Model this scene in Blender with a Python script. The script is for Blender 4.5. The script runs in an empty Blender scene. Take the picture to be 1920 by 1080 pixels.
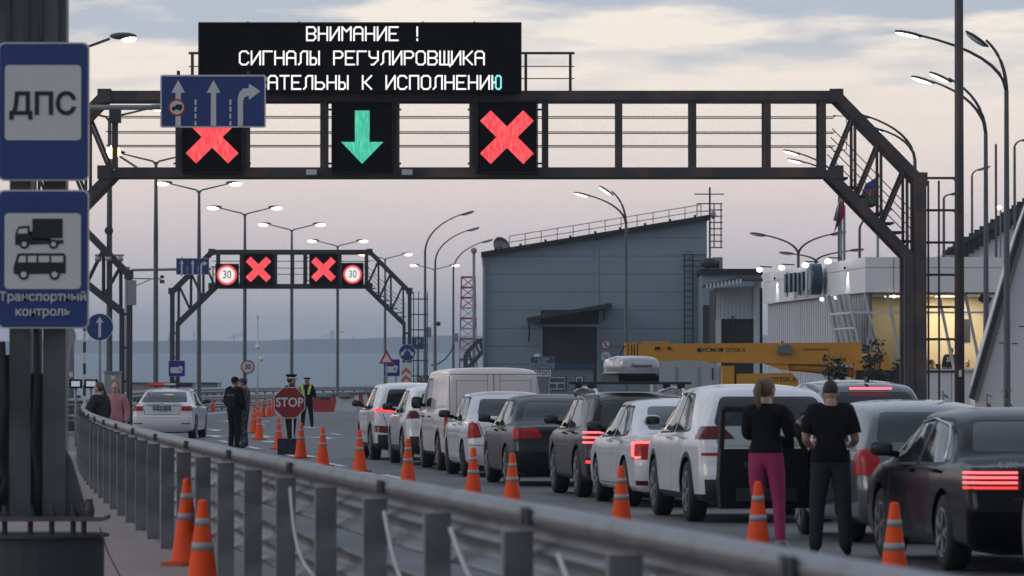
import bpy, bmesh, math, random
import numpy as np
from mathutils import Vector, Matrix
random.seed(7)
sc = bpy.context.scene
COL = sc.collection
R = math.radians
# ---------------------------------------------------------------- camera
F = 9000.0; CX = 960.0; HY = 712.0; CH = 1.7       # focal length in px of the 1920 frame, road vanishing line, eye height
cam_d = bpy.data.cameras.new('camera'); cam = bpy.data.objects.new('camera', cam_d); COL.objects.link(cam)
cam.location = (0, 0, CH); cam.rotation_euler = (R(90) + math.atan((HY - 540) / F), 0, 0)
cam_d.sensor_width = 36; cam_d.lens = 36 * F / 1920; cam_d.clip_start = 1; cam_d.clip_end = 30000
cam_d.dof.use_dof = True; cam_d.dof.focus_distance = 98; cam_d.dof.aperture_fstop = 6.3
sc.camera = cam
# ---------------------------------------------------------------- sky
wd = bpy.data.worlds.new('World'); sc.world = wd; wd.use_nodes = True
nt = wd.node_tree; nt.nodes.clear()
def N(t, **k):
    n = nt.nodes.new(t)
    for a, b in k.items(): setattr(n, a, b)
    return n
def lk(a, b): nt.links.new(a, b)
out = N('ShaderNodeOutputWorld'); bg = N('ShaderNodeBackground'); lk(bg.outputs[0], out.inputs[0])
sky = N('ShaderNodeTexSky', sky_type='NISHITA'); sky.sun_disc = False
sky.sun_elevation = R(24); sky.sun_rotation = R(-70)
tc = N('ShaderNodeTexCoord'); sep = N('ShaderNodeSeparateXYZ'); lk(tc.outputs['Generated'], sep.inputs[0])
def srgb(r, g, b):
    f = lambda c: (c / 255 / 12.92) if c <= 10 else ((c / 255 + .055) / 1.055) ** 2.4
    return (f(r), f(g), f(b), 1)
mr = N('ShaderNodeMapRange'); mr.inputs['From Min'].default_value = 0; mr.inputs['From Max'].default_value = .5
lk(sep.outputs['Z'], mr.inputs['Value'])
ramp = N('ShaderNodeValToRGB'); lk(mr.outputs[0], ramp.inputs[0])
e = ramp.color_ramp.elements
stops = [(0.0, (166, 168, 182)), (.020, (178, 175, 188)), (.050, (211, 199, 203)), (.080, (233, 215, 211)),
         (.110, (243, 227, 215)), (.165, (243, 232, 219)), (.26, (228, 224, 222)), (.5, (200, 207, 218)), (1.0, (184, 195, 212))]
e[0].position = 0; e[0].color = srgb(*stops[0][1]); e[1].position = 1; e[1].color = srgb(*stops[-1][1])
for p, c in stops[1:-1]:
    q = e.new(p); q.color = srgb(*c)
# clouds: long flat streaks of noise on the direction vector
mp = N('ShaderNodeMapping'); mp.inputs['Scale'].default_value = (16, 16, 95); lk(tc.outputs['Generated'], mp.inputs['Vector'])
mp.inputs['Location'].default_value = (3.1, 0, 1.35)
nz = N('ShaderNodeTexNoise'); nz.inputs['Scale'].default_value = 1.0; nz.inputs['Detail'].default_value = 6; nz.inputs['Roughness'].default_value = .55
lk(mp.outputs[0], nz.inputs['Vector'])
cr = N('ShaderNodeValToRGB'); cr.color_ramp.elements[0].position = .45; cr.color_ramp.elements[1].position = .57
lift = N('ShaderNodeMapRange'); lift.inputs['From Min'].default_value = .058; lift.inputs['From Max'].default_value = .078; lift.inputs['To Min'].default_value = -.06; lift.inputs['To Max'].default_value = .075; lk(sep.outputs['Z'], lift.inputs['Value'])
ladd = N('ShaderNodeMath', operation='ADD'); lk(nz.outputs[0], ladd.inputs[0]); lk(lift.outputs[0], ladd.inputs[1]); lk(ladd.outputs[0], cr.inputs[0])
cover = N('ShaderNodeMapRange'); cover.inputs['From Min'].default_value = .056; cover.inputs['From Max'].default_value = .072
cover.inputs['To Min'].default_value = 0.06; cover.inputs['To Max'].default_value = .9; lk(sep.outputs['Z'], cover.inputs['Value'])
mul = N('ShaderNodeMath', operation='MULTIPLY'); lk(cr.outputs[0], mul.inputs[0]); lk(cover.outputs[0], mul.inputs[1])
mix = N('ShaderNodeMixRGB'); lk(mul.outputs[0], mix.inputs[0]); lk(ramp.outputs[0], mix.inputs[1]); mix.inputs[2].default_value = srgb(164, 174, 191)
skm = N('ShaderNodeMixRGB', blend_type='ADD'); skm.inputs[0].default_value = .012; lk(mix.outputs[0], skm.inputs[1]); lk(sky.outputs[0], skm.inputs[2])
# the afterglow lies ahead of the camera, so the sky fades evenly towards the east behind it and overhead
az = N('ShaderNodeMapRange', interpolation_type='SMOOTHSTEP'); az.inputs['From Min'].default_value = -1; az.inputs['From Max'].default_value = .95; az.inputs['To Min'].default_value = .72; az.inputs['To Max'].default_value = 1.13
lk(sep.outputs['Y'], az.inputs['Value']); lk(skm.outputs[0], bg.inputs[0]); lk(az.outputs[0], bg.inputs[1])
# ---------------------------------------------------------------- sun (dusk, veiled)
sd = bpy.data.lights.new('sun', 'SUN'); sun = bpy.data.objects.new('sun', sd); COL.objects.link(sun)
sd.energy = .5; sd.angle = R(25); sd.color = (1, .9, .82)
sun.rotation_euler = Vector((.84, .31, -.43)).to_track_quat('-Z', 'Y').to_euler()
vs = sc.view_settings; vs.view_transform = 'Standard'; vs.look = 'None'; vs.gamma = 1; vs.exposure = 0; vs.use_curve_mapping = False
sc.cycles.use_denoising = True; sc.cycles.max_bounces = 6; sc.cycles.diffuse_bounces = 3; sc.cycles.glossy_bounces = 3
sc.cycles.transparent_max_bounces = 8; sc.cycles.volume_bounces = 0; sc.cycles.sample_clamp_indirect = 6
# ---------------------------------------------------------------- helpers
def P(px, py, Z): return Vector(((px - CX) / F * Z, Z, CH + (HY - py) / F * Z))
def PX(px, Z): return (px - CX) / F * Z
def PZ(py, Z): return CH + (HY - py) / F * Z
MATS = {}
def mat(name, col, rough=.6, metal=0, emit=None, es=1.0, coat=0, var=.12, vscale=3.0, bump=0, spec=.5, alpha=None):
    if name in MATS: return MATS[name]
    m = bpy.data.materials.new(name); m.use_nodes = True; t = m.node_tree; b = t.nodes['Principled BSDF']
    c = tuple(col[:3]) + (1,)
    b.inputs['Base Color'].default_value = c; b.inputs['Roughness'].default_value = rough; b.inputs['Metallic'].default_value = metal
    b.inputs['Specular IOR Level'].default_value = spec
    if coat: b.inputs['Coat Weight'].default_value = coat; b.inputs['Coat Roughness'].default_value = .04
    if emit is not None:
        b.inputs['Emission Color'].default_value = tuple(emit[:3]) + (1,); b.inputs['Emission Strength'].default_value = es
    if var or bump:
        tcn = t.nodes.new('ShaderNodeTexCoord'); n = t.nodes.new('ShaderNodeTexNoise'); n.inputs['Scale'].default_value = vscale
        n.inputs['Detail'].default_value = 5; t.links.new(tcn.outputs['Object'], n.inputs['Vector'])
        if var:
            mx = t.nodes.new('ShaderNodeMixRGB'); mx.inputs[1].default_value = tuple(x * (1 - var) for x in c[:3]) + (1,)
            mx.inputs[2].default_value = tuple(min(1, x * (1 + var)) for x in c[:3]) + (1,)
            t.links.new(n.outputs[0], mx.inputs[0]); t.links.new(mx.outputs[0], b.inputs['Base Color'])
        if bump:
            bp = t.nodes.new('ShaderNodeBump'); bp.inputs['Strength'].default_value = bump; bp.inputs['Distance'].default_value = .01
            t.links.new(n.outputs[0], bp.inputs['Height']); t.links.new(bp.outputs[0], b.inputs['Normal'])
    MATS[name] = m; return m
def rusty(name, base, rust, rough=.7, scale=2.5, lo=.5, hi=.62, metal=0):
    if name in MATS: return MATS[name]
    m = mat(name, base, rough, metal, var=0); t = m.node_tree; b = t.nodes['Principled BSDF']
    tcn = t.nodes.new('ShaderNodeTexCoord'); n = t.nodes.new('ShaderNodeTexNoise'); n.inputs['Scale'].default_value = scale; n.inputs['Detail'].default_value = 8
    r = t.nodes.new('ShaderNodeValToRGB'); r.color_ramp.elements[0].position = lo; r.color_ramp.elements[1].position = hi
    r.color_ramp.elements[0].color = tuple(base[:3]) + (1,); r.color_ramp.elements[1].color = tuple(rust[:3]) + (1,)
    t.links.new(tcn.outputs['Object'], n.inputs['Vector']); t.links.new(n.outputs[0], r.inputs[0]); t.links.new(r.outputs[0], b.inputs['Base Color'])
    return m
def glassmat(name, tint=(.8, .85, .85), refl=.25):
    if name in MATS: return MATS[name]
    m = bpy.data.materials.new(name); m.use_nodes = True; t = m.node_tree; t.nodes.clear()
    o = t.nodes.new('ShaderNodeOutputMaterial'); a = t.nodes.new('ShaderNodeBsdfTransparent'); g = t.nodes.new('ShaderNodeBsdfGlossy'); x = t.nodes.new('ShaderNodeMixShader')
    a.inputs[0].default_value = tuple(tint) + (1,); g.inputs['Roughness'].default_value = .03
    fr = t.nodes.new('ShaderNodeFresnel'); fr.inputs[0].default_value = 1.5
    ad = t.nodes.new('ShaderNodeMath'); ad.operation = 'ADD'; ad.inputs[1].default_value = refl * .3; t.links.new(fr.outputs[0], ad.inputs[0])
    t.links.new(ad.outputs[0], x.inputs[0]); t.links.new(a.outputs[0], x.inputs[1]); t.links.new(g.outputs[0], x.inputs[2]); t.links.new(x.outputs[0], o.inputs[0])
    MATS[name] = m; return m
class MB:
    def __init__(s): s.v = []; s.f = []
    def add(s, vs, fs):
        o = len(s.v); s.v += [tuple(v) for v in vs]; s.f += [tuple(i + o for i in f) for f in fs]; return s
    def box(s, c, size, rot=None):
        x, y, z = (d / 2 for d in size); vs = [Vector((a * x, b * y, d * z)) for a in (-1, 1) for b in (-1, 1) for d in (-1, 1)]
        if rot is not None: vs = [rot @ v for v in vs]
        c = Vector(c)
        return s.add([v + c for v in vs], [(0, 1, 3, 2), (4, 6, 7, 5), (0, 4, 5, 1), (2, 3, 7, 6), (0, 2, 6, 4), (1, 5, 7, 3)])
    def bx(s, x0, x1, y0, y1, z0, z1): return s.box(((x0 + x1) / 2, (y0 + y1) / 2, (z0 + z1) / 2), (x1 - x0, y1 - y0, z1 - z0))
    def beam(s, p0, p1, w, h=None, up=(0, 0, 1)):
        p0 = Vector(p0); p1 = Vector(p1); h = h or w; d = (p1 - p0); L = d.length; d.normalize(); u = Vector(up)
        if abs(d.dot(u)) > .98: u = Vector((0, 1, 0))
        sx = d.cross(u).normalized(); uz = sx.cross(d)
        vs = []
        for p in (p0, p1):
            for a, b in ((-1, -1), (1, -1), (1, 1), (-1, 1)): vs.append(p + sx * a * w / 2 + uz * b * h / 2)
        return s.add(vs, [(3, 2, 1, 0), (4, 5, 6, 7), (0, 1, 5, 4), (1, 2, 6, 5), (2, 3, 7, 6), (3, 0, 4, 7)])
    def tube(s, pts, r, n=8, cap=True):
        pts = [Vector(p) for p in pts]; rs = r if isinstance(r, (list, tuple)) else [r] * len(pts); o = len(s.v)
        for i, p in enumerate(pts):
            d = (pts[min(i + 1, len(pts) - 1)] - pts[max(i - 1, 0)]).normalized()
            u = Vector((0, 0, 1)) if abs(d.z) < .9 else Vector((0, 1, 0)); a = d.cross(u).normalized(); b = a.cross(d)
            for k in range(n):
                t = 2 * math.pi * k / n; s.v.append(tuple(p + (a * math.cos(t) + b * math.sin(t)) * rs[i]))
        for i in range(len(pts) - 1):
            for k in range(n):
                s.f.append((o + i * n + k, o + i * n + (k + 1) % n, o + (i + 1) * n + (k + 1) % n, o + (i + 1) * n + k))
        if cap:
            s.f.append(tuple(o + k for k in range(n))[::-1]); s.f.append(tuple(o + (len(pts) - 1) * n + k for k in range(n)))
        return s
    def lathe(s, prof, n=16, c=(0, 0, 0), axis='z'):
        o = len(s.v); c = Vector(c)
        for r, z in prof:
            for k in range(n):
                t = 2 * math.pi * k / n
                v = Vector((r * math.cos(t), r * math.sin(t), z))
                if axis == 'x': v = Vector((v.z, v.x, v.y))
                if axis == 'y': v = Vector((v.x, v.z, v.y))
                s.v.append(tuple(v + c))
        for i in range(len(prof) - 1):
            for k in range(n): s.f.append((o + i * n + k, o + i * n + (k + 1) % n, o + (i + 1) * n + (k + 1) % n, o + (i + 1) * n + k))
        s.f.append(tuple(o + k for k in range(n))[::-1]); s.f.append(tuple(o + (len(prof) - 1) * n + k for k in range(n)))
        return s
    def prism(s, poly, y0, y1, M=None):      # polygon in x,z pushed along y
        n = len(poly); vs = [Vector((x, y0, z)) for x, z in poly] + [Vector((x, y1, z)) for x, z in poly]
        if M is not None: vs = [M @ v for v in vs]
        return s.add(vs, [tuple(range(n)), tuple(range(2 * n - 1, n - 1, -1))] + [(i, i + n, (i + 1) % n + n, (i + 1) % n) for i in range(n)])
    def ell(s, c, r, n=12, m=8, M=None):
        prof = []; o = len(s.v); c = Vector(c)
        for i in range(m + 1):
            a = math.pi * i / m
            for k in range(n):
                t = 2 * math.pi * k / n; v = Vector((r[0] * math.sin(a) * math.cos(t), r[1] * math.sin(a) * math.sin(t), r[2] * math.cos(a)))
                if M is not None: v = M @ v
                s.v.append(tuple(v + c))
        for i in range(m):
            for k in range(n): s.f.append((o + i * n + k, o + (i + 1) * n + k, o + (i + 1) * n + (k + 1) % n, o + i * n + (k + 1) % n))
        return s
    def sell(s, c, r, e=.5, n=16, m=10):
        o = len(s.v); c = Vector(c); g = lambda q: math.copysign(abs(q) ** e, q)
        for i in range(m + 1):
            a = math.pi * i / m
            for k in range(n):
                t = 2 * math.pi * k / n; s.v.append(tuple(c + Vector((r[0] * g(math.sin(a)) * g(math.cos(t)), r[1] * g(math.sin(a)) * g(math.sin(t)), r[2] * g(math.cos(a))))))
        for i in range(m):
            for k in range(n): s.f.append((o + i * n + k, o + (i + 1) * n + k, o + (i + 1) * n + (k + 1) % n, o + i * n + (k + 1) % n))
        return s
    def xf(s, M): s.v = [tuple(M @ Vector(v)) for v in s.v]; return s
def obj(name, mb, m, parent=None, world=False, smooth=False):
    me = bpy.data.meshes.new(name); me.from_pydata(mb.v, [], mb.f)
    b = bmesh.new(); b.from_mesh(me); bmesh.ops.recalc_face_normals(b, faces=b.faces); b.to_mesh(me); b.free()
    return link(name, me, m, parent, world, smooth)
def link(name, me, m, parent=None, world=False, smooth=False):
    if m is not None:
        me.materials.clear()
        for q in (m if isinstance(m, (list, tuple)) else [m]): me.materials.append(q)
    if smooth: me.polygons.foreach_set('use_smooth', [True] * len(me.polygons))
    o = bpy.data.objects.new(name, me); COL.objects.link(o)
    if parent is not None:
        o.parent = parent
        if world: o.matrix_parent_inverse = parent.matrix_basis.inverted()
    return o
def tag(o, label, cat, group=None, kind=None):
    if label: o['label'] = label
    if cat: o['category'] = cat
    if group: o['group'] = group
    if kind: o['kind'] = kind
    return o
def thing(name, label, cat, loc=(0, 0, 0), rz=0, group=None):
    o = bpy.data.objects.new(name, None); COL.objects.link(o); o.location = loc; o.rotation_euler = (0, 0, rz); o.empty_display_size = .3
    return tag(o, label, cat, group)
def dup(root, loc=None, rz=None, label=None):
    def cp(o, par):
        c = o.copy(); COL.objects.link(c)
        if par is not None: c.parent = par
        for ch in o.children: cp(ch, c)
        return c
    r = cp(root, None)
    if loc is not None: r.location = loc
    if rz is not None: r.rotation_euler = (0, 0, rz)
    if label: r['label'] = label
    return r
def struct(o): o['kind'] = 'structure'; return o
def textmesh(s, size, depth=.004, align='CENTER', bold=0.0):
    cu = bpy.data.curves.new('t', 'FONT'); cu.body = s; cu.size = size; cu.align_x = align; cu.align_y = 'CENTER'; cu.extrude = depth; cu.offset = bold; cu.resolution_u = 3
    o = bpy.data.objects.new('t', cu); COL.objects.link(o); dg = bpy.context.evaluated_depsgraph_get()
    me = bpy.data.meshes.new_from_object(o.evaluated_get(dg)); bpy.data.objects.remove(o); bpy.data.curves.remove(cu)
    return me
def text(name, s, size, m, M, parent, world=False, depth=.004, align='CENTER', bold=0.0, sx=1.0):
    me = textmesh(s, size, depth, align, bold)
    me.transform(M @ Matrix.Diagonal((sx, 1, 1, 1)))
    return link(name, me, m, parent, world)
FACE = Matrix.Rotation(R(90), 4, 'X')       # a text lying in xy is stood up to face -y (the camera)
def face_at(x, y, z): return Matrix.Translation((x, y, z)) @ FACE
def circle(cx, cz, r, n=24, a0=0, a1=360): return [(cx + r * math.cos(R(a0 + (a1 - a0) * k / n)), cz + r * math.sin(R(a0 + (a1 - a0) * k / n))) for k in range(n if a1 - a0 == 360 else n + 1)]
def rrect(x0, x1, z0, z1, r, n=4):
    o = []
    for cx, cz, a in ((x1 - r, z0 + r, -90), (x1 - r, z1 - r, 0), (x0 + r, z1 - r, 90), (x0 + r, z0 + r, 180)):
        o += [(cx + r * math.cos(R(a + 90 * k / n)), cz + r * math.sin(R(a + 90 * k / n))) for k in range(n + 1)]
    return o
# ---------------------------------------------------------------- common materials
M_galv = rusty('galvanised_steel', (.21, .225, .245), (.15, .14, .14), .45, 3, .45, .7, .55)
M_gantry = rusty('gantry_paint', (.058, .054, .057), (.135, .085, .072), .65, 1.3, .46, .68)
M_gantry2 = rusty('gantry_paint_far', (.045, .05, .058), (.06, .05, .05), .6, 1.6, .5, .7)
M_black = mat('black_plastic', (.010, .010, .012), .5, spec=.3)
M_rubber = mat('rubber', (.015, .015, .016), .8)
M_dark = mat('dark_steel', (.05, .055, .06), .5, .3)
M_pole = rusty('pole_paint', (.085, .093, .097), (.06, .062, .064), .55, 1.2, .45, .7, .1)
M_grey = mat('grey_paint', (.22, .24, .26), .55)
M_white = mat('white_paint', (.72, .72, .72), .5, var=.05)
M_blue = mat('sign_blue', (.015, .045, .19), .4, var=.1, vscale=6)
M_signwhite = mat('sign_white', (.62, .62, .62), .45, var=.06)
M_signred = mat('sign_red', (.42, .02, .025), .45)
M_signback = mat('sign_back', (.3, .31, .32), .5, .4)
M_ink = mat('sign_black', (.012, .012, .014), .5, var=0)
M_yellow = mat('crane_yellow', (.55, .26, .025), .5, var=.15)
M_orange = mat('cone_orange', (.86, .085, .012), .55, var=.12, vscale=5, spec=.25)
M_reflect = mat('cone_band', (.34, .33, .34), .4)
M_concrete = mat('concrete', (.34, .32, .325), .85, var=.18, vscale=1.2, bump=.3)
M_ledred = mat('led_red', (.02, .0, .0), .6, emit=(1.0, .10, .115), es=1.0, var=0)
M_ledgreen = mat('led_green', (.0, .02, .01), .6, emit=(.08, .62, .42), es=1.0, var=0)
M_ledwhite = mat('led_white', (.02, .02, .02), .6, emit=(1, 1, .98), es=1.15, var=0)
M_ledcyan = mat('led_cyan', (.02, .02, .02), .6, emit=(.25, .95, 1), es=1.0, var=0)
M_panel = mat('led_panel_black', (.008, .008, .010), .7, var=.1, spec=.12)
M_lampwarm = mat('lamp_lens_warm', (.8, .7, .5), .3, emit=(1, .72, .44), es=6, var=0)
M_lamphot = mat('lamp_lens_hot', (.8, .7, .5), .3, emit=(1, .62, .25), es=14, var=0)
M_lampwhite = mat('lamp_lens_white', (.8, .8, .8), .3, emit=(1, .97, .88), es=3, var=0)
M_lampoff = mat('lamp_lens_off', (.5, .55, .58), .25, var=0)
def ledify(m, c1, c2, sc_):     # the small square diodes of a matrix panel
    t = m.node_tree; b = t.nodes['Principled BSDF']; tcn = t.nodes.new('ShaderNodeTexCoord'); k = t.nodes.new('ShaderNodeTexNoise')
    mp_ = t.nodes.new('ShaderNodeMapping'); mp_.inputs['Scale'].default_value = (22, 1, 5); k.inputs['Scale'].default_value = sc_; k.inputs['Detail'].default_value = 2
    r = t.nodes.new('ShaderNodeValToRGB'); r.color_ramp.elements[0].position = .42; r.color_ramp.elements[1].position = .62
    r.color_ramp.elements[0].color = c1 + (1,); r.color_ramp.elements[1].color = c2 + (1,)
    t.links.new(tcn.outputs['Object'], mp_.inputs[0]); t.links.new(mp_.outputs[0], k.inputs['Vector']); t.links.new(k.outputs[0], r.inputs[0]); t.links.new(r.outputs[0], b.inputs['Emission Color'])
ledify(M_ledred, (.95, .06, .075), (1.0, .14, .15), 1.0)
ledify(M_ledgreen, (.05, .50, .36), (.11, .66, .40), 1.0)
HAZE = 0.00017
# ================================================================ SETTING
def asphalt():
    m = bpy.data.materials.new('asphalt'); m.use_nodes = True; t = m.node_tree; b = t.nodes['Principled BSDF']; b.inputs['Roughness'].default_value = .62
    tcn = t.nodes.new('ShaderNodeTexCoord')
    n1 = t.nodes.new('ShaderNodeTexNoise'); n1.inputs['Scale'].default_value = .35; n1.inputs['Detail'].default_value = 6
    n2 = t.nodes.new('ShaderNodeTexNoise'); n2.inputs['Scale'].default_value = 60; n2.inputs['Detail'].default_value = 2
    r = t.nodes.new('ShaderNodeValToRGB'); r.color_ramp.elements[0].color = (.068, .068, .073, 1); r.color_ramp.elements[1].color = (.125, .124, .13, 1)
    r.color_ramp.elements[0].position = .3; r.color_ramp.elements[1].position = .7
    mx = t.nodes.new('ShaderNodeMixRGB'); mx.blend_type = 'OVERLAY'; mx.inputs[0].default_value = .35
    bp = t.nodes.new('ShaderNodeBump'); bp.inputs['Strength'].default_value = .35; bp.inputs['Distance'].default_value = .006
    for n in (n1, n2): t.links.new(tcn.outputs['Object'], n.inputs['Vector'])
    t.links.new(n1.outputs[0], r.inputs[0]); t.links.new(r.outputs[0], mx.inputs[1]); t.links.new(n2.outputs[0], mx.inputs[2]); t.links.new(mx.outputs[0], b.inputs['Base Color'])
    t.links.new(n2.outputs[0], bp.inputs['Height']); t.links.new(bp.outputs[0], b.inputs['Normal'])
    return m
M_asph = asphalt()
M_pave = mat('sidewalk_paving', (.27, .215, .20), .85, var=.25, vscale=1.5, bump=.4)
M_mark = mat('road_paint', (.62, .62, .62), .6, var=.15, vscale=8)
def RX(Z): return .465 - .1327 * (Z - 18) + .000321 * (Z - 18) * (Z - 45.7)       # the near guardrail's line
ground = struct(obj('ground', MB().add([(-220, -40, 0), (260, -40, 0), (260, 420, 0), (-220, 420, 0)], [(0, 1, 2, 3)]), M_asph))
# embankment down to the water
struct(obj('embankment', MB().add([(-220, 420, 0), (260, 420, 0), (260, 470, -14), (-220, 470, -14)], [(0, 1, 2, 3)]), M_concrete))
# paved footway on the camera's side of the guardrail, with a kerb
sw = MB(); vs = []; zz = [4 + 2 * i for i in range(54)]
for Z in zz: vs += [(RX(Z) - 9, Z, .06), (RX(Z) - .02, Z, .06), (RX(Z) - .02, Z, 0)]
fs = []
for i in range(len(zz) - 1): fs += [(3 * i, 3 * i + 1, 3 * i + 4, 3 * i + 3), (3 * i + 1, 3 * i + 2, 3 * i + 5, 3 * i + 4)]
fs.append((0, 1, 2)); fs.append((len(vs) - 3, len(vs) - 2, len(vs) - 1))
struct(obj('sidewalk', sw.add(vs, fs), M_pave))
# sea: the road falls gently towards it, so the level sheet rises a little in the road's frame
def seamat():
    m = mat('sea_water', (.15, .215, .25), .5, var=0, spec=.3); t = m.node_tree; b = t.nodes['Principled BSDF']
    tcn = t.nodes.new('ShaderNodeTexCoord'); mp_ = t.nodes.new('ShaderNodeMapping'); mp_.inputs['Scale'].default_value = (.25, .05, 1)
    n = t.nodes.new('ShaderNodeTexNoise'); n.inputs['Scale'].default_value = 1; n.inputs['Detail'].default_value = 4
    bp = t.nodes.new('ShaderNodeBump'); bp.inputs['Strength'].default_value = .6; bp.inputs['Distance'].default_value = .6
    t.links.new(tcn.outputs['Object'], mp_.inputs[0]); t.links.new(mp_.outputs[0], n.inputs['Vector']); t.links.new(n.outputs[0], bp.inputs['Height']); t.links.new(bp.outputs[0], b.inputs['Normal'])
    return m
SEA = lambda Y: -14 + (Y - 440) * (60.0 / 7560)
struct(obj('sea', MB().add([(-3000, 440, SEA(440)), (3000, 440, SEA(440)), (3000, 8300, SEA(8300)), (-3000, 8300, SEA(8300))], [(0, 1, 2, 3)]), seamat()))
# far shore
hv = []; hf = []; nx = 160
for i in range(nx + 1):
    x = -2000 + 4000 * i / nx
    h = 27 + 3.5 * math.sin(x * .0021 + 1) + 2.0 * math.sin(x * .008 + 2) + .9 * math.sin(x * .031) + x * .005
    hv += [(x, 7960, SEA(7960) - .5), (x, 8000, SEA(8000) + 5), (x, 8080, SEA(8000) + h * .72 + 1.5 * math.sin(x * .02)), (x, 8200, SEA(8000) + h), (x, 8400, SEA(8000) - 6)]
for i in range(nx):
    for k in range(4): hf.append((5 * i + k, 5 * i + k + 1, 5 * i + k + 6, 5 * i + k + 5))
struct(obj('hills', MB().add(hv, hf), mat('far_hill', (.055, .06, .05), .9, var=.4, vscale=.01), smooth=True))
# harbour cranes and masts on the far shore
rr = random.Random(3)
for i in range(22):
    x = rr.uniform(-900, -60); h = rr.uniform(14, 40); b = MB(); c = (x, 7950, SEA(7950))
    b.beam((0, 0, -2), (0, 0, h), 1.6)
    if i % 3 == 0: b.beam((-h * .35, 0, h * .72), (h * .6, 0, h * .95), 1.2); b.beam((0, 0, h), (h * .6, 0, h * .95), .7)
    elif i % 3 == 1: b.beam((-3, 0, 0), (0, 0, h), .8).beam((3, 0, 0), (0, 0, h), .8); b.beam((-3, 0, h * .7), (3, 0, h * .7), .8)
    t = thing('harbour_mast', ('hazy harbour crane with a jib on the far shore', 'hazy tripod mast on the far shore beyond the water', 'plain hazy pole on the far shore beyond the water')[i % 3], 'mast', c, 0, 'masts on the far shore'); obj('lattice', b, M_dark, t)
# lane markings, children of the ground
def along(Z): return -3.55 - .1216 * (Z - 104) - .95      # the edge line beside the queue
def strip(p, q, w, name):
    p = Vector((p[0], p[1], .004)); q = Vector((q[0], q[1], .004)); d = (q - p).normalized(); n = Vector((-d.y, d.x, 0)) * w / 2
    obj(name, MB().add([p - n, p + n, q + n, q - n], [(0, 1, 2, 3)]), M_mark, ground)
for a in range(22, 140, 12): strip((along(a), a), (along(a + 4), a + 4), .16, 'lane_dash')
for a in range(40, 150, 12): strip((along(a) + 4.6, a), (along(a + 4) + 4.6, a + 4), .16, 'lane_dash')
strip((PX(385, 236), 236), (PX(458, 268), 268), .3, 'edge_line')
def road_arrow(px, py, s=1.0, turn=0):
    Z = F * CH / (py - HY); x = PX(px, Z); a = math.atan(.10)
    pts = [(-.12, 0), (.12, 0), (.12, 3.2), (.5, 3.2), (0, 5.2), (-.5, 3.2), (-.12, 3.2)]
    M = Matrix.Translation((x, Z, .004)) @ Matrix.Rotation(a, 4, 'Z') @ Matrix.Scale(s, 4)
    obj('lane_arrow', MB().add([M @ Vector((u, v, 0)) for u, v in pts], [(0, 1, 2, 6), (3, 4, 5), (2, 3, 5, 6)]), M_mark, ground)
for px, py in ((433, 791), (408, 808), (410, 820), (618, 823), (590, 803), (500, 821)): road_arrow(px, py)
for px, py in ((500, 791), (492, 796), (497, 818), (510, 829), (582, 857), (690, 890)):
    Z = F * CH / (py - HY); strip((PX(px, Z), Z), (PX(px, Z) - .25, Z + 2.2), .35, 'lane_dash')
# ================================================================ GUARDRAILS
WP = [(0, 0), (.012, .025), (.075, .055), (.085, .075), (.085, .105), (.075, .125), (.012, .150), (.012, .165), (.075, .190), (.085, .210), (.085, .240), (.075, .260), (.012, .290), (0, .315)]
def wbeam(path, z0, sgn=1, prof=WP, th=.006):
    b = MB(); n = len(prof); ring = [(u, w) for u, w in prof] + [(u - th, w) for u, w in prof[::-1]]; m = len(ring); vs = []
    for i, p in enumerate(path):
        p = Vector(p); d = (Vector(path[min(i + 1, len(path) - 1)]) - Vector(path[max(i - 1, 0)])).normalized(); nn = Vector((d.y, -d.x, 0)) * sgn
        for u, w in ring: vs.append(p + nn * u + Vector((0, 0, z0 + w)))
    fs = []
    for i in range(len(path) - 1):
        for k in range(m): fs.append((i * m + k, i * m + (k + 1) % m, (i + 1) * m + (k + 1) % m, (i + 1) * m + k))
    fs.append(tuple(range(m))); fs.append(tuple((len(path) - 1) * m + k for k in range(m)))
    return b.add(vs, fs)
near = thing('guardrail', 'long galvanised steel guardrail with wide posts curving from foreground to parked police car', 'guardrail', (RX(45), 45, .06))
path = [(RX(Z) + .06, Z, 0) for Z in np.arange(8, 105.1, 1.5)]
obj('top_beam', wbeam(path, .79), M_galv, near, True, True)
obj('lower_beam', wbeam(path, .36), M_galv, near, True, True)
hr = MB(); hr.tube([(x - .01, y, 1.11) for x, y, z in path], .052, 10); obj('handrail', hr, M_galv, near, True, True)
posts = []; Z = 9.6
while Z < 104.5:
    posts.append(Z); Z += 2.85
pm = MB()
pm.add([(-.065, -.05, 0), (.065, -.05, 0), (.065, .05, 0), (.05, .05, 0), (.05, -.037, 0), (-.05, -.037, 0), (-.05, .05, 0), (-.065, .05, 0)] +
       [(-.065, -.05, .98), (.065, -.05, .98), (.065, .05, .98), (.05, .05, .98), (.05, -.037, .98), (-.05, -.037, .98), (-.05, .05, .98), (-.065, .05, .98)],
       [tuple(range(8)), tuple(range(15, 7, -1))] + [(i, (i + 1) % 8, 8 + (i + 1) % 8, 8 + i) for i in range(8)])
pmesh = None
for i, Z in enumerate(posts):
    if pmesh is None: o = obj('post', pm, M_galv, near, True); pmesh = o.data
    else: o = link('post', pmesh, None, near, True)
    o.location = (RX(Z) - .02, Z, .06); o.rotation_euler = (0, 0, R(7.2 + random.uniform(-1, 1)))
refl = None
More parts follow.
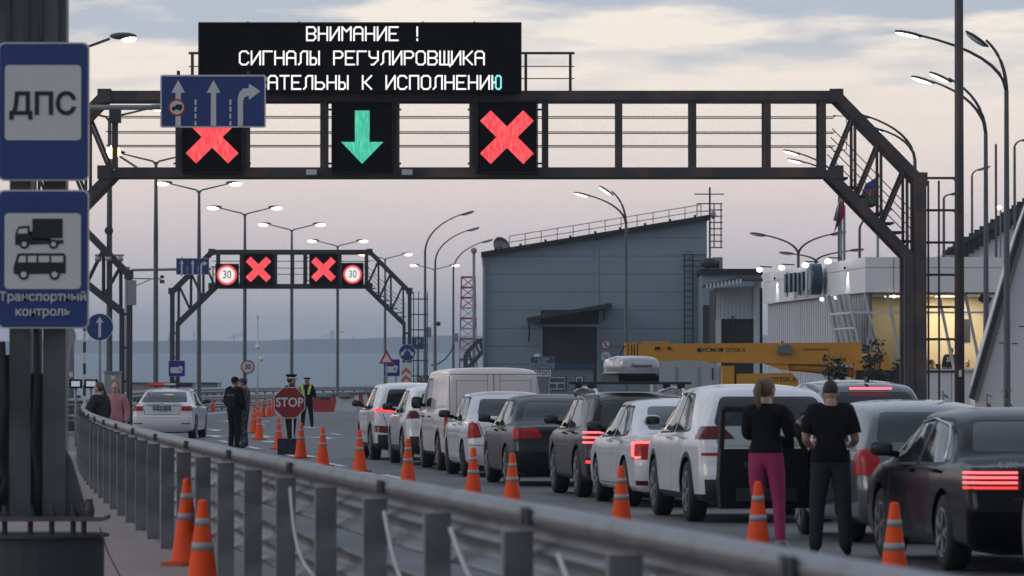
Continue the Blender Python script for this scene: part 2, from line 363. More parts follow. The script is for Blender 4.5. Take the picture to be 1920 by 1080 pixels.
for k, Z in enumerate(np.arange(9.4, 104, 5.7)):
    c = MB().box((0, 0, 0), (.02, .20, .075)).lathe([(.0, -.016), (.036, -.016), (.036, .016), (0, .016)], 10, (-.004, 0, 0), 'x')
    if refl is None: o = obj('reflector', c, M_dark, near, True); refl = o.data
    else: o = link('reflector', refl, None, near, True)
    o.location = (RX(Z) - .012, Z, 1.11); o.rotation_euler = (0, 0, R(7.2))
for Z0, Z1, zt, zb in ((25.4, 23.2, 1.0, .55), (22.6, 19.8, 1.0, .66), (19.2, 16.6, 1.0, .62), (31, 29.2, 1.0, .5), (17.0, 13.8, 1.0, .60)):
    pts = []
    for k in range(9):
        t = k / 8; Z = Z0 + (Z1 - Z0) * t; pts.append((RX(Z) - .11 - .03 * math.sin(t * 3), Z, zt + (zb - zt) * t - .10 * math.sin(math.pi * t) + .0))
    obj('hanging_cable', MB().tube(pts, .011, 6), mat('pale_cable', (.45, .45, .45), .5), near, True, True)
# loose thin wire lying over the footway
tag(obj('loose_wire', MB().tube([P(188, 990, 36) - Vector((0, 0, 0))] + [(PX(190 + 14 * k, 36 - .4 * k), 36 - .4 * k, max(.075, .5 - .09 * k)) for k in range(1, 16)], .006, 5), M_rubber), 'thin loose dark wire drooping from sign base across the footway', 'wire')
far = thing('guardrail', 'far three-beam guardrail bending across the road in front of the water', 'guardrail', (-17, 265, 0))
fp = [(-12.3, 148), (-13.4, 165), (-14.9, 190), (-16.4, 222), (-17.0, 250), (-16.3, 280), (-14.5, 306), (-11.5, 332), (-7.5, 356), (-2.5, 378), (5, 398)]
fpath = []
for i in range(len(fp) - 1):
    for k in range(6):
        t = k / 6; fpath.append((fp[i][0] * (1 - t) + fp[i + 1][0] * t, fp[i][1] * (1 - t) + fp[i + 1][1] * t, 0))
for z in (.12, .52, .95): obj('beam', wbeam(fpath, z, 1), M_galv, far, True, True)
pm = None
for i, p in enumerate(fpath[::1]):
    if pm is None: o = obj('post', MB().bx(-.06, .06, .03, .15, 0, 1.2), M_dark, far, True); pm = o.data
    else: o = link('post', pm, None, far, True)
    o.location = (p[0] - .2, p[1], 0)
# second, nearer stretch of barrier by the boom gate on the left
g3 = thing('guardrail', 'short barrier stretch left of the police car by the boom gate', 'guardrail', (-12.9, 150, 0))
p3 = [(-13.3 - .012 * k * k, 128 + 3 * k, 0) for k in range(10)]
p3 = [(-16.5 + .28 * k, 132 + 2.2 * k, 0) for k in range(11)]
for z in (.30, .80): obj('beam', wbeam(p3, z, 1), M_galv, g3, True, True)
for p in p3[::2]:
    o = link('post', pm, None, g3, True); o.location = (p[0] - .2, p[1], 0)
# ================================================================ GANTRIES
def gantry(name, label, Yc, xl, xr, k, ztop, zbot, zleg, zin, m, ladder=True, verts=(), wires=True, treads=True, legk=1.15, dk=.55):
    t = thing(name, label, 'gantry', ((xl + xr) / 2, Yc, 0))
    kn = 1.74 * k; tl, tr = xl + kn, xr - kn; ins = .24 * k; dy = dk * k; c = .2 * k
    for sy in (-1, 1):
        y = Yc + sy * dy
        obj('top_chord', MB().beam((tl, y, ztop), (tr, y, ztop), c), m, t, True)
        obj('bottom_chord', MB().beam((tl - .02 + ins, y, zbot), (tr - ins, y, zbot), c), m, t, True)
        for x, xi, xk, sg in ((xl, xl + ins, tl, 1), (xr, xr - ins, tr, -1)):
            obj('leg', MB().beam((x, y, 0), (x, y, zleg), c * legk), m, t, True)
            obj('inner_leg', MB().beam((xi, y, 0), (xi, y, zin), c * legk * .87), m, t, True)
            obj('outer_knee', MB().beam((x, y, zleg - .03), (xk, y, ztop + .02), c * .98), m, t, True)
            obj('inner_knee', MB().beam((xi, y, zin - .03), (xk + sg * ins * .8, y, zbot + .02), c * .98), m, t, True)
            # braces between the two knees
            for q in range(3):
                f0 = .06 + .31 * q; a = Vector((x, y, zleg)).lerp(Vector((xk, y, ztop)), f0 + .1); b0 = Vector((xi, y, zin)).lerp(Vector((xk + sg * ins, y, zbot)), f0 - .04 if f0 > .1 else .02); b1 = Vector((xi, y, zin)).lerp(Vector((xk + sg * ins, y, zbot)), min(1, f0 + .27))
                obj('brace', MB().tube([a, b0], .032 * k, 6).tube([a, b1], .032 * k, 6), m, t, True)
            for q in range(4): obj('tie', MB().beam((x, y + .003, .6 + q * 1.05 * k), (xi, y + .003, .6 + q * 1.05 * k), .07 * k), m, t, True)
        for x in verts: obj('upright', MB().beam((x, y, zbot), (x, y, ztop), .13 * k), m, t, True)
    for x in (tl, tr): obj('cross_tie', MB().beam((x, Yc - dy, ztop - .003), (x, Yc + dy, ztop - .003), c * .9).beam((x, Yc - dy, zbot - .003), (x, Yc + dy, zbot - .003), c * .9), m, t, True)
    for x in (xl, xr): obj('base_plate', MB().bx(x - .45, x + .45, Yc - dy - .4, Yc + dy + .4, 0, .05), m, t, True)
    for x in (tl, tr, xl, xr):
        for z in ((ztop, zbot) if x in (tl, tr) else (zleg,)): obj('bolted_joint', MB().beam((x, Yc - dy - .12, z), (x, Yc - dy + .04, z), .28 * k), m, t, True)
    if wires:
        for f in (.36, .54, .74):
            z = zbot + (ztop - zbot) * f
            for sy in (-.5, .62): obj('handrail', MB().tube([(tl, Yc + sy * dy, z), (tr, Yc + sy * dy, z - .01)], .011 * k, 5), m, t, True)
        for f in (.28, .42, .56, .70):          # rails along the right-hand stair
            a = Vector((xr - .1, Yc, zleg - .3)).lerp(Vector((xr - ins, Yc, zin)), f); b = Vector((tr, Yc, ztop - .3)).lerp(Vector((tr - ins, Yc, zbot)), f); a.y = b.y = Yc - dy * .4
            obj('stair_rail', MB().tube([a, b], .011 * k, 5), m, t, True)
        obj('rail_loop', MB().tube([(tr - .05, Yc - dy * .5, zbot + .75 * (ztop - zbot)), (tr + .22, Yc - dy * .5, zbot + .74 * (ztop - zbot)), (tr + .25, Yc - dy * .5, zbot + .5 * (ztop - zbot)), (tr + .22, Yc - dy * .5, zbot + .3 * (ztop - zbot)), (tr - .05, Yc - dy * .5, zbot + .28 * (ztop - zbot))], .012 * k, 5), m, t, True)
    if treads:
        for q in range(8):
            p = Vector((xr - ins, Yc, zin)).lerp(Vector((tr - ins, Yc, zbot)), .1 + .11 * q)
            obj('tread', MB().bx(p.x - .02, p.x + .26 * k, Yc - dy + .1, Yc + dy + .06, p.z + .09, p.z + .13), m, t, True)
    if ladder:
        x0, x1 = xr + .18 * k, xr + .78 * k; y = Yc
        for z in np.arange(1.2, zleg + .1, .67 * k): obj('cage_hoop', MB().beam((xr + .05, y - .32, z), (x1, y - .32, z), .05 * k).beam((x1, y - .32, z), (x1, y + .3, z), .05 * k), m, t, True) if int(z * 10) % 2 == 0 or True else None
        for x in (x0, x0 + .22 * k, x1): obj('cage_bar', MB().beam((x, y - .34, .8), (x, y - .34, zleg - .02), .04 * k), m, t, True)
    return t
Y1 = 100.0; q1 = lambda px: PX(px, Y1); w1 = lambda py: PZ(py, Y1)
G1 = gantry('sign_gantry', 'dark rusty steel gantry across the road carrying the big message board', Y1, q1(43), q1(1722), 1.0, w1(182), w1(325), w1(338), w1(478), M_gantry,
            verts=[q1(x) for x in (338, 460, 608, 742, 886, 1022, 1160, 1298, 1437, 1540)])
Y2 = 205.0; q2 = lambda px: PX(px, Y2); w2 = lambda py: PZ(py, Y2)
G2 = gantry('sign_gantry', 'smaller far gantry with two red crosses and two 30 signs', Y2, q2(323), q2(768), .98, w2(473), w2(537), w2(546), w2(606), M_gantry2,
            verts=[q2(x) for x in (409, 453, 516, 548, 572, 637, 687)], legk=.72, dk=.4)
Y3 = 150.0; q3 = lambda px: PX(px, Y3); w3 = lambda py: PZ(py, Y3)
G3 = gantry('sign_gantry', 'left gantry whose bent leg shows behind the blue post signs', Y3, q3(-340), q3(243), 1.0, w3(412), w3(505), w3(515), w3(583), M_gantry2, ladder=False, wires=False, treads=False, verts=[q3(x) for x in (-150, -20, 90)], legk=.62, dk=.3)
# ---- LED panels
def cross(c, r, w):      # an X of two bars, as one outline
    a = r * .7071; h = w * .7071; x, z = c
    return [(x - a - h * .5 + h * .5, z + a + h * .5 - h * .5)]
def xpoly(cx, cz, R_, w):
    h = w / math.sqrt(2); p = []
    for (sx, sz) in ((1, 1), (-1, 1), (-1, -1), (1, -1)):
        tip = [(sx * R_, sz * (R_ - h)), (sx * (R_ - h), sz * R_)]
        if sx * sz < 0: tip = tip[::-1]
        p.append((tip, (0, h * sz) if sx == sz else (-h * 1, 0)))
    pts = [(R_, R_ - h), (R_ - h, R_), (0, h), (-(R_ - h), R_), (-R_, R_ - h), (-h, 0), (-R_, -(R_ - h)), (-(R_ - h), -R_), (0, -h), (R_ - h, -R_), (R_, -(R_ - h)), (h, 0)]
    return [(cx + a, cz + b) for a, b in pts]
def lanepanel(name, label, x0, x1, z0, z1, Y, sym, k=1.0):
    t = thing(name, label, 'lane signal', ((x0 + x1) / 2, Y, z0))
    obj('housing', MB().bx(x0, x1, Y - .02, Y + .22, z0, z1), M_panel, t, True)
    fr = MB(); e_ = .03 * k
    fr.bx(x0 - e_, x0 - .002, Y - .06, Y + .2, z0 - e_, z1 + e_).bx(x1 + .002, x1 + e_, Y - .06, Y + .2, z0 - e_, z1 + e_).bx(x0, x1, Y - .06, Y + .2, z1 + .002, z1 + e_).bx(x0, x1, Y - .06, Y + .2, z0 - e_, z0 - .002)
    obj('hood', fr, M_black, t, True)
    for sx, x in ((-1, x0), (1, x1)):
        b = MB(); b.beam((x + sx * .13 * k, Y, z0 + .1), (x + sx * .13 * k, Y, z1 - .08), .045 * k)
        for f in (.12, .9): b.beam((x + sx * .02, Y + .01, z0 + (z1 - z0) * f), (x + sx * .2 * k, Y + .01, z0 + (z1 - z0) * f), .04)
        obj('bracket', b, M_gantry2, t, True)
    cx, cz = (x0 + x1) / 2, (z0 + z1) / 2; w = x1 - x0; sy = Y - .03
    if sym == 'x': obj('red_cross', MB().prism(xpoly(cx, cz, w * .455, w * .255), sy - .008, sy), M_ledred, t, True)
    if sym == 'arrow':
        h = (z1 - z0) * .385; a = w * .125; b = w * .36
        obj('green_arrow', MB().prism([(cx - a, cz + h), (cx + a, cz + h), (cx + a, cz - h * .18), (cx + b, cz - h * .18), (cx, cz - h), (cx - b, cz - h * .18), (cx - a, cz - h * .18)], sy - .008, sy), M_ledgreen, t, True)
    if sym == '30':
        obj('red_ring', MB().prism(circle(cx, cz, w * .46, 32), sy - .008, sy), M_ledred, t, True)
        obj('white_disc', MB().prism(circle(cx, cz, w * .36, 32), sy - .016, sy - .0085), mat('led_disc', (.02, .02, .02), .6, emit=(1, .93, .9), es=.95, var=0), t, True)
        text('digits', '30', w * .52, M_ink, face_at(cx, sy - .02, cz), t, True, sx=.8)
    return t
yp = Y1 - .78; qp = lambda p: PX(p, yp); wp = lambda p: PZ(p, yp)
lanepanel('lane_signal', 'lit red cross panel partly hidden under the blue lane sign', qp(343), qp(452), wp(322), wp(192), yp, 'x')
lanepanel('lane_signal', 'lit green down arrow panel in the middle of the near gantry', qp(624), qp(734), wp(322), wp(192), yp, 'arrow')
lanepanel('lane_signal', 'lit red cross panel right of the green arrow on the near gantry', qp(895), qp(1006), wp(322), wp(192), yp, 'x')
yq = Y2 - .78; qq = lambda p: PX(p, yq); wq = lambda p: PZ(p, yq)
lanepanel('lane_signal', 'left red cross panel on the small far gantry', qq(458), qq(511), wq(533), wq(477), yq, 'x')
lanepanel('lane_signal', 'right red cross panel on the small far gantry', qq(581), qq(632), wq(533), wq(477), yq, 'x')
lanepanel('speed_signal', 'left lit 30 disc on the far gantry, next to the lane board', qq(405), qq(446), wq(535), wq(496), yq, '30')
lanepanel('speed_signal', 'right lit 30 disc on the far gantry', qq(642), qq(680), wq(535), wq(494), yq, '30')
# ---- message board
qb = lambda p: PX(p, Y1 - .95); wb_ = lambda p: PZ(p, Y1 - .95)
GL = {  # strokes on a 4 x 6 grid
 'В': [[(0,0),(0,6),(3,6),(4,5),(4,4),(3,3),(0,3)],[(3,3),(4,2),(4,1),(3,0),(0,0)]], 'Н': [[(0,0),(0,6)],[(4,0),(4,6)],[(0,3),(4,3)]],
 'И': [[(0,6),(0,0),(4,6),(4,0)]], 'М': [[(0,0),(0,6),(2,4),(4,6),(4,0)]], 'А': [[(0,0),(0,5),(1,6),(3,6),(4,5),(4,0)],[(0,3),(4,3)]],
 'Е': [[(4,0),(0,0),(0,6),(4,6)],[(0,3),(3,3)]], '!': [[(2,6),(2,2)],[(2,.6),(2,0)]], 'С': [[(4,5),(3,6),(1,6),(0,5),(0,1),(1,0),(3,0),(4,1)]],
 'Г': [[(0,0),(0,6),(4,6)]], 'Л': [[(0,0),(1,1),(1,5),(2,6),(4,6),(4,0)]], 'Ы': [[(0,6),(0,0),(2,0),(2.7,.7),(2.7,2.4),(2,3),(0,3)],[(4,6),(4,0)]],
 'Р': [[(0,0),(0,6),(3,6),(4,5),(4,4),(3,3),(0,3)]], 'У': [[(0,6),(0,4),(1,3),(4,3)],[(4,6),(4,2),(2,0),(1,0)]], 'О': [[(1,0),(0,1),(0,5),(1,6),(3,6),(4,5),(4,1),(3,0),(1,0)]],
 'Щ': [[(0,6),(0,0),(4,0),(4,6)],[(2,6),(2,0)],[(4,0),(4.6,0),(4.6,-.8)]], 'К': [[(0,0),(0,6)],[(4,6),(1,3),(4,0)],[(0,3),(1,3)]], 'Т': [[(0,6),(4,6)],[(2,6),(2,0)]],
 'Ь': [[(0,6),(0,0),(3,0),(4,1),(4,2),(3,3),(0,3)]], 'П': [[(0,0),(0,6),(4,6),(4,0)]], 'Ю': [[(0,0),(0,6)],[(0,3),(1.6,3)]], 'Юо': [[(2.3,0),(1.6,.8),(1.6,5.2),(2.3,6),(3.4,6),(4,5.2),(4,.8),(3.4,0),(2.3,0)]],
 'Б': [[(4,6),(0,6),(0,0),(3,0),(4,1),(4,2),(3,3),(0,3)]], 'Я': [[(4,0),(4,6),(1,6),(0,5),(0,4),(1,3),(4,3)],[(2,3),(0,0)]], 'З': [[(0,5),(1,6),(3,6),(4,5),(4,4),(3,3),(1,3)],[(3,3),(4,2),(4,1),(3,0),(1,0),(0,1)]]}
def glyph(mb, g, x, z, ux, uz, w, y):
    for pl in GL[g]:
        for a, b in zip(pl, pl[1:]):
            p = Vector((x + a[0] * ux, y, z + a[1] * uz)); q = Vector((x + b[0] * ux, y, z + b[1] * uz)); d = (q - p).normalized()
            mb.beam(p - d * w * .42, q + d * w * .42, w, .006, up=(0, 1, 0))
bd = thing('message_board', 'wide black electronic board with three lines of white lettering', 'message board', (qb(675), Y1 - .8, wb_(170)))
by0, by1 = Y1 - .95, Y1 - .45
obj('housing', MB().bx(qb(372), qb(977), by0, by1, wb_(173), wb_(42)), M_panel, bd, True)
obj('rim', MB().bx(qb(371), qb(374), by0 - .02, by0 - .001, wb_(173.5), wb_(41)).bx(qb(975), qb(978), by0 - .02, by0 - .001, wb_(173.5), wb_(41)).bx(qb(374), qb(975), by0 - .02, by0 - .001, wb_(44), wb_(41)), M_black, bd, True)
for x in (463, 560, 792, 889): obj('lifting_eye', MB().beam((qb(x), by0 + .2, wb_(42)), (qb(x), by0 + .2, wb_(38)), .03), M_black, bd, True)
pitch = 21.9 / 90; uy = by0 - .006
for line, xs, yc in (('ВНИМАНИЕ !', 575, 63), ('СИГНАЛЫ РЕГУЛИРОВЩИКА', 449, 108.5), ('ОБЯЗАТЕЛЬНЫ К ИСПОЛНЕНИЮ', 414.5, 154.5)):
    for i, ch in enumerate(line):
        if ch == ' ': continue
        x = qb(xs) + i * pitch; z = wb_(yc + 12.0); mb = MB()
        glyph(mb, ch, x, z, .0445, .0455, .034, uy); o = obj('letter', mb, M_ledwhite, bd, True)
        if ch == 'Ю': mc = MB(); glyph(mc, 'Юо', x, z, .0445, .0455, .034, uy); obj('letter_bow', mc, M_ledcyan, o)
# railing behind the board
for x0, x1, lab in ((980, 1078, 'bare service railing right of the message board'), (352, 372, 'short service railing left of the message board')):
    t = thing('service_railing', lab, 'railing', (q1(x0), Y1 + .5, w1(175))); b = MB()
    for y in (96, 121, 144): b.beam((q1(x0 - 2), Y1 + .5, w1(y)), (q1(x1), Y1 + .5, w1(y)), .05 if y == 96 else .02)
    obj('rails', b, M_gantry, t, True)
    for x in ((986, 1070) if x0 > 500 else (357,)): obj('post', MB().beam((q1(x), Y1 + .5, w1(175)), (q1(x), Y1 + .5, w1(94)), .06), M_gantry, t, True)
for x in (587, 765):
    t = thing('floodlight', 'small unlit floodlight under the near gantry, %s of the green arrow' % ('left' if x < 600 else 'right'), 'floodlight', (q1(x), Y1 - .8, w1(333)))
    obj('housing', MB().bx(q1(x) - .14, q1(x) + .14, Y1 - .9, Y1 - .7, w1(333), w1(319)), M_dark, t, True); obj('lens', MB().bx(q1(x) - .11, q1(x) + .11, Y1 - .91, Y1 - .901, w1(331), w1(321)), M_lampoff, t, True)
t = thing('camera_box', 'grey equipment box on the left end of the near gantry', 'camera', (q1(222), Y1 - .7, w1(235))); obj('box', MB().bx(q1(211), q1(232), Y1 - .95, Y1 - .68, w1(234), w1(203)), M_dark, t, True); obj('stem', MB().beam((q1(221), Y1 - .8, w1(320)), (q1(221), Y1 - .8, w1(230)), .12), M_gantry, t, True)
# ================================================================ STREET LAMPS
def double_lamp(label, loc, H, reach, rise, lens=M_lampwarm, yaw=0):
    t = thing('street_lamp', label, 'street lamp', loc, yaw, 'double-arm street lamps along the road')
    obj('pole', MB().tube([(0, 0, 0), (0, 0, .9), (0, 0, .92), (0, 0, H * .72), (0, 0, H)], [.13, .13, .1, .085, .055], 8), M_pole, t, smooth=True)
    obj('base', MB().bx(-.2, .2, -.2, .2, 0, .04), M_pole, t)
    for s in (-1, 1):
        a = obj('arm', MB().tube([(0, 0, H - .12), (s * .12, 0, H + .02), (s * reach, 0, H + rise)], [.05, .04, .03], 6), M_pole, t, smooth=True)
        h = obj('lamp_head', MB().ell((s * (reach + .22), 0, H + rise + .05), (.36, .13, .075), 10, 6), M_dark, t, smooth=True)
        obj('lens', MB().ell((s * (reach + .30), 0, H + rise + .0), (.29, .15, .105), 10, 6), lens, h, smooth=True)
    return t
lamps = [(205, 220, 150), (292, 303, 181), (373, 357, 209), (459, 401, 239), (547, 431, 266), (633, 461, 297), (722, 485, 330), (815, 505, 362)]
words = ['first', 'second', 'third', 'fourth', 'fifth', 'sixth', 'seventh', 'eighth']
for i, (px, py, Z) in enumerate(lamps):
    H = PZ(py, Z); t = double_lamp('%s lit double-arm street lamp from the left, over the median' % words[i], (PX(px, Z), Z, 0), H, 1.28, .3, yaw=R(4))
# bright lamp behind the near gantry's left end and the lamp peeping out behind the post sign
t = thing('street_lamp', 'single glowing lamp head above the blue post sign', 'street lamp', (PX(60, 90), 90, 0))
H = PZ(110, 90); obj('pole', MB().tube([(0, 0, 0), (0, 0, H)], [.12, .07], 8), M_pole, t, smooth=True); e_ = P(240, 70, 90) - P(60, 712 + 1.7 * 100, 90); e_ = Vector((PX(240, 90) - PX(60, 90), 0, PZ(70, 90)))
obj('arm', MB().tube([(0, 0, H - .1), (.4, 0, H), (e_.x - .35, 0, e_.z - .02)], .028, 6), M_pole, t, smooth=True); h = obj('lamp_head', MB().ell((e_.x - .1, 0, e_.z + .03), (.26, .12, .07), 10, 6), M_pole, t, smooth=True); obj('lens', MB().ell((e_.x + .0, 0, e_.z - .02), (.15, .1, .07), 10, 6), M_lampwarm, h, smooth=True)
sp = P(212, 285, 140); t = thing('work_light', 'glaring orange lamp beside the left lamp pole', 'lamp', sp); obj('bulb', MB().ell((0, 0, 0), (.2, .14, .2), 12, 8), M_lamphot, t, smooth=True); obj('bracket', MB().beam((0, .1, 0), (-.1, 10, 0), .05), M_dark, t)
def curved_lamp(label, px, Z, tips, top, bottom_r=.11, lens=M_lampwhite, group='curved street lamps', headk=1.0):
    t = thing('street_lamp', label, 'street lamp', (PX(px, Z), Z, 0), 0, group); x0 = PX(px, Z); zt = PZ(top, Z)
    obj('pole', MB().tube([(0, 0, 0), (0, 0, 1), (0, 0, 1.03), (0, 0, zt)], [bottom_r, bottom_r * .95, bottom_r * .8, bottom_r * .5], 8), M_pole, t, smooth=True)
    for (tx, ty) in tips:
        ex = PX(tx, Z) - x0; ez = PZ(ty, Z); pts = []
        for k in range(9):
            u = k / 8; pts.append((2 * u * (1 - u) * .06 * ex + u * u * ex, -.25 * u, zt + 2 * u * (1 - u) * .66 * (ez - zt) + u * u * (ez - zt)))
        obj('arm', MB().tube(pts, [.05 - .02 * k / 8 for k in range(9)], 6), M_pole, t, smooth=True)
        sg = 1 if ex > 0 else -1; d = (Vector(pts[-1]) - Vector(pts[-2])).normalized(); ang = math.atan2(d.z, d.x * sg) * .8
        M = Matrix.Rotation(-sg * ang, 3, 'Y'); c = Vector(pts[-1]) + Vector((sg * .22 * headk, 0, .03))
        h = obj('lamp_head', MB().ell(c, (.36 * headk, .15, .06), 12, 6, M), M_dark, t, smooth=True)
        obj('lens', MB().ell(c + Vector((sg * .04, -.02, -.035)), (.29 * headk, .13, .045), 12, 6, M), lens if not isinstance(lens, list) else lens[tips.index((tx, ty))], h, smooth=True)
    return t
curved_lamp('unlit curved street lamp rising highest of three above the white van', 797, 236, [(868, 401)], 470, lens=M_lampoff)
curved_lamp('middle unlit curved street lamp above the white van', 816, 262, [(880, 431)], 490, lens=M_lampoff)
curved_lamp('lowest unlit curved street lamp next to the grey shed', 850, 285, [(907, 453)], 505, lens=M_lampoff)
curved_lamp('lit two-headed curved lamp in front of the grey shed', 1174, 195, [(1102, 366), (1147, 359)], 420, lens=M_lampwhite)
curved_lamp('tall two-headed curved lamp at the top right corner', 1888, 117, [(1720, 66), (1848, 76)], 170, lens=[M_lampwhite, M_lampoff])
curved_lamp('two-headed curved lamp left of the tall corner lamp', 1849, 133, [(1745, 152), (1778, 147)], 250, lens=M_lampwhite)
curved_lamp('two-headed curved lamp behind the right knee of the near gantry', 1716, 150, [(1624, 218), (1650, 243)], 300, lens=M_lampwhite)
curved_lamp('two-headed lamp seen through the near gantry truss', 1574, 186, [(1495, 287), (1503, 303)], 350, lens=M_lampwhite)
curved_lamp('unlit lamp with two spread arms behind the white kiosk roof', 1497, 188, [(1432, 441), (1560, 439)], 476, lens=M_lampoff)
curved_lamp('lower unlit lamp with spread arms on the kiosk skyline', 1530, 215, [(1484, 476), (1596, 470)], 490, lens=M_lampoff)
curved_lamp('small unlit lamp on the far ramp at the right', 1823, 240, [(1836, 317)], 330, lens=M_lampoff)
curved_lamp('small unlit lamp on the far ramp at the picture edge', 1903, 210, [(1918, 262)], 275, lens=M_lampoff)
curved_lamp('small unlit lamp right of the ladder cage', 1770, 215, [(1783, 364)], 372, lens=M_lampoff)
curved_lamp('hooked unlit lamp below the flag', 1612, 200, [(1648, 397)], 430, lens=M_lampoff)
t = thing('lamp_pole', 'thick bare grey pole running out of the top right of the picture', 'pole', (PX(1799, 88), 88, 0)); obj('shaft', MB().tube([(0, 0, .0), (0, 0, 11)], [.095, .075], 12), M_gantry, t, smooth=True); obj('flange', MB().lathe([(.22, 0), (.22, .04), (.13, .05)], 12), M_pole, t); obj('number_plate', MB().box((0, -.118, PZ(700, 88)), (.05, .008, .12)), M_signwhite, t)
tag(obj('post', MB().tube([P(1868, 745, 160) * 1, P(1868, 270, 160)], .04, 6), M_pole), 'thin pale mast between two lamps at the right', 'pole')
# camera clusters on the first lamp pole
for nm, py, r_ in (('loudspeaker', 433, .12), ('camera_cluster', 483, .2)):
    c = P(205, py, 149.8); t = thing(nm, 'grey %s on the leftmost lamp pole' % nm.replace('_', ' '), 'camera' if 'cam' in nm else 'speaker', c); b = MB()
    if 'cam' in nm:
        for a in (-.34, 0, .34): b.ell((a, -.15, -.05), (.11, .15, .1), 8, 6); 
        b.box((0, 0, .07), (.9, .2, .06))
        obj('body', b, M_signback, t)
    else: b.lathe([(.05, -.1), (.14, -.22), (.14, -.24), (0, -.24)], 10, (0, 0, 0), 'y'); obj('body', b, M_dark, t)

# ================================================================ SIGNS
def board(t, x0, x1, z0, z1, y, m=M_blue, border=.02, r=.03, th=.03, world=True, bm=M_signwhite):
    obj('rim', MB().prism(rrect(x0, x1, z0, z1, r), y, y + th), bm, t, world)
    return obj('face', MB().prism(rrect(x0 + border, x1 - border, z0 + border, z1 - border, max(.005, r - border * .5)), y - .006, y - .001), m, t, world)
YS = 38.0; a_ = lambda px: PX(px, YS); b_ = lambda py: PZ(py, YS)
mastm = rusty('mast_steel', (.10, .112, .122), (.06, .06, .06), .5, 2.2, .45, .7, .3)
mast = thing('sign_mast', 'dark twin-column steel mast on a bolted pedestal in the left foreground', 'mast', (a_(70), YS + .25, 0))
for x0, x1 in ((15, 55), (78, 121)): obj('column', MB().bx(a_(x0), a_(x1), YS + .1, YS + .32, .62, 5.3), mastm, mast, True)
obj('column', MB().bx(a_(-60), a_(-10), YS + .1, YS + .32, .62, 5.3), mastm, mast, True)
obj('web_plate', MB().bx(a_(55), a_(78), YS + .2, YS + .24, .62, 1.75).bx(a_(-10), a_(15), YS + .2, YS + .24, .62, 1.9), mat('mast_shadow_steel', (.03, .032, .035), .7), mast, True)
obj('head_box', MB().bx(a_(-80), a_(107), YS + .02, YS + .36, b_(78), 5.4), mastm, mast, True)
for x in (10, 45, 70): obj('head_rib', MB().bx(a_(x), a_(x + 9), YS - .02, YS + .018, b_(74), 5.4), M_dark, mast, True)
obj('base_plate', MB().bx(a_(-90), a_(196), YS - .2, YS + .6, .585, .62), mastm, mast, True)
for x in (-20, 12, 60, 100, 140, 160): obj('anchor_bolt', MB().lathe([(.022, .47), (.022, .71), (0, .71)], 8, (a_(x), YS - .1, 0)).lathe([(.04, .62), (.04, .66), (0, .66)], 6, (a_(x), YS - .1, 0)), M_dark, mast, True)
obj('anchor_bolt', MB().lathe([(.04, .62), (.045, .67), (.03, .74), (.03, .76), (0, .76)], 8, (a_(170), YS - .12, 0)), M_dark, mast, True)
for x0, sg in ((121, 1), (-60, -1)): obj('gusset', MB().prism([(a_(x0), .62), (a_(x0 + sg * 42), .62), (a_(x0 + sg * 12), 1.05), (a_(x0), 1.15)], YS + .16, YS + .2), mastm, mast, True)
obj('pedestal', MB().lathe([(.60, 0.06), (.60, .45), (.64, .455), (.64, .48), (0, .48)], 28, (a_(50), YS + .2, 0)), mat('pedestal_steel', (.045, .05, .055), .6), mast, True)
cab = MB(); cab.tube([(a_(66), YS + .05, 2.2), (a_(70), YS + .0, 1.7), (a_(62), YS + .03, 1.2), (a_(72), YS + .02, .9), (a_(70), YS + .1, .62)], .022, 6); cab.tube([(a_(2), YS + .05, 2.0), (a_(8), YS, 1.5), (a_(-4), YS, 1.1), (a_(12), YS, .9), (a_(-2), YS, .7)], .03, 6)
obj('cable', cab, M_rubber, mast, True, True)
# the two blue service signs
s1 = thing('road_sign', 'blue sign reading ДПС in black on a white square, upper of two', 'road sign', (a_(82), YS, b_(338)))
x0, x1 = a_(-4), a_(167); board(s1, x0, x1, b_(339), b_(79), YS - .02, r=.05, border=.012); obj('panel', MB().prism(rrect(a_(9), a_(152), b_(263), b_(122), .03), YS - .034, YS - .028), M_signwhite, s1, True)
text('lettering', 'ДПС', .24, M_ink, face_at(a_(80), YS - .036, b_(197)), s1, True, bold=.006, sx=.98)
s2 = thing('road_sign', 'blue transport control sign with truck and bus pictograms, lower of two', 'road sign', (a_(82), YS, b_(615)))
board(s2, x0, x1, b_(616), b_(356), YS - .02, r=.05, border=.012); obj('panel', MB().prism(rrect(a_(9), a_(152), b_(542), b_(400), .03), YS - .034, YS - .028), M_signwhite, s2, True)
def pict(t, polys, y, m, name='pictogram'):
    for i, p in enumerate(polys): obj(name, MB().prism([(a_(x), b_(z)) for x, z in p], y - .002 - .0003 * i, y), m, t, True)
yk = YS - .035
pc = lambda cx, cy, r, n=18: [(cx + r * math.cos(2 * math.pi * k / n), cy + r * math.sin(2 * math.pi * k / n)) for k in range(n)]
truck = [[(61, 410), (118, 410), (118, 447), (61, 447)], [(29, 438), (35, 425), (56, 423), (56, 450), (60, 450), (60, 459), (119, 450), (119, 457), (29, 460)], [(29, 440), (60, 440), (60, 459), (29, 459)], [(60, 450), (119, 450), (119, 457), (60, 457)]]
pict(s2, truck, yk, M_ink); pict(s2, [pc(46, 458, 9), pc(101, 458, 9)], yk - .0025, M_ink); pict(s2, [pc(46, 458, 4.5), pc(101, 458, 4.5), [(36, 430), (52, 428), (52, 438), (34, 438)]], yk - .005, M_signwhite, 'pictogram_gap')
pict(s2, [[(26, 500), (33, 477), (38, 475), (120, 475), (124, 480), (124, 513), (28, 515), (26, 510)]], yk, M_ink); pict(s2, [pc(45, 515, 10), pc(103, 515, 10)], yk - .0025, M_ink)
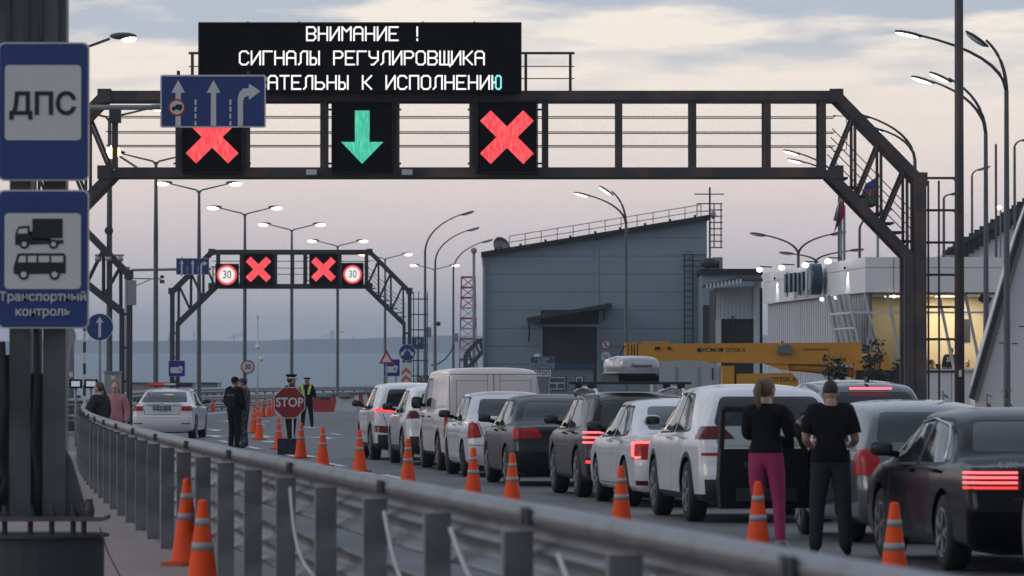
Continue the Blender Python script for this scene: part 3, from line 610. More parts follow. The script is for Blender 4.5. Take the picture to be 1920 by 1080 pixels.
pict(s2, [pc(45, 515, 5.5), pc(103, 515, 5.5)] + [[(x, 480), (x + w, 480), (x + w, 492), (x - (4 if x < 40 else 0), 492)] for x, w in ((38, 11), (53, 16), (73, 20), (97, 22))], yk - .005, M_signwhite, 'pictogram_gap')
for s, y in (('Транспортный', 557), ('контроль', 585)): text('lettering', s, .098, M_signwhite, face_at(a_(81), YS - .036, b_(y)), s2, True, bold=.0012, sx=1.0)
# overhead lane sign on a cantilever
YL = 75.0; c_ = lambda px: PX(px, YL); d_ = lambda py: PZ(py, YL)
t = thing('cantilever_pole', 'cantilever pole with long grey arm behind the blue post signs', 'pole', (c_(98), YL + .15, 0)); obj('pole', MB().tube([(c_(98), YL + .15, 0), (c_(98), YL + .15, d_(185))], [.12, .1], 10), M_grey, t, True, True); obj('arm', MB().tube([(c_(98), YL + .15, d_(200)), (c_(400), YL + .15, d_(200))], .042, 10), M_grey, t, True, True)
def lanes_sign(label, X, Zf, x0, x1, y0, y1, Y, truckban, full=True):
    w = x1 - x0; h = y1 - y0
    t = thing('lane_sign', label, 'road sign', (X((x0 + x1) / 2), Y, Zf(y1))); board(t, X(x0), X(x1), Zf(y1), Zf(y0), Y, r=.03, border=.025 * (1 if full else .6))
    u = lambda f: X(x0 + w * f); v = lambda f: Zf(y0 + h * f); y = Y - .009; b = MB()
    for c in (.17, .505): b.prism([(u(c - .025), v(.97)), (u(c + .025), v(.97)), (u(c + .025), v(.34)), (u(c + .065), v(.34)), (u(c), v(.1)), (u(c - .065), v(.34)), (u(c - .025), v(.34))], y - .002, y)
    obj('arrow', b, M_signwhite, t, True)
    pts = [(.735, .97), (.785, .97), (.785, .50), (.80, .42), (.84, .40), (.84, .48), (.95, .31), (.84, .165), (.84, .255), (.785, .26), (.75, .33), (.735, .45)]
    obj('turn_arrow', MB().prism([(u(a), v(b2)) for a, b2 in pts], y - .002, y), M_signwhite, t, True)
    for c in (.335, .665):
        b = MB()
        for q in range(4): b.prism([(u(c - .009), v(.47 + .135 * q)), (u(c + .009), v(.47 + .135 * q)), (u(c + .009), v(.57 + .13 * q)), (u(c - .009), v(.57 + .13 * q))], y - .002, y)
        obj('lane_dashes', b, M_signwhite, t, True)
    if truckban:
        cx, cz = u(.158), v(.62); r = (X(x1) - X(x0)) * .083
        obj('ban_ring', MB().prism(circle(cx, cz, r, 24), y - .005, y - .0025), M_signred, t, True); obj('ban_disc', MB().prism(circle(cx, cz, r * .8, 24), y - .008, y - .0055), M_signwhite, t, True)
        q = r * .62; obj('ban_truck', MB().prism([(cx - q, cz - q * .35), (cx + q, cz - q * .35), (cx + q, cz + q * .55), (cx - q * .25, cz + q * .55), (cx - q * .25, cz + q * .2), (cx - q * .8, cz + q * .2)], y - .011, y - .0085).prism(circle(cx - q * .55, cz - q * .4, q * .24, 10), y - .0125, y - .0112).prism(circle(cx + q * .5, cz - q * .4, q * .24, 10), y - .0125, y - .0112), M_ink, t, True)
    obj('mount', MB().beam((u(.17), Y + .06, v(-.08)), (u(.17), Y + .06, v(1.08)), .05).beam((u(.83), Y + .06, v(-.08)), (u(.83), Y + .06, v(1.08)), .05), M_dark, t, True)
lanes_sign('big blue lane arrow sign with a truck ban disc below the message board', c_, d_, 300, 498, 140, 239, YL - .02, True)
YM = 198.0; lanes_sign('small far blue lane arrow sign beside the far gantry', lambda p: PX(p, YM), lambda p: PZ(p, YM), 330, 392, 484, 515, YM, False, False)
t = thing('cantilever_pole', 'horizontal grey arm carrying the small far lane sign', 'pole', (PX(236, YM), YM + .2, 0)); obj('pole', MB().tube([(PX(238, YM), YM + .2, 0), (PX(238, YM), YM + .2, PZ(500, YM))], .11, 8), M_grey, t, True, True); obj('arm', MB().tube([(PX(238, YM), YM + .2, PZ(512, YM)), (PX(248, YM), YM + .2, PZ(506, YM)), (PX(395, YM), YM + .2, PZ(504, YM))], .055, 8), M_grey, t, True, True)
t = thing('traffic_camera', 'thin bracket with two small cameras left of the far gantry', 'camera', P(248, 530, YM)); obj('bracket', MB().beam(P(245, 522, YM), P(302, 523, YM), .05).beam(P(250, 538, YM), P(282, 524, YM), .04), M_grey, t, True); obj('camera', MB().box(P(304, 519, YM), (.14, .3, .12)).box(P(304, 528, YM), (.18, .3, .14)), M_dark, t, True)
def post(t, px, Z, ztop, r=.035): obj('post', MB().tube([(PX(px, Z), Z + .06, 0), (PX(px, Z), Z + .06, ztop)], r, 8), M_grey, t, True, True)
def roundsign(label, px, py, Z, r, kind, withpost=True):
    x, z = PX(px, Z), PZ(py, Z); t = thing('road_sign', label, 'road sign', (x, Z, z - r))
    obj('disc', MB().prism(circle(x, z, r, 28), Z, Z + .03), {'30': M_signred, 'ban': M_signred}.get(kind, M_signwhite), t, True)
    obj('face', MB().prism(circle(x, z, r * (.8 if kind in ('30', 'ban', 'plain') else .95), 28), Z - .008, Z - .001), M_signwhite if kind in ('30', 'ban', 'plain') else M_blue, t, True); y = Z - .012
    if kind == '30': text('digits', '30', r * 1.0, M_ink, face_at(x, y, z), t, True, bold=.008, sx=.9)
    if kind == 'up': obj('arrow', MB().prism([(x - r * .1, z - r * .75), (x + r * .1, z - r * .75), (x + r * .1, z + r * .3), (x + r * .28, z + r * .3), (x, z + r * .75), (x - r * .28, z + r * .3), (x - r * .1, z + r * .3)], y, y + .003), M_signwhite, t, True)
    if kind == 'fork':
        for s in (-1, 1): obj('arrow', MB().prism([(x + s * .02, z + r * .35), (x + s * r * .45, z - r * .12), (x + s * r * .3, z - r * .25), (x + s * r * .8, z - r * .42), (x + s * r * .7, z + r * .12), (x + s * r * .58, z), (x + s * r * .2, z + r * .42)], y, y + .003), M_signwhite, t, True)
    if kind == 'ban': obj('walker', MB().beam((x - r * .1, y, z - r * .45), (x + r * .02, y, z + r * .1), r * .18, .003, (0, 1, 0)).beam((x + r * .25, y, z - r * .45), (x + r * .02, y, z + r * .1), r * .15, .003, (0, 1, 0)).prism(circle(x, z + r * .4, r * .14, 10), y, y + .003), M_ink, t, True); obj('bar', MB().beam((x - r * .55, y - .004, z + r * .55), (x + r * .55, y - .004, z - r * .55), r * .14, .003, (0, 1, 0)), M_signred, t, True)
    if kind == 'plain': text('lettering', 'STOP', r * .5, M_ink, face_at(x, y, z + r * .12), t, True); obj('bar', MB().bx(x - r * .5, x + r * .5, y, y + .003, z - r * .3, z - r * .14), M_ink, t, True)
    if withpost: post(t, px, Z, z + r * .5)
roundsign('round blue ahead-only sign on a thin post at the left', 187, 613, 126, .36, 'up')
roundsign('round white 30 speed limit sign on the fourth lamp pole', 464.5, 688, 238.7, .35, '30', False)
roundsign('round blue sign with two diverging arrows beside the far gantry', 763.5, 661, 203, .36, 'fork')
roundsign('round no-pedestrians sign on the shed wall by the crane boom', 1136, 646, 209, .21 * 1.0, 'ban', False)
roundsign('round white disc with a bar under the no-pedestrians sign', 1136, 668.5, 209, .21, 'plain', False)
def camsign(label, x0, x1, y0, y1, Z, withpost):
    t = thing('road_sign', label, 'road sign', (PX((x0 + x1) / 2, Z), Z, PZ(y1, Z))); X = lambda p: PX(p, Z); V = lambda p: PZ(p, Z); board(t, X(x0), X(x1), V(y1), V(y0), Z, mat('camera_sign_blue', (.02, .02, .26), .4), r=.02, border=.02 if withpost else .008)
    w = x1 - x0; h = y1 - y0
    obj('camera_pictogram', MB().prism(rrect(X(x0 + w * .12), X(x0 + w * .82), V(y0 + h * .78), V(y0 + h * .42), .03), Z - .012, Z - .007).prism(circle(X(x0 + w * .72), V(y0 + h * .5), .11 * w / 31, 14), Z - .014, Z - .0125), M_signwhite, t, True)
    obj('lens_ring', MB().prism(circle(X(x0 + w * .68), V(y0 + h * .58), .07 * w / 31, 14), Z - .018, Z - .0145), mat('lens_grey', (.35, .35, .4), .5), t, True)
    if withpost: post(t, (x0 + x1) / 2 + 8, Z, V(y0))
camsign('blue camera pictogram sign behind the police car roof', 316, 347, 676, 706, 203.5, False)
camsign('blue camera sign on a post left of the chevron board', 719, 750, 673, 706, 202, True)
Z = 200.0; t = thing('warning_sign', 'red triangular warning sign just above the right camera sign', 'road sign', P(725, 683, Z)); x, z = PX(725, Z), PZ(672, Z)
obj('plate', MB().prism([(x - .33, z - .22), (x + .33, z - .22), (x, z + .36)], Z, Z + .02), M_signred, t, True); obj('face', MB().prism([(x - .2, z - .15), (x + .2, z - .15), (x, z + .2)], Z - .006, Z - .001), M_signwhite, t, True); post(t, 725, Z, z + .2)
t = thing('chevron_board', 'upright orange and white chevron marker board behind the first white car', 'road sign', P(762, 718, Z)); X = lambda p: PX(p, Z); V = lambda p: PZ(p, Z)
obj('plate', MB().bx(X(752), X(771), Z, Z + .03, V(722), V(680)), M_signwhite, t, True); post(t, 762, Z, V(690))
for q in range(3): obj('chevron', MB().prism([(X(753), V(697 + 14 * q)), (X(761.5), V(689 + 14 * q)), (X(770), V(697 + 14 * q)), (X(770), V(703 + 14 * q)), (X(761.5), V(695.5 + 14 * q)), (X(753), V(703 + 14 * q))], Z - .008, Z - .001), mat('chevron_orange', (.55, .14, .03), .5), t, True)
Z = 215.0; t = thing('parking_sign', 'blue square parking sign behind the far gantry ladder', 'road sign', P(783, 655, Z)); board(t, PX(772, Z), PX(795, Z), PZ(655, Z), PZ(632, Z), Z, mat('parking_blue', (.02, .10, .26), .4), border=.01); text('lettering', 'P', .42, M_signwhite, face_at(PX(784, Z), Z - .01, PZ(643, Z)), t, True); post(t, 783, Z, PZ(635, Z), .05)
Z = 250.0; t = thing('camera_pole', 'slim pole with white dome cameras above the far rail', 'pole', (PX(483, Z), Z, 0)); obj('pole', MB().tube([(PX(483, Z), Z, 0), (PX(483, Z), Z, PZ(592, Z))], [.05, .04], 8), M_signwhite, t, True, True)
for px, py, r_ in ((483, 651, .13), (490, 673, .13), (483, 593, .08)): obj('dome_camera', MB().ell(P(px, py, Z - .15), (r_, r_, r_), 10, 7), M_white, t, True, True)
# zone sign and stop plate
Z = 172.0; t = thing('zone_sign', 'blue board with four lines of white lettering left of the shed door', 'road sign', P(1016, 705, Z)); X = lambda p: PX(p, Z); V = lambda p: PZ(p, Z); zb = mat('zone_blue', (.03, .085, .17), .5)
board(t, X(994), X(1039), V(692), V(669), Z, zb, border=.008, r=.01); post(t, 1005, Z, V(669)); post(t, 1030, Z, V(669))
for i, s in enumerate(('ГРАНИЦА', 'ЗОНЫ', 'ТРАНСПОРТНОЙ', 'БЕЗОПАСНОСТИ')): text('lettering', s, .105, M_signwhite, face_at(X(1016.5), Z - .009, V(673.2 + 5.2 * i)), t, True)
t = thing('stop_plate', 'white plate reading СТОП under the blue zone board', 'road sign', P(1016, 706, Z - .05)); obj('plate', MB().bx(X(999), X(1033), Z - .04, Z - .012, V(706), V(694)), M_signwhite, t, True); text('lettering', 'СТОП', .2, M_ink, face_at(X(1016), Z - .042, V(700)), t, True, bold=.004)
t = thing('wall_camera', 'small pale camera on top of the zone board', 'camera', P(1007, 668, Z)); obj('body', MB().box(P(1007, 666, Z), (.2, .25, .1)), M_white, t, True)
# ================================================================ LEFT EDGE
Z = 122.0; X = lambda p: PX(p, Z); V = lambda p: PZ(p, Z)
for x0, x1, lab in ((130, 154, 'left of a pair of square floodlights by the boom gate'), (158, 183, 'right of a pair of square floodlights by the boom gate')):
    t = thing('floodlight', lab, 'floodlight', (X((x0 + x1) / 2), Z, 0)); obj('frame', MB().bx(X(x0), X(x1), Z, Z + .12, V(728), V(711)), M_black, t, True); obj('lens', MB().bx(X(x0 + 4), X(x1 - 4), Z - .01, Z - .002, V(724.5), V(714.5)), mat('floodlight_lens', (.5, .5, .55), .2, emit=(.7, .7, .8), es=.35, var=0), t, True); post(t, (x0 + x1) / 2, Z, V(726), .03)
t = thing('barrier_boom', 'raised striped boom barrier pole at the left', 'barrier', (X(159), 124, 0)); b = [MB(), MB()]; zz_ = V(560)
for k in range(12): b[k % 2].beam((PX(158.5, 124), 124, 1 + k * .28), (PX(158.5, 124), 124, 1.279 + k * .28), .07)
obj('stripe_white', b[0], M_signwhite, t, True); obj('stripe_dark', b[1], mat('boom_dark', (.06, .03, .03), .5), t, True); obj('cabinet', MB().bx(PX(158.5, 124) - .17, PX(158.5, 124) + .17, 123.8, 124.2, 0, 1.0), M_grey, t, True)
Z = 160.0; t = thing('gate_post', 'grey post with a dark foot left of the raised boom', 'pole', (PX(133, Z), Z, 0)); obj('shaft', MB().tube([(PX(133, Z), Z, 0), (PX(133, Z), Z, PZ(520, Z))], .11, 8), M_grey, t, True, True); obj('foot', MB().bx(PX(133, Z) - .32, PX(133, Z) + .32, Z - .3, Z + .3, 0, .62), M_dark, t, True); obj('plate', MB().box((PX(134, Z), Z - .12, PZ(702, Z)), (.12, .01, .16)), M_signwhite, t, True)
t = thing('road_sign', 'round sign seen from its grey back behind the lower blue sign', 'road sign', P(122, 660, 150)); obj('disc', MB().prism(circle(PX(121, 150), PZ(631, 150), .36, 24), 150, 150.02), M_signback, t, True); post(t, 120, 150, PZ(612, 150))
Z = 146.0; t = thing('equipment_cabinet', 'grey round-topped cabinet at the foot of the leftmost lamp', 'cabinet', (PX(210, Z), Z, 0)); obj('body', MB().bx(PX(196, Z), PX(225, Z), Z, Z + .5, 0, PZ(699, Z)), M_signback, t, True); obj('lid', MB().bx(PX(194, Z), PX(227, Z), Z - .05, Z + .55, PZ(698.9, Z), PZ(696, Z)), M_grey, t, True); obj('notice', MB().box((PX(212, Z), Z - .006, PZ(708, Z)), (.12, .01, .1)), M_signwhite, t, True)
t = thing('junction_box', 'grey junction box on the left gantry leg', 'cabinet', P(246, 572, 149)); obj('box', MB().bx(PX(238, 149), PX(254, 149), 149.1, 149.35, PZ(572, 149), PZ(525, 149)), M_signback, t, True)
# low buildings by the water
for x0, x1, y0, Zb, lab, mm in ((228, 360, 717, 400, 'long low pinkish building by the water behind the police car', mat('pink_wall', (.34, .27, .26), .8)), (370, 408, 717, 396, 'small grey box building by the water right of the police car', M_grey)):
    t = thing('low_building', lab, 'building', (PX((x0 + x1) / 2, Zb), Zb, 0)); obj('wall', MB().bx(PX(x0, Zb), PX(x1, Zb), Zb, Zb + 5, 0, PZ(y0 + 2, Zb)), mm, t, True); obj('roof', MB().bx(PX(x0 - 1, Zb), PX(x1 + 1, Zb), Zb - .2, Zb + 5.2, PZ(y0 + 2, Zb), PZ(y0, Zb)), M_dark, t, True)
# ================================================================ LATTICE TOWER
Z = 390.0; t = thing('lattice_tower', 'red and white lattice mast far behind the van', 'tower', (PX(878, Z), Z, 0)); x = PX(878, Z); H = PZ(520, Z)
mred = mat('tower_red', (.30, .045, .05), .6); mwh = mat('tower_white', (.45, .42, .43), .6); nb = 12
for i in range(nb):
    z0, z1 = H * i / nb, H * (i + 1) / nb; r0, r1 = .75 - .2 * i / nb, .75 - .2 * (i + 1) / nb; b = MB()
    for s in (-1, 1):
        for u in (-1, 1): b.beam((x + s * r0, Z + u * r0, z0), (x + s * r1, Z + u * r1, z1), .1)
        b.beam((x - s * r0, Z - r0, z0), (x + s * r1, Z - r1, z1), .06); b.beam((x - s * r0, Z + r0, z0), (x + s * r1, Z + r1, z1), .06)
    b.beam((x - r1, Z - r1, z1), (x + r1, Z - r1, z1), .16)
    for s in (-1, 1): b.beam((x + s * r1, Z - r1, z1), (x + s * r1, Z + r1, z1), .12); b.beam((x + s * r0, Z - r0, z0), (x + s * r1, Z + r1, z1), .06)
    obj('section', b, mred if i % 2 == 1 or i > 8 else mwh, t, True)
t = thing('bent_gantry', 'bent steel frame standing at the left edge of the shed', 'gantry', (PX(890, 280), 280, 0)); b = MB(); Zg = 280
for u, v, w_ in (((873, 700), (873, 664), .26), ((873, 664), (899, 637), .24), ((878, 690), (906, 658), .24), ((899, 637), (906, 658), .22), ((899, 637), (915, 637), .16), ((880, 660), (884, 682), .12), ((892, 646), (900, 664), .12), ((873, 664), (886, 674), .1)): b.beam(P(u[0], u[1], Zg), P(v[0], v[1], Zg), w_)
b.beam((PX(873, Zg), Zg, 0), P(873, 690, Zg), .26); obj('frame', b, M_gantry2, t, True)
t = thing('hanging_line', 'slack cable hanging beside the curved lamps', 'cable', P(850, 645, 284)); obj('line', MB().tube([P(852, 645, 284), P(845, 660, 284), P(835, 673, 284), P(822, 682, 284), P(808, 685, 284)], .04, 5), M_rubber, t, True)
for px, py, Z_, lab in ((804, 623, 236, 'grey box on the first curved lamp pole'), (855, 633, 284, 'grey box on the third curved lamp pole')):
    t = thing('junction_box', lab, 'cabinet', P(px, py, Z_)); obj('box', MB().box(P(px, py, Z_ - .12), (.26, .2, .5)), M_signback, t, True)
t = thing('dome_camera', 'round grey camera on the middle curved lamp pole', 'camera', P(822, 607, 262)); obj('dome', MB().ell(P(822, 607, 261.8), (.13, .13, .13), 10, 7), M_dark, t, True, True)
tag(obj('globe_mast', MB().tube([(PX(888.5, 300), 300, 0), P(888.5, 470, 300)], .09, 8).ell(P(888.5, 470, 300), (.2, .2, .2), 10, 7), M_grey, smooth=True), 'thin mast with a dark round top left of the shed', 'mast')
# ================================================================ GREY SHED
ZB = 210.0; X = lambda p: PX(p, ZB); V = lambda p: PZ(p, ZB)
shed = thing('shed', 'large grey-blue metal shed with a sloping roof and tall dark gate', 'building', (X(1115), ZB, 0))
M_clad = mat('shed_cladding', (.25, .31, .36), .6, .05, var=.08, vscale=.8); M_clad2 = mat('shed_trim', (.26, .32, .36), .55, var=.06)
xl, xr = X(906), X(1326); zl, zr = V(477), V(408)
roofz = lambda x: zl + (zr - zl) * (x - xl) / (xr - xl)
obj('core', MB().prism([(xl + .03, 0), (X(1016), 0), (X(1016), V(612)), (X(1120), V(612)), (X(1120), 0), (xr - .03, 0), (xr - .03, zr - .05), (xl + .03, zl - .05)], ZB + .06, ZB + 16), mat('shed_core', (.06, .075, .09), .7), shed, True)
def clad(x0, x1, z0, z1):
    tz0, tz1 = roofz(x0) - .02, roofz(x1) - .02
    if z0 >= max(tz0, tz1): return
    pts = [(x0, z0), (x1, z0)]
    if z1 <= min(tz0, tz1): pts += [(x1, z1), (x0, z1)]
    else:
        if tz1 > z0: pts.append((x1, min(z1, tz1)))
        if tz1 > z1 > tz0: pts.append((x0 + (x1 - x0) * (z1 - tz0) / (tz1 - tz0), z1))
        if tz0 < z0: pts.append((x0 + (x1 - x0) * (z0 - tz0) / (tz1 - tz0), z0)); 
        else: pts.append((x0, min(z1, tz0)))
        if pts[1] == pts[-1]: pts = pts[:-1]
    obj('panel', MB().prism(pts, ZB, ZB + .055), M_clad, shed, True)
ph = .79
for i in range(12):
    z0, z1 = i * ph + .008, (i + 1) * ph - .008
    cols = [(X(906), X(1117)), (X(1121), X(1326))]
    if z0 < V(612):
        z1 = min(z1, V(612)) if z1 > V(612) and z0 < V(612) - .3 else z1
        cols = [(X(906), X(1014)), (X(1122), X(1326))]
    for c0, c1 in cols: clad(c0 + .01, c1 - .01, z0, z1)
obj('vertical_trim', MB().bx(X(1116.5), X(1121.5), ZB - .04, ZB - .002, V(575), roofz(X(1119)) - .2), M_clad2, shed, True)
obj('corner_trim', MB().bx(X(905), X(912), ZB - .04, ZB - .002, 0, zl - .1), M_clad2, shed, True)
obj('gate', MB().bx(X(1017), X(1119), ZB + .02, ZB + .05, 0, V(613)), mat('gate_dark', (.05, .055, .062), .7), shed, True)
for q in range(5): obj('gate_rib', MB().bx(X(1017), X(1119), ZB + .0, ZB + .018, .4 + .75 * q, .43 + .75 * q), M_dark, shed, True)
obj('gate_frame', MB().bx(X(1012), X(1016.8), ZB - .05, ZB - .003, 0, V(608)).bx(X(1119.2), X(1124), ZB - .05, ZB - .003, 0, V(608)).bx(X(1016.8), X(1119.2), ZB - .05, ZB - .003, V(613), V(608)), M_clad2, shed, True)
obj('roof', MB().prism([(X(902), zl - .1), (X(902), zl + .1), (X(1329), zr + .12), (X(1329), zr - .1)], ZB - .35, ZB + 16.3), mat('roof_edge', (.018, .02, .022), .6), shed, True)
for q in range(9):
    x = xl + (xr - xl) * (q + .5) / 9; obj('roof_clip', MB().bx(x - .05, x + .05, ZB - .37, ZB - .2, roofz(x) + .08, roofz(x) + .2), M_black, shed, True)
rl = MB(); x0, x1 = X(955), X(1315)
for h in (.35, .62): rl.beam((x0, ZB + .3, roofz(x0) + h), (x1, ZB + .3, roofz(x1) + h), .035)
obj('roof_railing', rl, M_signback, shed, True)
for q in range(13):
    x = x0 + (x1 - x0) * q / 12; obj('railing_post', MB().beam((x, ZB + .3, roofz(x)), (x, ZB + .3, roofz(x) + .63), .035), M_signback, shed, True)
obj('canopy', MB().prism([(X(988), V(603)), (X(988), V(597)), (X(1146), V(569)), (X(1146), V(577))], ZB - 2.2, ZB - .06), mat('canopy_dark', (.04, .042, .045), .7), shed, True)
obj('canopy_brace', MB().beam((X(992), ZB - 2, V(600)), (X(992), ZB - .1, V(640)), .06).beam((X(1132), ZB - 2, V(577)), (X(1132), ZB - .1, V(600)), .06), M_dark, shed, True)
obj('downpipe', MB().tube([(X(905), ZB - .1, zl - .1), (X(907), ZB - .1, zl - .5), (X(909), ZB - .1, zl - .8), (X(909), ZB - .1, 0)], .06, 6), M_clad2, shed, True, True)
ld = MB()
for x in (1283, 1299): ld.beam((X(x), ZB - .15, 1.2), (X(x), ZB - .15, V(476)), .05)
for k in range(22): ld.beam((X(1283), ZB - .15, 1.4 + .28 * k), (X(1299), ZB - .15, 1.4 + .28 * k), .03)
for k in range(3): ld.beam((X(1277), ZB - .4, V(478 + 11 * k)), (X(1325), ZB - .4, V(478 + 11 * k)), .04)
obj('wall_ladder', ld, M_dark, shed, True)
t = thing('satellite_dish', 'pale satellite dish on the low end of the shed roof', 'dish', (X(940), ZB + 1, roofz(X(940)) + .1)); c = Vector((X(940), ZB + 1, V(461)))
M = Matrix.Rotation(R(35), 3, 'Z') @ Matrix.Rotation(R(70), 3, 'X'); b = MB().lathe([(0, -.16), (.2, -.13), (.36, -.05), (.44, .04), (.45, .04), (.3, -.09), (0, -.2)], 18); b.v = [tuple(M @ Vector(v) + c) for v in b.v]; obj('bowl', b, M_signback, t, True, True); obj('stand', MB().beam(c + Vector((0, 0, -.45)), c, .06), M_dark, t, True)
# roof mast at the right end
t = thing('roof_mast', 'roof antenna mast with a ladder frame at the high end of the shed', 'mast', (X(1333), ZB + .5, zr)); b = MB(); y = ZB + .5
b.beam((X(1332), y, V(485)), (X(1332), y, V(350)), .08); b.beam((X(1303), y, V(363)), (X(1359), y, V(363)), .05)
for x in (1340, 1353): b.beam((X(x), y, V(463)), (X(x), y, V(381)), .05)
for k in range(8): b.beam((X(1330), y, V(381 + 11.8 * k)), (X(1356), y, V(381 + 11.8 * k)), .05)
b.beam((X(1308), y, V(381)), (X(1332), y, V(381)), .05).beam((X(1308), y, V(395)), (X(1332), y, V(395)), .04).beam((X(1308), y, V(381)), (X(1308), y, V(405)), .04)
obj('frame', b, M_dark, t, True); obj('dish', MB().ell((X(1338), y - .3, V(402)), (.12, .2, .2), 10, 7), M_signback, t, True)
# annex and garage
ZA = 206.0; X = lambda p: PX(p, ZA); V = lambda p: PZ(p, ZA)
t = thing('annex', 'low flat-roofed grey annex right of the shed', 'building', (X(1370), ZA, 0)); obj('wall', MB().bx(X(1316), X(1428), ZA, ZA + 8, 0, V(515)), M_clad, t, True); obj('roof', MB().bx(X(1314), X(1430), ZA - .2, ZA + 8.2, V(515), V(504)), mat('roof_edge', (0, 0, 0)), t, True); obj('door', MB().bx(X(1318), X(1340), ZA - .03, ZA - .002, V(668), V(572)), M_dark, t, True)
t = thing('air_unit', 'dark ventilation block on the annex roof', 'vent', (X(1346), ZA + 2, V(505))); obj('block', MB().bx(X(1340), X(1359), ZA + 2, ZA + 3, V(504), V(480)), M_grey, t, True); obj('grille', MB().bx(X(1344), X(1352), ZA + 1.98, ZA + 1.998, V(500), V(488)), M_black, t, True)
t = thing('satellite_dish', 'dark dish beside the ventilation block', 'dish', (X(1332), ZA + 1.5, V(505))); obj('bowl', MB().ell((X(1332), ZA + 1.5, V(492)), (.38, .12, .24), 12, 7), M_dark, t, True, True); obj('stand', MB().beam((X(1332), ZA + 1.5, V(504)), (X(1332), ZA + 1.5, V(495)), .06), M_dark, t, True)
ZG = 185.0; X = lambda p: PX(p, ZG); V = lambda p: PZ(p, ZG)
M_corr = mat('corrugated_white', (.52, .54, .57), .5, var=.08, vscale=1)
t = thing('garage', 'pale corrugated garage with dark opening and slatted canopy', 'building', (X(1385), ZG, 0))
obj('back', MB().bx(X(1342), X(1430), ZG + .1, ZG + 6, 0, V(540)), mat('garage_dark', (.03, .032, .035), .8), t, True)
n_ = 20
for k in range(n_):
    a, c = 1343 + 72 * k / n_, 1343 + 72 * (k + 1) / n_
    obj('panel_rib', MB().prism([(X(a), V(598)), (X(c) - .008, V(598)), (X(c) - .008, V(540 - 4 * k / n_)), (X(a), V(540 - 4 * k / n_))], ZG - .02 * (k % 2), ZG + .08), M_corr, t, True)
for k in range(14): obj('shutter_rib', MB().bx(X(1353 + 4.4 * k), X(1356 + 4.4 * k), ZG + .04, ZG + .09, 0, V(600)), M_dark, t, True)
obj('post', MB().bx(X(1342), X(1352), ZG - .1, ZG + .08, 0, V(598.3)).bx(X(1413), X(1424), ZG - .15, ZG + .08, 0, V(530)), M_corr, t, True)
obj('canopy', MB().prism([(X(1316), V(541)), (X(1316), V(535)), (X(1385), V(520)), (X(1430), V(523)), (X(1430), V(528)), (X(1385), V(526))], ZG - 1.6, ZG + .3), mat('canopy_brown', (.10, .085, .08), .7), t, True)
for k in range(10): obj('canopy_slat', MB().box((X(1322 + 7 * k), ZG - 1.62, V(538 - 1.0 * k)), (.07, .02, .17)), M_signwhite, t, True)
obj('lamp', MB().box((X(1374), ZG - .06, V(600)), (.06, .08, .3)), M_dark, t, True)
# ================================================================ BOOTH beside the van
ZH = 178.0; X = lambda p: PX(p, ZH); V = lambda p: PZ(p, ZH)
t = thing('guard_booth', 'grey guard booth with a white framed window and blue roof trim', 'building', (X(1060), ZH, 0)); obj('wall', MB().bx(X(1000), X(1112), ZH, ZH + 2.5, 0, V(690)), mat('booth_wall', (.16, .19, .215), .6), t, True); obj('roof', MB().bx(X(998), X(1114), ZH - .12, ZH + 2.6, V(690), V(683)), mat('booth_blue', (.03, .06, .14), .5), t, True)
for x0, x1, nm in ((1027, 1061, 'w'), (1078, 1094, 'd')):
    w = obj('window', MB().bx(X(x0), X(x1), ZH - .03, ZH - .002, V(732), V(705)), mat('booth_frame_blue', (.05, .09, .15), .5), t, True)
    obj('frame', MB().bx(X(x0 + 2), X(x1 - 2), ZH - .045, ZH - .031, V(730), V(707)), M_signwhite, w); 
    if nm == 'w':
        for p0, p1, r0, r1 in ((1030, 1058, 717, 708.5), (1030, 1043, 728.5, 719), (1045, 1058, 728.5, 719)): obj('pane', MB().bx(X(p0), X(p1), ZH - .052, ZH - .046, V(r0), V(r1)), mat('booth_glass', (.07, .08, .09), .08), w)
    else: obj('pane', MB().bx(X(1081.5), X(1090.5), ZH - .052, ZH - .046, V(728), V(709)), mat('booth_glass', (0, 0, 0)), w)
# dark hedge row behind the van
def leafblob(name, pts, n, size, m, parent=None, seed=1):
    rg = random.Random(seed); b = MB()
    for _ in range(n):
        c, r = rg.choice(pts); d = Vector((rg.gauss(0, 1), rg.gauss(0, 1), rg.gauss(0, 1))); d.normalize(); p = Vector(c) + Vector((d.x * r[0], d.y * r[1], d.z * r[2])) * (rg.random() ** .45)
        a = Vector((rg.gauss(0, 1), rg.gauss(0, 1), rg.gauss(0, .6))).normalized(); u = a.cross(Vector((rg.gauss(0, 1), rg.gauss(0, 1), rg.gauss(0, 1)))).normalized(); s = size * rg.uniform(.6, 1.3)
        b.add([p - a * s, p + u * s * .4, p + a * s, p - u * s * .4], [(0, 1, 2, 3)])
    return obj(name, b, m, parent, True)
M_leaf = mat('leaf_dark', (.022, .032, .02), .6, var=.4, vscale=2); M_leaf2 = mat('leaf_mid', (.05, .065, .035), .6, var=.4, vscale=2)
for i in range(6):
    px = 790 + 26 * i; Z = 255.0; c = (PX(px, Z), Z, PZ(700, Z)); t = thing('hedge_shrub', '%s clipped dark shrub counted from the left in the hedge above the van roof' % words[i], 'shrub', (c[0], Z, 0), 0, 'hedge behind the van')
    leafblob('crown', [((c[0], Z, .95), (.62, .6, 1.0)), ((c[0] + .3, Z, 1.1), (.5, .5, .8))], 900, .12, M_leaf, t, i); obj('trunk', MB().tube([(c[0], Z, 0), (c[0], Z, 1.2)], .05, 6), M_dark, t, True)
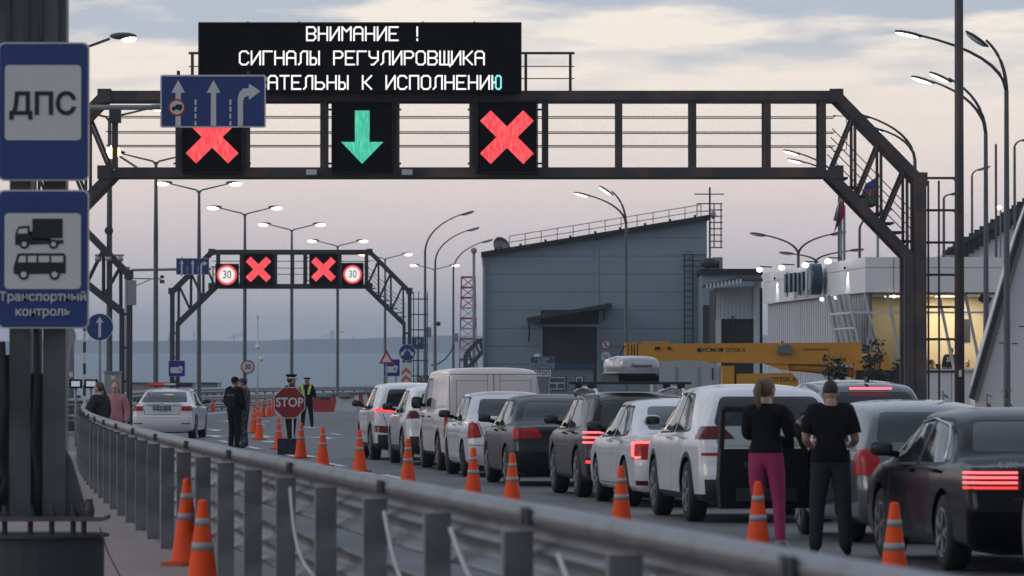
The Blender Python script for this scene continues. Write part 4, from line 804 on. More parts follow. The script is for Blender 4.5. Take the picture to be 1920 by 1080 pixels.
# ================================================================ CRANE
ZC = 146.0; X = lambda p: PX(p, ZC); V = lambda p: PZ(p, ZC)
cr = thing('mobile_crane', 'yellow truck crane with its telescopic boom lowered across the yard', 'crane', (X(1450), ZC, 0))
bz0, bz1 = V(680), V(644); boom = MB(); xs0, xs1 = X(1196), X(1614)
boom.prism([(xs0, V(677)), (xs1 - .4, V(684)), (xs1, V(676)), (xs1, V(642)), (xs0, V(645))], ZC - .35, ZC + .35); bo = obj('boom', boom, M_yellow, cr, True)
obj('boom_head', MB().bx(X(1171), X(1176), ZC - .33, ZC + .33, V(674), V(643)).bx(X(1178), X(1183), ZC - .31, ZC + .31, V(675), V(643)).bx(X(1185), X(1188), ZC - .34, ZC + .34, V(676), V(642)).bx(X(1190), X(1194), ZC - .36, ZC + .36, V(677), V(641)), M_yellow, cr, True)
obj('sheave', MB().bx(X(1172), X(1196), ZC - .28, ZC + .28, V(672), V(646)), M_black, cr, True)
obj('hoist_rope', MB().tube([(X(1171), ZC - .2, V(648)), (X(1158), ZC - .2, V(672))], .02, 5), M_black, cr, True)
obj('boom_rib', MB().bx(X(1205), X(1255), ZC - .25, ZC + .25, V(644), V(640.5)), M_yellow, cr, True)
for px, w_ in ((1232, 8), (1254, 5)): obj('boom_bracket', MB().box((X(px), ZC - .37, V(653)), (w_ / 53, .04, .08)), M_black, cr, True)
obj('winch_cover', MB().prism([(X(1455), V(663)), (X(1458), V(649)), (X(1475), V(646)), (X(1482), V(650)), (X(1484), V(663))], ZC - .5, ZC - .352), mat('winch_grey', (.12, .15, .17), .5), cr, True)
obj('winch_stay', MB().tube([(X(1470), ZC - .3, V(646)), (X(1466), ZC, V(640))], .03, 5), M_black, cr, True)
obj('lift_cylinder', MB().tube([(X(1478), ZC - .1, V(689)), (X(1500), ZC - .1, V(688)), (X(1600), ZC - .1, V(699))], [.12, .15, .15], 10), M_yellow, cr, True, True)
obj('cylinder_bracket', MB().prism([(X(1430), V(681)), (X(1475), V(681)), (X(1480), V(693)), (X(1470), V(695))], ZC - .3, ZC + .1), M_yellow, cr, True)
obj('turret', MB().bx(X(1352), X(1374), ZC - 1, ZC + 1, .9, V(686)).prism([(X(1378), V(760)), (X(1378), V(701)), (X(1480), V(699)), (X(1492), V(712)), (X(1492), V(760))], ZC - 1.1, ZC + 1), M_yellow, cr, True)
obj('chassis', MB().bx(X(1250), X(1640), ZC - 1.1, ZC + 1.1, .75, 1.15), M_dark, cr, True)
for px in (1275, 1315, 1480, 1520): 
    for sy in (-1, 1): obj('wheel', MB().lathe([(.2, -.15), (.5, -.15), (.53, -.1), (.53, .1), (.5, .15), (.2, .15)], 18, (X(px), ZC + sy * .95, .53), 'y'), M_rubber, cr, True, True)
obj('cab', MB().prism([(X(1600), .9), (X(1600), 2.3), (X(1625), 2.5), (X(1660), 2.5), (X(1668), 1.7), (X(1668), .9)], ZC - 1.1, ZC + 1.1), M_yellow, cr, True)
text('lettering', 'XCMG', .175, M_ink, face_at(X(1331), ZC - .352, V(656.5)), cr, True, bold=.002, sx=1.1); text('lettering', '● QY25K-II', .165, M_ink, face_at(X(1372), ZC - .352, V(656.5)), cr, True, bold=.001, sx=.95)
obj('emblem', MB().prism(circle(X(1310), V(656.5), .075, 6), ZC - .356, ZC - .352), M_ink, cr, True)
text('lettering', 'QY25K-II', .20, M_ink, face_at(X(1464), ZC - 1.105, V(711.5)), cr, True, bold=.001); obj('small_print', MB().bx(X(1505), X(1553), ZC - .358, ZC - .354, V(657), V(653.5)), mat('print_brown', (.2, .1, .02), .6), cr, True)
# tarpaulin trailer
ZT = 128.0; X = lambda p: PX(p, ZT); V = lambda p: PZ(p, ZT)
t = thing('covered_trailer', 'light truck bed under a pale grey tarpaulin behind the dark roof-box car', 'trailer', (X(1288), ZT, 0)); M_tarp = mat('tarpaulin', (.36, .39, .41), .7, var=.14, vscale=1.4, bump=.5)
prof = [(X(1226), .7), (X(1225), V(690)), (X(1229), V(680)), (X(1245), V(677)), (X(1290), V(675)), (X(1325), V(678)), (X(1345), V(683)), (X(1350), V(692)), (X(1352), .7)]
obj('tarpaulin', MB().prism(prof, ZT, ZT + 3.4), M_tarp, t, True); 
for px in (1226, 1268, 1310, 1350): obj('seam', MB().beam((X(px), ZT - .01, .75), (X(px), ZT - .01, V(688)), .03), M_grey, t, True)
obj('strap', MB().beam((X(1336), ZT - .02, V(712)), (X(1336), ZT - .02, V(690)), .03), M_black, t, True); obj('bed', MB().bx(X(1225), X(1353), ZT - .05, ZT + 3.5, .5, .7), M_dark, t, True)
for s in (X(1240), X(1338)): obj('wheel', MB().lathe([(.12, -.1), (.36, -.1), (.38, 0), (.36, .1), (.12, .1)], 16, (s, ZT + .9, .38), 'x'), M_rubber, t, True, True)
# ================================================================ KIOSK (police post)
kx, ky = PX(1623, 150), 150.0; ex, ey = PX(1430, 173), 173.0; rx = PX(1880, 150); zb_, zt_ = PZ(548, 150), PZ(482, 150)
kio = thing('kiosk', 'white police post with slanted lit windows and a wide white fascia', 'building', ((kx + rx) / 2, ky + 10, 0))
M_fas = mat('fascia_white', (.80, .78, .80), .4, var=.04); M_mull = mat('mullion_white', (.62, .65, .67), .4)
def wallseg(name, p, q, z0, z1, th, m, parent, off=0.0):
    p = Vector((p[0], p[1], 0)); q = Vector((q[0], q[1], 0)); d = (q - p).normalized(); n = Vector((d.y, -d.x, 0))
    a0, a1 = p + n * off, q + n * off; b0, b1 = a0 - n * th, a1 - n * th
    return obj(name, MB().add([a0 + Vector((0, 0, z0)), a1 + Vector((0, 0, z0)), b1 + Vector((0, 0, z0)), b0 + Vector((0, 0, z0)), a0 + Vector((0, 0, z1)), a1 + Vector((0, 0, z1)), b1 + Vector((0, 0, z1)), b0 + Vector((0, 0, z1))],
        [(0, 1, 2, 3), (4, 7, 6, 5), (0, 4, 5, 1), (1, 5, 6, 2), (2, 6, 7, 3), (3, 7, 4, 0)]), m, parent, True)
A = Vector((ex, ey)); B = Vector((kx, ky)); Cc = Vector((rx, ky)); zsp = zb_ + (zt_ - zb_) * .70
L_ = [A.lerp(B, f) for f in (0, .5, 1)]
for i in range(2):
    for z0, z1 in ((zb_, zsp - .008), (zsp + .008, zt_)): wallseg('fascia_panel', L_[i] * 1.0 + (B - A).normalized() * .01, L_[i + 1] - (B - A).normalized() * .01, z0, z1, .12, M_fas, kio)
for i in range(3):
    for z0, z1 in ((zb_, zsp - .008), (zsp + .008, zt_)): wallseg('fascia_panel', B.lerp(Cc, i / 3) + Vector((.01, 0)), B.lerp(Cc, (i + 1) / 3) - Vector((.01, 0)), z0, z1, .12, M_fas, kio)
obj('roof', MB().add([(ex + .12, ey, zt_ - .06), (kx + .12, ky + .12, zt_ - .06), (rx, ky + .12, zt_ - .06), (rx, ey, zt_ - .06), (ex + .12, ey, zb_ + .02), (kx + .12, ky + .12, zb_ + .02), (rx, ky + .12, zb_ + .02), (rx, ey, zb_ + .02)], [(0, 1, 2, 3), (7, 6, 5, 4), (0, 4, 5, 1), (1, 5, 6, 2), (2, 6, 7, 3), (3, 7, 4, 0)]), mat('soffit', (.22, .23, .24), .7), kio, True)
# glazing on the camera side: leans inward towards the bottom
zs, zg = PZ(694, 150), zb_ - .02; gt, gb = ky + .45, ky + 1.25; gx0, gx1 = PX(1590, 150) + .05, rx
M_pane = glassmat('window_glass', (.82, .86, .86), .3)
tops = [1592, 1624, 1665, 1713, 1762, 1812, 1870]; sh = 34
def gp(px, f): return Vector((PX(px + sh * f, 150), gt + (gb - gt) * f, zg + (zs - zg) * f))
for i in range(len(tops) - 1):
    for f0, f1 in ((0.0, .24), (.26, 1.0)):
        a, b2, c2, d2 = gp(tops[i], f0), gp(tops[i + 1], f0), gp(tops[i + 1], f1), gp(tops[i], f1)
        obj('pane', MB().add([a, b2, c2, d2], [(0, 1, 2, 3)]), M_pane, kio, True)
for px in tops[:-1]: obj('mullion', MB().beam(gp(px, 0) - Vector((0, .02, 0)), gp(px, 1) - Vector((0, .02, 0)), .07), M_mull, kio, True)
obj('transom', MB().beam(gp(tops[0], .25) - Vector((0, .03, 0)), gp(tops[-1], .25) - Vector((0, .03, 0)), .06), M_mull, kio, True)
# side glazing along the receding face
sd0 = gp(1592, 0); sd1 = gp(1592, 1); dirv = (A - B).normalized()
for i in range(4):
    o0 = Vector((dirv.x, dirv.y, 0)) * (1.1 * i); o1 = Vector((dirv.x, dirv.y, 0)) * (1.1 * (i + 1))
    obj('pane', MB().add([sd0 + o0, sd0 + o1, sd1 + o1, sd1 + o0], [(0, 1, 2, 3)]), M_pane, kio, True)
    obj('mullion', MB().beam(sd0 + o1, sd1 + o1, .07), M_mull, kio, True)
obj('transom', MB().beam(sd0.lerp(sd1, .25), sd0.lerp(sd1, .25) + Vector((dirv.x, dirv.y, 0)) * 4.4, .06).beam(sd0.lerp(sd1, .45) - Vector((.02, 0, 0)), sd0.lerp(sd1, .45) + Vector((dirv.x, dirv.y, 0)) * 4.4, .05), M_mull, kio, True)
# lower walls, floor, room
bx0 = gp(1592, 1).x
obj('sill_wall', MB().bx(bx0, rx, gb - .02, gb + .15, 0, zs - .02), M_fas, kio, True); obj('sill', MB().bx(bx0 - .05, rx, gb - .12, gb + .16, zs - .02, zs + .03), M_mull, kio, True)
for px in (1735, 1790): obj('sill_joint', MB().bx(PX(px, 150), PX(px, 150) + .02, gb - .024, gb - .0205, 0, zs - .03), M_grey, kio, True)
M_room = mat('room_wall', (.62, .54, .40), .8, var=.03)
obj('floor', MB().bx(bx0, rx, gb + .16, ky + 6, .9, 1.0), M_grey, kio, True); obj('back_wall', MB().bx(bx0, rx, ky + 4.6, ky + 4.75, 1.0, zb_), M_room, kio, True); obj('partition', MB().bx(PX(1725, 152), PX(1725, 152) + .1, gb + .3, ky + 4.6, 1.0, zb_), M_room, kio, True)
obj('ceiling', MB().bx(bx0, rx, gt + .3, ky + 4.6, zb_ - .06, zb_ - .01), M_white, kio, True); obj('notice_board', MB().bx(PX(1808, 154), PX(1822, 154), ky + 4.55, ky + 4.59, PZ(640, 154), PZ(598, 154)), M_dark, kio, True); obj('poster', MB().bx(PX(1806, 154), PX(1820, 154), ky + 4.55, ky + 4.59, PZ(598, 154) + .15, PZ(598, 154) + .5), M_signwhite, kio, True)
lt = bpy.data.lights.new('room_light', 'AREA'); lt.energy = 170; lt.size = 2.0; lt.color = (1, .82, .55); lo = bpy.data.objects.new('room_light', lt); COL.objects.link(lo); lo.location = (PX(1775, 153), 153.0, zb_ - .12)
lt2 = lt.copy(); lt2.energy = 22; lo2 = bpy.data.objects.new('room_light', lt2); COL.objects.link(lo2); lo2.location = (PX(1675, 153), 153.0, zb_ - .12); obj('ceiling_lamp', MB().bx(PX(1660, 153), PX(1690, 153), 152.7, 153.3, zb_ - .1, zb_ - .065), mat('ceiling_lamp', (.8, .8, .7), .5, emit=(1, .85, .6), es=2.5, var=0), kio, True)
obj('ceiling_lamp', MB().bx(PX(1755, 153), PX(1790, 153), 152.7, 153.3, zb_ - .1, zb_ - .065), mat('ceiling_lamp', (.8, .8, .7), .5, emit=(1, .85, .6), es=2.5, var=0), kio, True)
# corrugated wall under the left fascia
nr = 44; inset = Vector(((B - A).normalized().y, -(B - A).normalized().x)) * -.6
for i in range(nr):
    p = A.lerp(B, i / nr * .97) + inset * .3; q = A.lerp(B, (i + .62) / nr * .97) + inset * .3; wallseg('wall_rib', p, q, 0, zb_ - .01, .1, M_corr, kio)
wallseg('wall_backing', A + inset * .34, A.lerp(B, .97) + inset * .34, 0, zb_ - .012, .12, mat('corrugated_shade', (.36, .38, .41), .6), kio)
# fascia lights, light fittings and the raised letters (seen edge-on)
nrm = Vector(((B - A).normalized().y, -(B - A).normalized().x)); dL = (B - A).normalized()
def on_f(px): 
    best = min((abs(CX + F * A.lerp(B, f / 400).x / A.lerp(B, f / 400).y - px), f / 400) for f in range(401))[1]; return A.lerp(B, best)
for i, (px, py) in enumerate(((1448, 506), (1490, 502), (1535, 497), (1579, 490))):
    p = on_f(px); z = PZ(py, p.y); o_ = p + nrm * .45; t = thing('fascia_spotlight', '%s bright spotlight from the left on the kiosk fascia' % words[i], 'spotlight', (o_.x, o_.y, z), 0, 'spotlights on the kiosk fascia')
    obj('head', MB().ell((o_.x, o_.y, z), (.11, .14, .08), 10, 6), M_lampwhite if False else mat('spot_lens', (.8, .8, .8), .3, emit=(.93, 1, .98), es=6, var=0), t, True, True); obj('arm', MB().beam((p.x, p.y, z + .1), (o_.x, o_.y, z + .12), .04), M_black, t, True)
for px in (1458, 1590):
    p = on_f(px); o_ = p + nrm * .1; l_ = bpy.data.lights.new('wall_washer', 'SPOT'); l_.energy = 45; l_.spot_size = R(100); l_.spot_blend = .6; l_.color = (.92, 1, 1); l_.shadow_soft_size = .03; q = bpy.data.objects.new('wall_washer', l_); COL.objects.link(q); q.location = (o_.x, o_.y, zsp + .02); q.rotation_euler = (0, 0, 0)
    tag(obj('wall_washer_fitting', MB().lathe([(.03, 0), (.035, .03), (.035, .08), (0, .08)], 10, (o_.x, o_.y, zsp + .03)), M_black), 'small downlight on the kiosk fascia, %s of the raised lettering' % ('left' if px < 1500 else 'right'), 'spotlight')
t = thing('raised_lettering', 'row of raised dark letters with a round emblem on the kiosk fascia', 'lettering', (on_f(1520).x, on_f(1520).y, zb_ + .2)); rg = random.Random(5)
M_let = mat('letter_blue', (.03, .06, .09), .25, .3); M_let2 = mat('letter_pale', (.28, .50, .58), .2, .2)
for i in range(13):
    px = 1489 + 4.0 * i; p = on_f(px); q = p + dL * .42; h0 = zb_ + (.12 if i in (0, 6, 11, 12) else .25); h1 = zb_ + (.98 if i in (0, 11) else .88) + rg.uniform(-.03, .02)
    wallseg('letter', p, q, h0, h1, .06, M_let2 if i in (0, 11) else M_let, t, .32 + .1 * (i % 2))
p = on_f(1547); c = Vector((p.x, p.y, 0)) + Vector((nrm.x, nrm.y, 0)) * .2; M = Matrix.Translation((c.x, c.y, zb_ + .58)) @ Matrix.Rotation(math.atan2(dL.y, dL.x), 4, 'Z')
b = MB().lathe([(0, -.3), (.50, -.3), (.52, -.27), (.52, .05), (0, .05)], 24, (0, 0, 0), 'y'); b.xf(M); obj('emblem', b, M_let, t, True); b = MB().lathe([(0, -.32), (.36, -.32), (.36, -.301), (0, -.301)], 24, (0, 0, 0), 'y'); b.xf(M); obj('emblem_face', b, M_signback, t, True)
t = thing('downlights', 'row of small downlights under the kiosk fascia edge', 'lamp', (on_f(1545).x, on_f(1545).y, zb_ - .1))
for px in (1534, 1551, 1560, 1572): p = on_f(px) + inset * .2; obj('lamp', MB().ell((p.x, p.y, zb_ - .06), (.07, .07, .06), 8, 5), M_lampwhite, t, True)
t = thing('floodlight', 'dark floodlight hung under the kiosk soffit at the right', 'floodlight', P(1845, 560, 149)); obj('body', MB().box(P(1847, 561, 149.6), (.36, .2, .26), Matrix.Rotation(R(28), 3, 'Y')), M_black, t, True); obj('bracket', MB().beam(P(1852, 549, 149.6), P(1848, 557, 149.6), .04), M_black, t, True)
t = thing('fascia_cable', 'dark cable running down the white fascia of the kiosk', 'cable', P(1676, 520, 149.9)); obj('cable', MB().beam(P(1676, 482, 149.9), P(1676, 552, 149.9), .02), M_rubber, t, True); obj('lamp', MB().ell(P(1676, 556, 149.9), (.06, .06, .05), 8, 5), M_lampwhite, t, True)
# flags
def flag(label, px, ztip_py, Z, cloth):
    t = thing('flag', label, 'flag', (PX(px, Z), Z, 0)); obj('pole', MB().tube([(PX(px, Z), Z, 0), (PX(px, Z), Z, PZ(ztip_py, Z))], [.06, .04], 8), M_grey, t, True, True); obj('finial', MB().ell((PX(px, Z), Z, PZ(ztip_py, Z)), (.07, .07, .07), 8, 6), M_dark, t, True, True)
    for k, (poly, m) in enumerate(cloth):
        n = 10; vs = []; fs = []
        (x0, y0), (x1, y1), (x2, y2), (x3, y3) = poly
        for i in range(n + 1):
            f = i / n
            for j in range(5):
                g = j / 4; x = (x0 * (1 - f) + x1 * f) * (1 - g) + (x3 * (1 - f) + x2 * f) * g; y = (y0 * (1 - f) + y1 * f) * (1 - g) + (y3 * (1 - f) + y2 * f) * g
                v = P(x, y, Z); v.y += .16 * math.sin(f * 9 + g * 2) * f - .002 * k; vs.append(v)
        for i in range(n):
            for j in range(4): fs.append((5 * i + j, 5 * i + j + 1, 5 * i + j + 6, 5 * i + j + 5))
        o = obj('cloth', MB().add(vs, fs), m, t, True, True); so = o.modifiers.new('th', 'SOLIDIFY'); so.thickness = .008
fl = lambda n_, c: mat('flag_' + n_, c, .8, var=.15)
flag('regional flag of blue, crimson and green bands on a pole behind the gantry knee', 1646, 328, 168, [([(1645, 331), (1622, 346), (1618, 356), (1645, 349)], fl('blue', (.05, .09, .30))), ([(1645, 349), (1618, 356), (1612, 373), (1645, 368)], fl('crimson', (.24, .05, .17))), ([(1645, 368), (1612, 373), (1628, 388), (1645, 382)], fl('green', (.09, .17, .09))), ([(1640, 352), (1626, 360), (1622, 374), (1636, 368)], fl('yellow', (.42, .32, .05)))])
flag('white, blue and red flag hanging limp on a pole by the gantry', 1577, 365, 166, [([(1577, 372), (1570, 385), (1562, 412), (1572, 418)], fl('white', (.6, .6, .6))), ([(1577, 374), (1571, 388), (1567, 414), (1572, 420)], fl('navy', (.03, .05, .2))), ([(1583, 374), (1577, 378), (1563, 436), (1584, 405)], fl('red', (.35, .03, .03)))])
tag(obj('flag_pole', MB().tube([(PX(1583, 166.5), 166.5, 0), P(1583, 385, 166.5)], .05, 8), M_grey, smooth=True), 'second bare pole right beside the limp flag', 'pole')
# ================================================================ RAMPS on the right
ZR = 122.0; t = thing('ramp_abutment', 'leaning pale concrete abutment of the ramp at the right edge', 'bridge', (PX(1880, ZR), ZR, 0)); X = lambda p: PX(p, ZR); V = lambda p: PZ(p, ZR)
M_abut = mat('abutment_concrete', (.74, .71, .72), .75, var=.08, vscale=.8, bump=.15)
obj('slab', MB().prism([(X(1828), 0), (X(1828), V(722)), (X(1846), V(648)), (X(1872), V(560)), (X(1898), V(470)), (X(1918), V(412)), (X(1960), V(300)), (X(2150), V(300)), (X(2150), 0)], ZR, ZR + 1.2), M_abut, t, True)
edge = [(1816, 745), (1832, 690), (1856, 607), (1884, 510), (1905, 440), (1921, 395), (1962, 285)]
obj('edge_rail', MB().prism([(X(a), V(b2)) for a, b2 in edge] + [(X(a + 8), V(b2 + 4)) for a, b2 in edge[::-1]], ZR - .25, ZR + .1), mat('rail_dark', (.03, .03, .033), .6), t, True)
obj('coping', MB().prism([(X(a + 8.3), V(b2 + 4)) for a, b2 in edge] + [(X(a + 17), V(b2 + 8)) for a, b2 in edge[::-1]], ZR - .12, ZR + .1), mat('coping', (.3, .25, .24), .7), t, True)
for a, b2 in ((1884, 612), (1911, 612), (1862, 626), (1873, 643), (1897, 644), (1850, 659)): obj('slot', MB().bx(X(a), X(a + 11), ZR - .012, ZR - .001, V(b2 + .8), V(b2 - .8)), M_ink, t, True)
ZV = 235.0; t = thing('ramp', 'rising flyover ramp with a dark stepped noise fence in the right background', 'bridge', (PX(1860, ZV), ZV, 0)); X = lambda p: PX(p, ZV); V = lambda p: PZ(p, ZV)
obj('parapet', MB().prism([(X(1765), 0), (X(1765), V(478)), (X(1812), V(472)), (X(1930), V(402)), (X(1990), V(366)), (X(1990), 0)], ZV, ZV + 10), M_fas, t, True)
for k in range(22):
    px = 1766 + 10 * k; top = 470 - (px - 1766) * .655; obj('fence_panel', MB().bx(X(px), X(px + 9.6), ZV - .3 - .02 * (k % 2), ZV - .2, V(top + 38) if k > 3 else V(478), V(top)), mat('fence_dark', (.025, .027, .03), .6), t, True)
obj('deck_edge', MB().prism([(X(1770), V(476)), (X(1770), V(470)), (X(1990), V(344)), (X(1990), V(362))], ZV - .5, ZV - .31), mat('deck_edge', (.05, .053, .058), .6), t, True)
t = thing('ramp_lamp', 'small lit lamp on the far ramp', 'lamp', P(1874, 389, 228)); obj('lens', MB().ell(P(1874, 389, 228), (.13, .1, .09), 10, 6), M_lampwarm, t, True, True); obj('post', MB().beam((PX(1876, 228), 228, 0), P(1876, 388, 228), .06), M_grey, t, True)
# planter wall and shrubs in front of the kiosk
tag(obj('planter_wall', MB().bx(PX(1605, 140), PX(1730, 140), 140, 140.4, 0, PZ(694, 140)), mat('planter', (.03, .032, .034), .8)), 'low dark wall in front of the kiosk windows', 'wall')
for i, (px, py, w_, h_, n_, lab) in enumerate(((1565, 695, 30, 24, 500, 'thin dark shrub left of the kiosk windows, under the crane boom'), (1640, 672, 20, 34, 420, 'taller dark leafy shrub at the kiosk corner'), (1685, 686, 8, 10, 60, 'small dark sprig on the low wall by the gantry leg'))):
    Z = 139.0; c = P(px, py, Z); t = thing('shrub', lab, 'shrub', (c.x, Z, 0)); rg = random.Random(i); pts = [((c.x + rg.uniform(-1, 1) * w_ / 65 * .8, Z + rg.uniform(-.3, .3), c.z + rg.uniform(-1, .9) * h_ / 65), (.2, .25, .2)) for _ in range(14)]
    leafblob('leaves', pts, n_, .075, M_leaf, t, i + 20)
    for p, _ in pts[:9]: obj('stem', MB().tube([(c.x, Z, 0), (c.x * .6 + p[0] * .4, Z, c.z * .5), p], .014, 5), M_dark, t, True)
for i, (px, py, Z, lab) in enumerate(((1886, 738, 116, 'drooping leafy plant in front of the concrete abutment'), (1768, 742, 118, 'small leafy plant below the lit kiosk window'), (1850, 748, 117, 'thin sprig between the thick pole and the abutment'))):
    c = P(px, py, Z); t = thing('plant', lab, 'plant', (c.x, Z, 0)); b = MB(); rg = random.Random(i + 50)
    obj('stem', MB().tube([(c.x, Z, 0), (c.x + .02, Z, c.z * .6), (c.x, Z, c.z + .12)], .012, 5), M_leaf2, t, True)
    for k in range(14 if i == 0 else 9):
        a = rg.uniform(0, 6.28); z = c.z + rg.uniform(-.35, .14); d = Vector((math.cos(a), math.sin(a) * .5, rg.uniform(-.9, -.1))); p = Vector((c.x, Z, z)); l_ = rg.uniform(.12, .22); s_ = Vector((-d.y, d.x, 0)).normalized() * .035 + Vector((.02, 0, .01))
        obj('leaf', MB().add([p, p + d * l_ * .5 + s_, p + d * l_, p + d * l_ * .5 - s_], [(0, 1, 2, 3)]), M_leaf2, t, True)
# ================================================================ CARS
def paint(name, c, metal=.0, rough=.32, coat=.8, spec=.5): return mat('paint_' + name, c, rough, metal, coat=coat, var=.03, vscale=.8, spec=spec)
M_glass_car = mat('car_glass', (.022, .028, .032), .05, var=0, spec=.6)
M_clad_b = mat('car_cladding', (.018, .018, .019), .6); M_seam = mat('car_seam', (.01, .01, .01), .7, var=0); M_chrome = mat('chrome', (.6, .6, .62), .15, 1, var=0)
M_tail = mat('tail_red', (.36, .006, .010), .25, var=0, spec=.35); M_taildark = mat('tail_dark_red', (.11, .004, .006), .2, var=0, spec=.35)
M_tailon = mat('tail_lit', (.5, .02, .02), .2, emit=(1, .06, .06), es=1.3, var=0); M_tailhot = mat('tail_lit_core', (.6, .1, .1), .2, emit=(1, .17, .19), es=1.5, var=0)
M_rim = mat('alloy_rim', (.42, .43, .45), .3, .8, var=.05); M_rimdark = mat('dark_rim', (.06, .06, .065), .4, .5); M_amber = mat('lamp_amber', (.5, .16, .02), .2, var=0)
M_plate = mat('plate_white', (.65, .65, .65), .4, var=0); M_mirror = mat('mirror_glass', (.65, .68, .72), .04, 1, var=0)
def pchip(xs, ys):
    xs = np.array(xs, float); ys = np.array(ys, float); h = np.diff(xs); d = np.diff(ys) / h; m = np.zeros_like(xs)
    for i in range(1, len(xs) - 1): m[i] = 0 if d[i - 1] * d[i] <= 0 else 2 * d[i - 1] * d[i] / (d[i - 1] + d[i])
    m[0] = d[0]; m[-1] = d[-1]
    def f(x):
        x = min(max(x, xs[0]), xs[-1]); i = int(min(max(np.searchsorted(xs, x) - 1, 0), len(h) - 1)); t = (x - xs[i]) / h[i]
        return ((1 + 2 * t) * (1 - t) ** 2) * ys[i] + t * (1 - t) ** 2 * h[i] * m[i] + t * t * (3 - 2 * t) * ys[i + 1] + t * t * (t - 1) * h[i] * m[i + 1]
    return f
def crom(pts, n):
    o = []; P_ = [np.array(p, float) for p in pts]; P_ = [2 * P_[0] - P_[1]] + P_ + [2 * P_[-1] - P_[-2]]
    for i in range(1, len(P_) - 2):
        a, b, c, d = P_[i - 1:i + 3]
        for k in range(n):
            t = k / n; o.append(.5 * ((2 * b) + (c - a) * t + (2 * a - 5 * b + 4 * c - d) * t * t + (3 * b - a - 3 * c + d) * t ** 3))
    o.append(P_[-2]); return o
TOPS = {   # t along the car from the tail, roof line as (a, b): z = a*H + b
 'sedan': [(0, .60), (.015, .645), (.05, .665), (.13, .685), (.165, .70), (.25, .86), (.325, .955), (.42, .995), (.52, 1.0), (.60, .965), (.66, .89), (.77, .68), (.82, .655), (.92, .585), (.98, .50), (1, .42)],
 'liftback': [(0, .60), (.012, .655), (.03, .675), (.075, .69), (.10, .70), (.20, .85), (.31, .955), (.42, .995), (.52, 1.0), (.60, .965), (.66, .89), (.77, .68), (.82, .655), (.92, .585), (.98, .50), (1, .42)],
 'suv': [(0, .56), (.012, .62), (.03, .69), (.07, .83), (.105, .925), (.15, .965), (.28, .99), (.42, 1.0), (.54, .99), (.62, .945), (.68, .86), (.77, .68), (.82, .65), (.93, .58), (.985, .50), (1, .42)],
 'hatch': [(0, .57), (.012, .625), (.03, .68), (.085, .82), (.13, .915), (.19, .96), (.30, .99), (.42, 1.0), (.53, .99), (.61, .945), (.67, .87), (.78, .68), (.83, .65), (.93, .57), (.985, .49), (1, .41)],
 'van': [(0, .93), (.008, .965), (.03, .985), (.1, 1.0), (.4, 1.0), (.66, .99), (.73, .95), (.78, .86), (.86, .64), (.90, .60), (.97, .52), (1, .40)]}
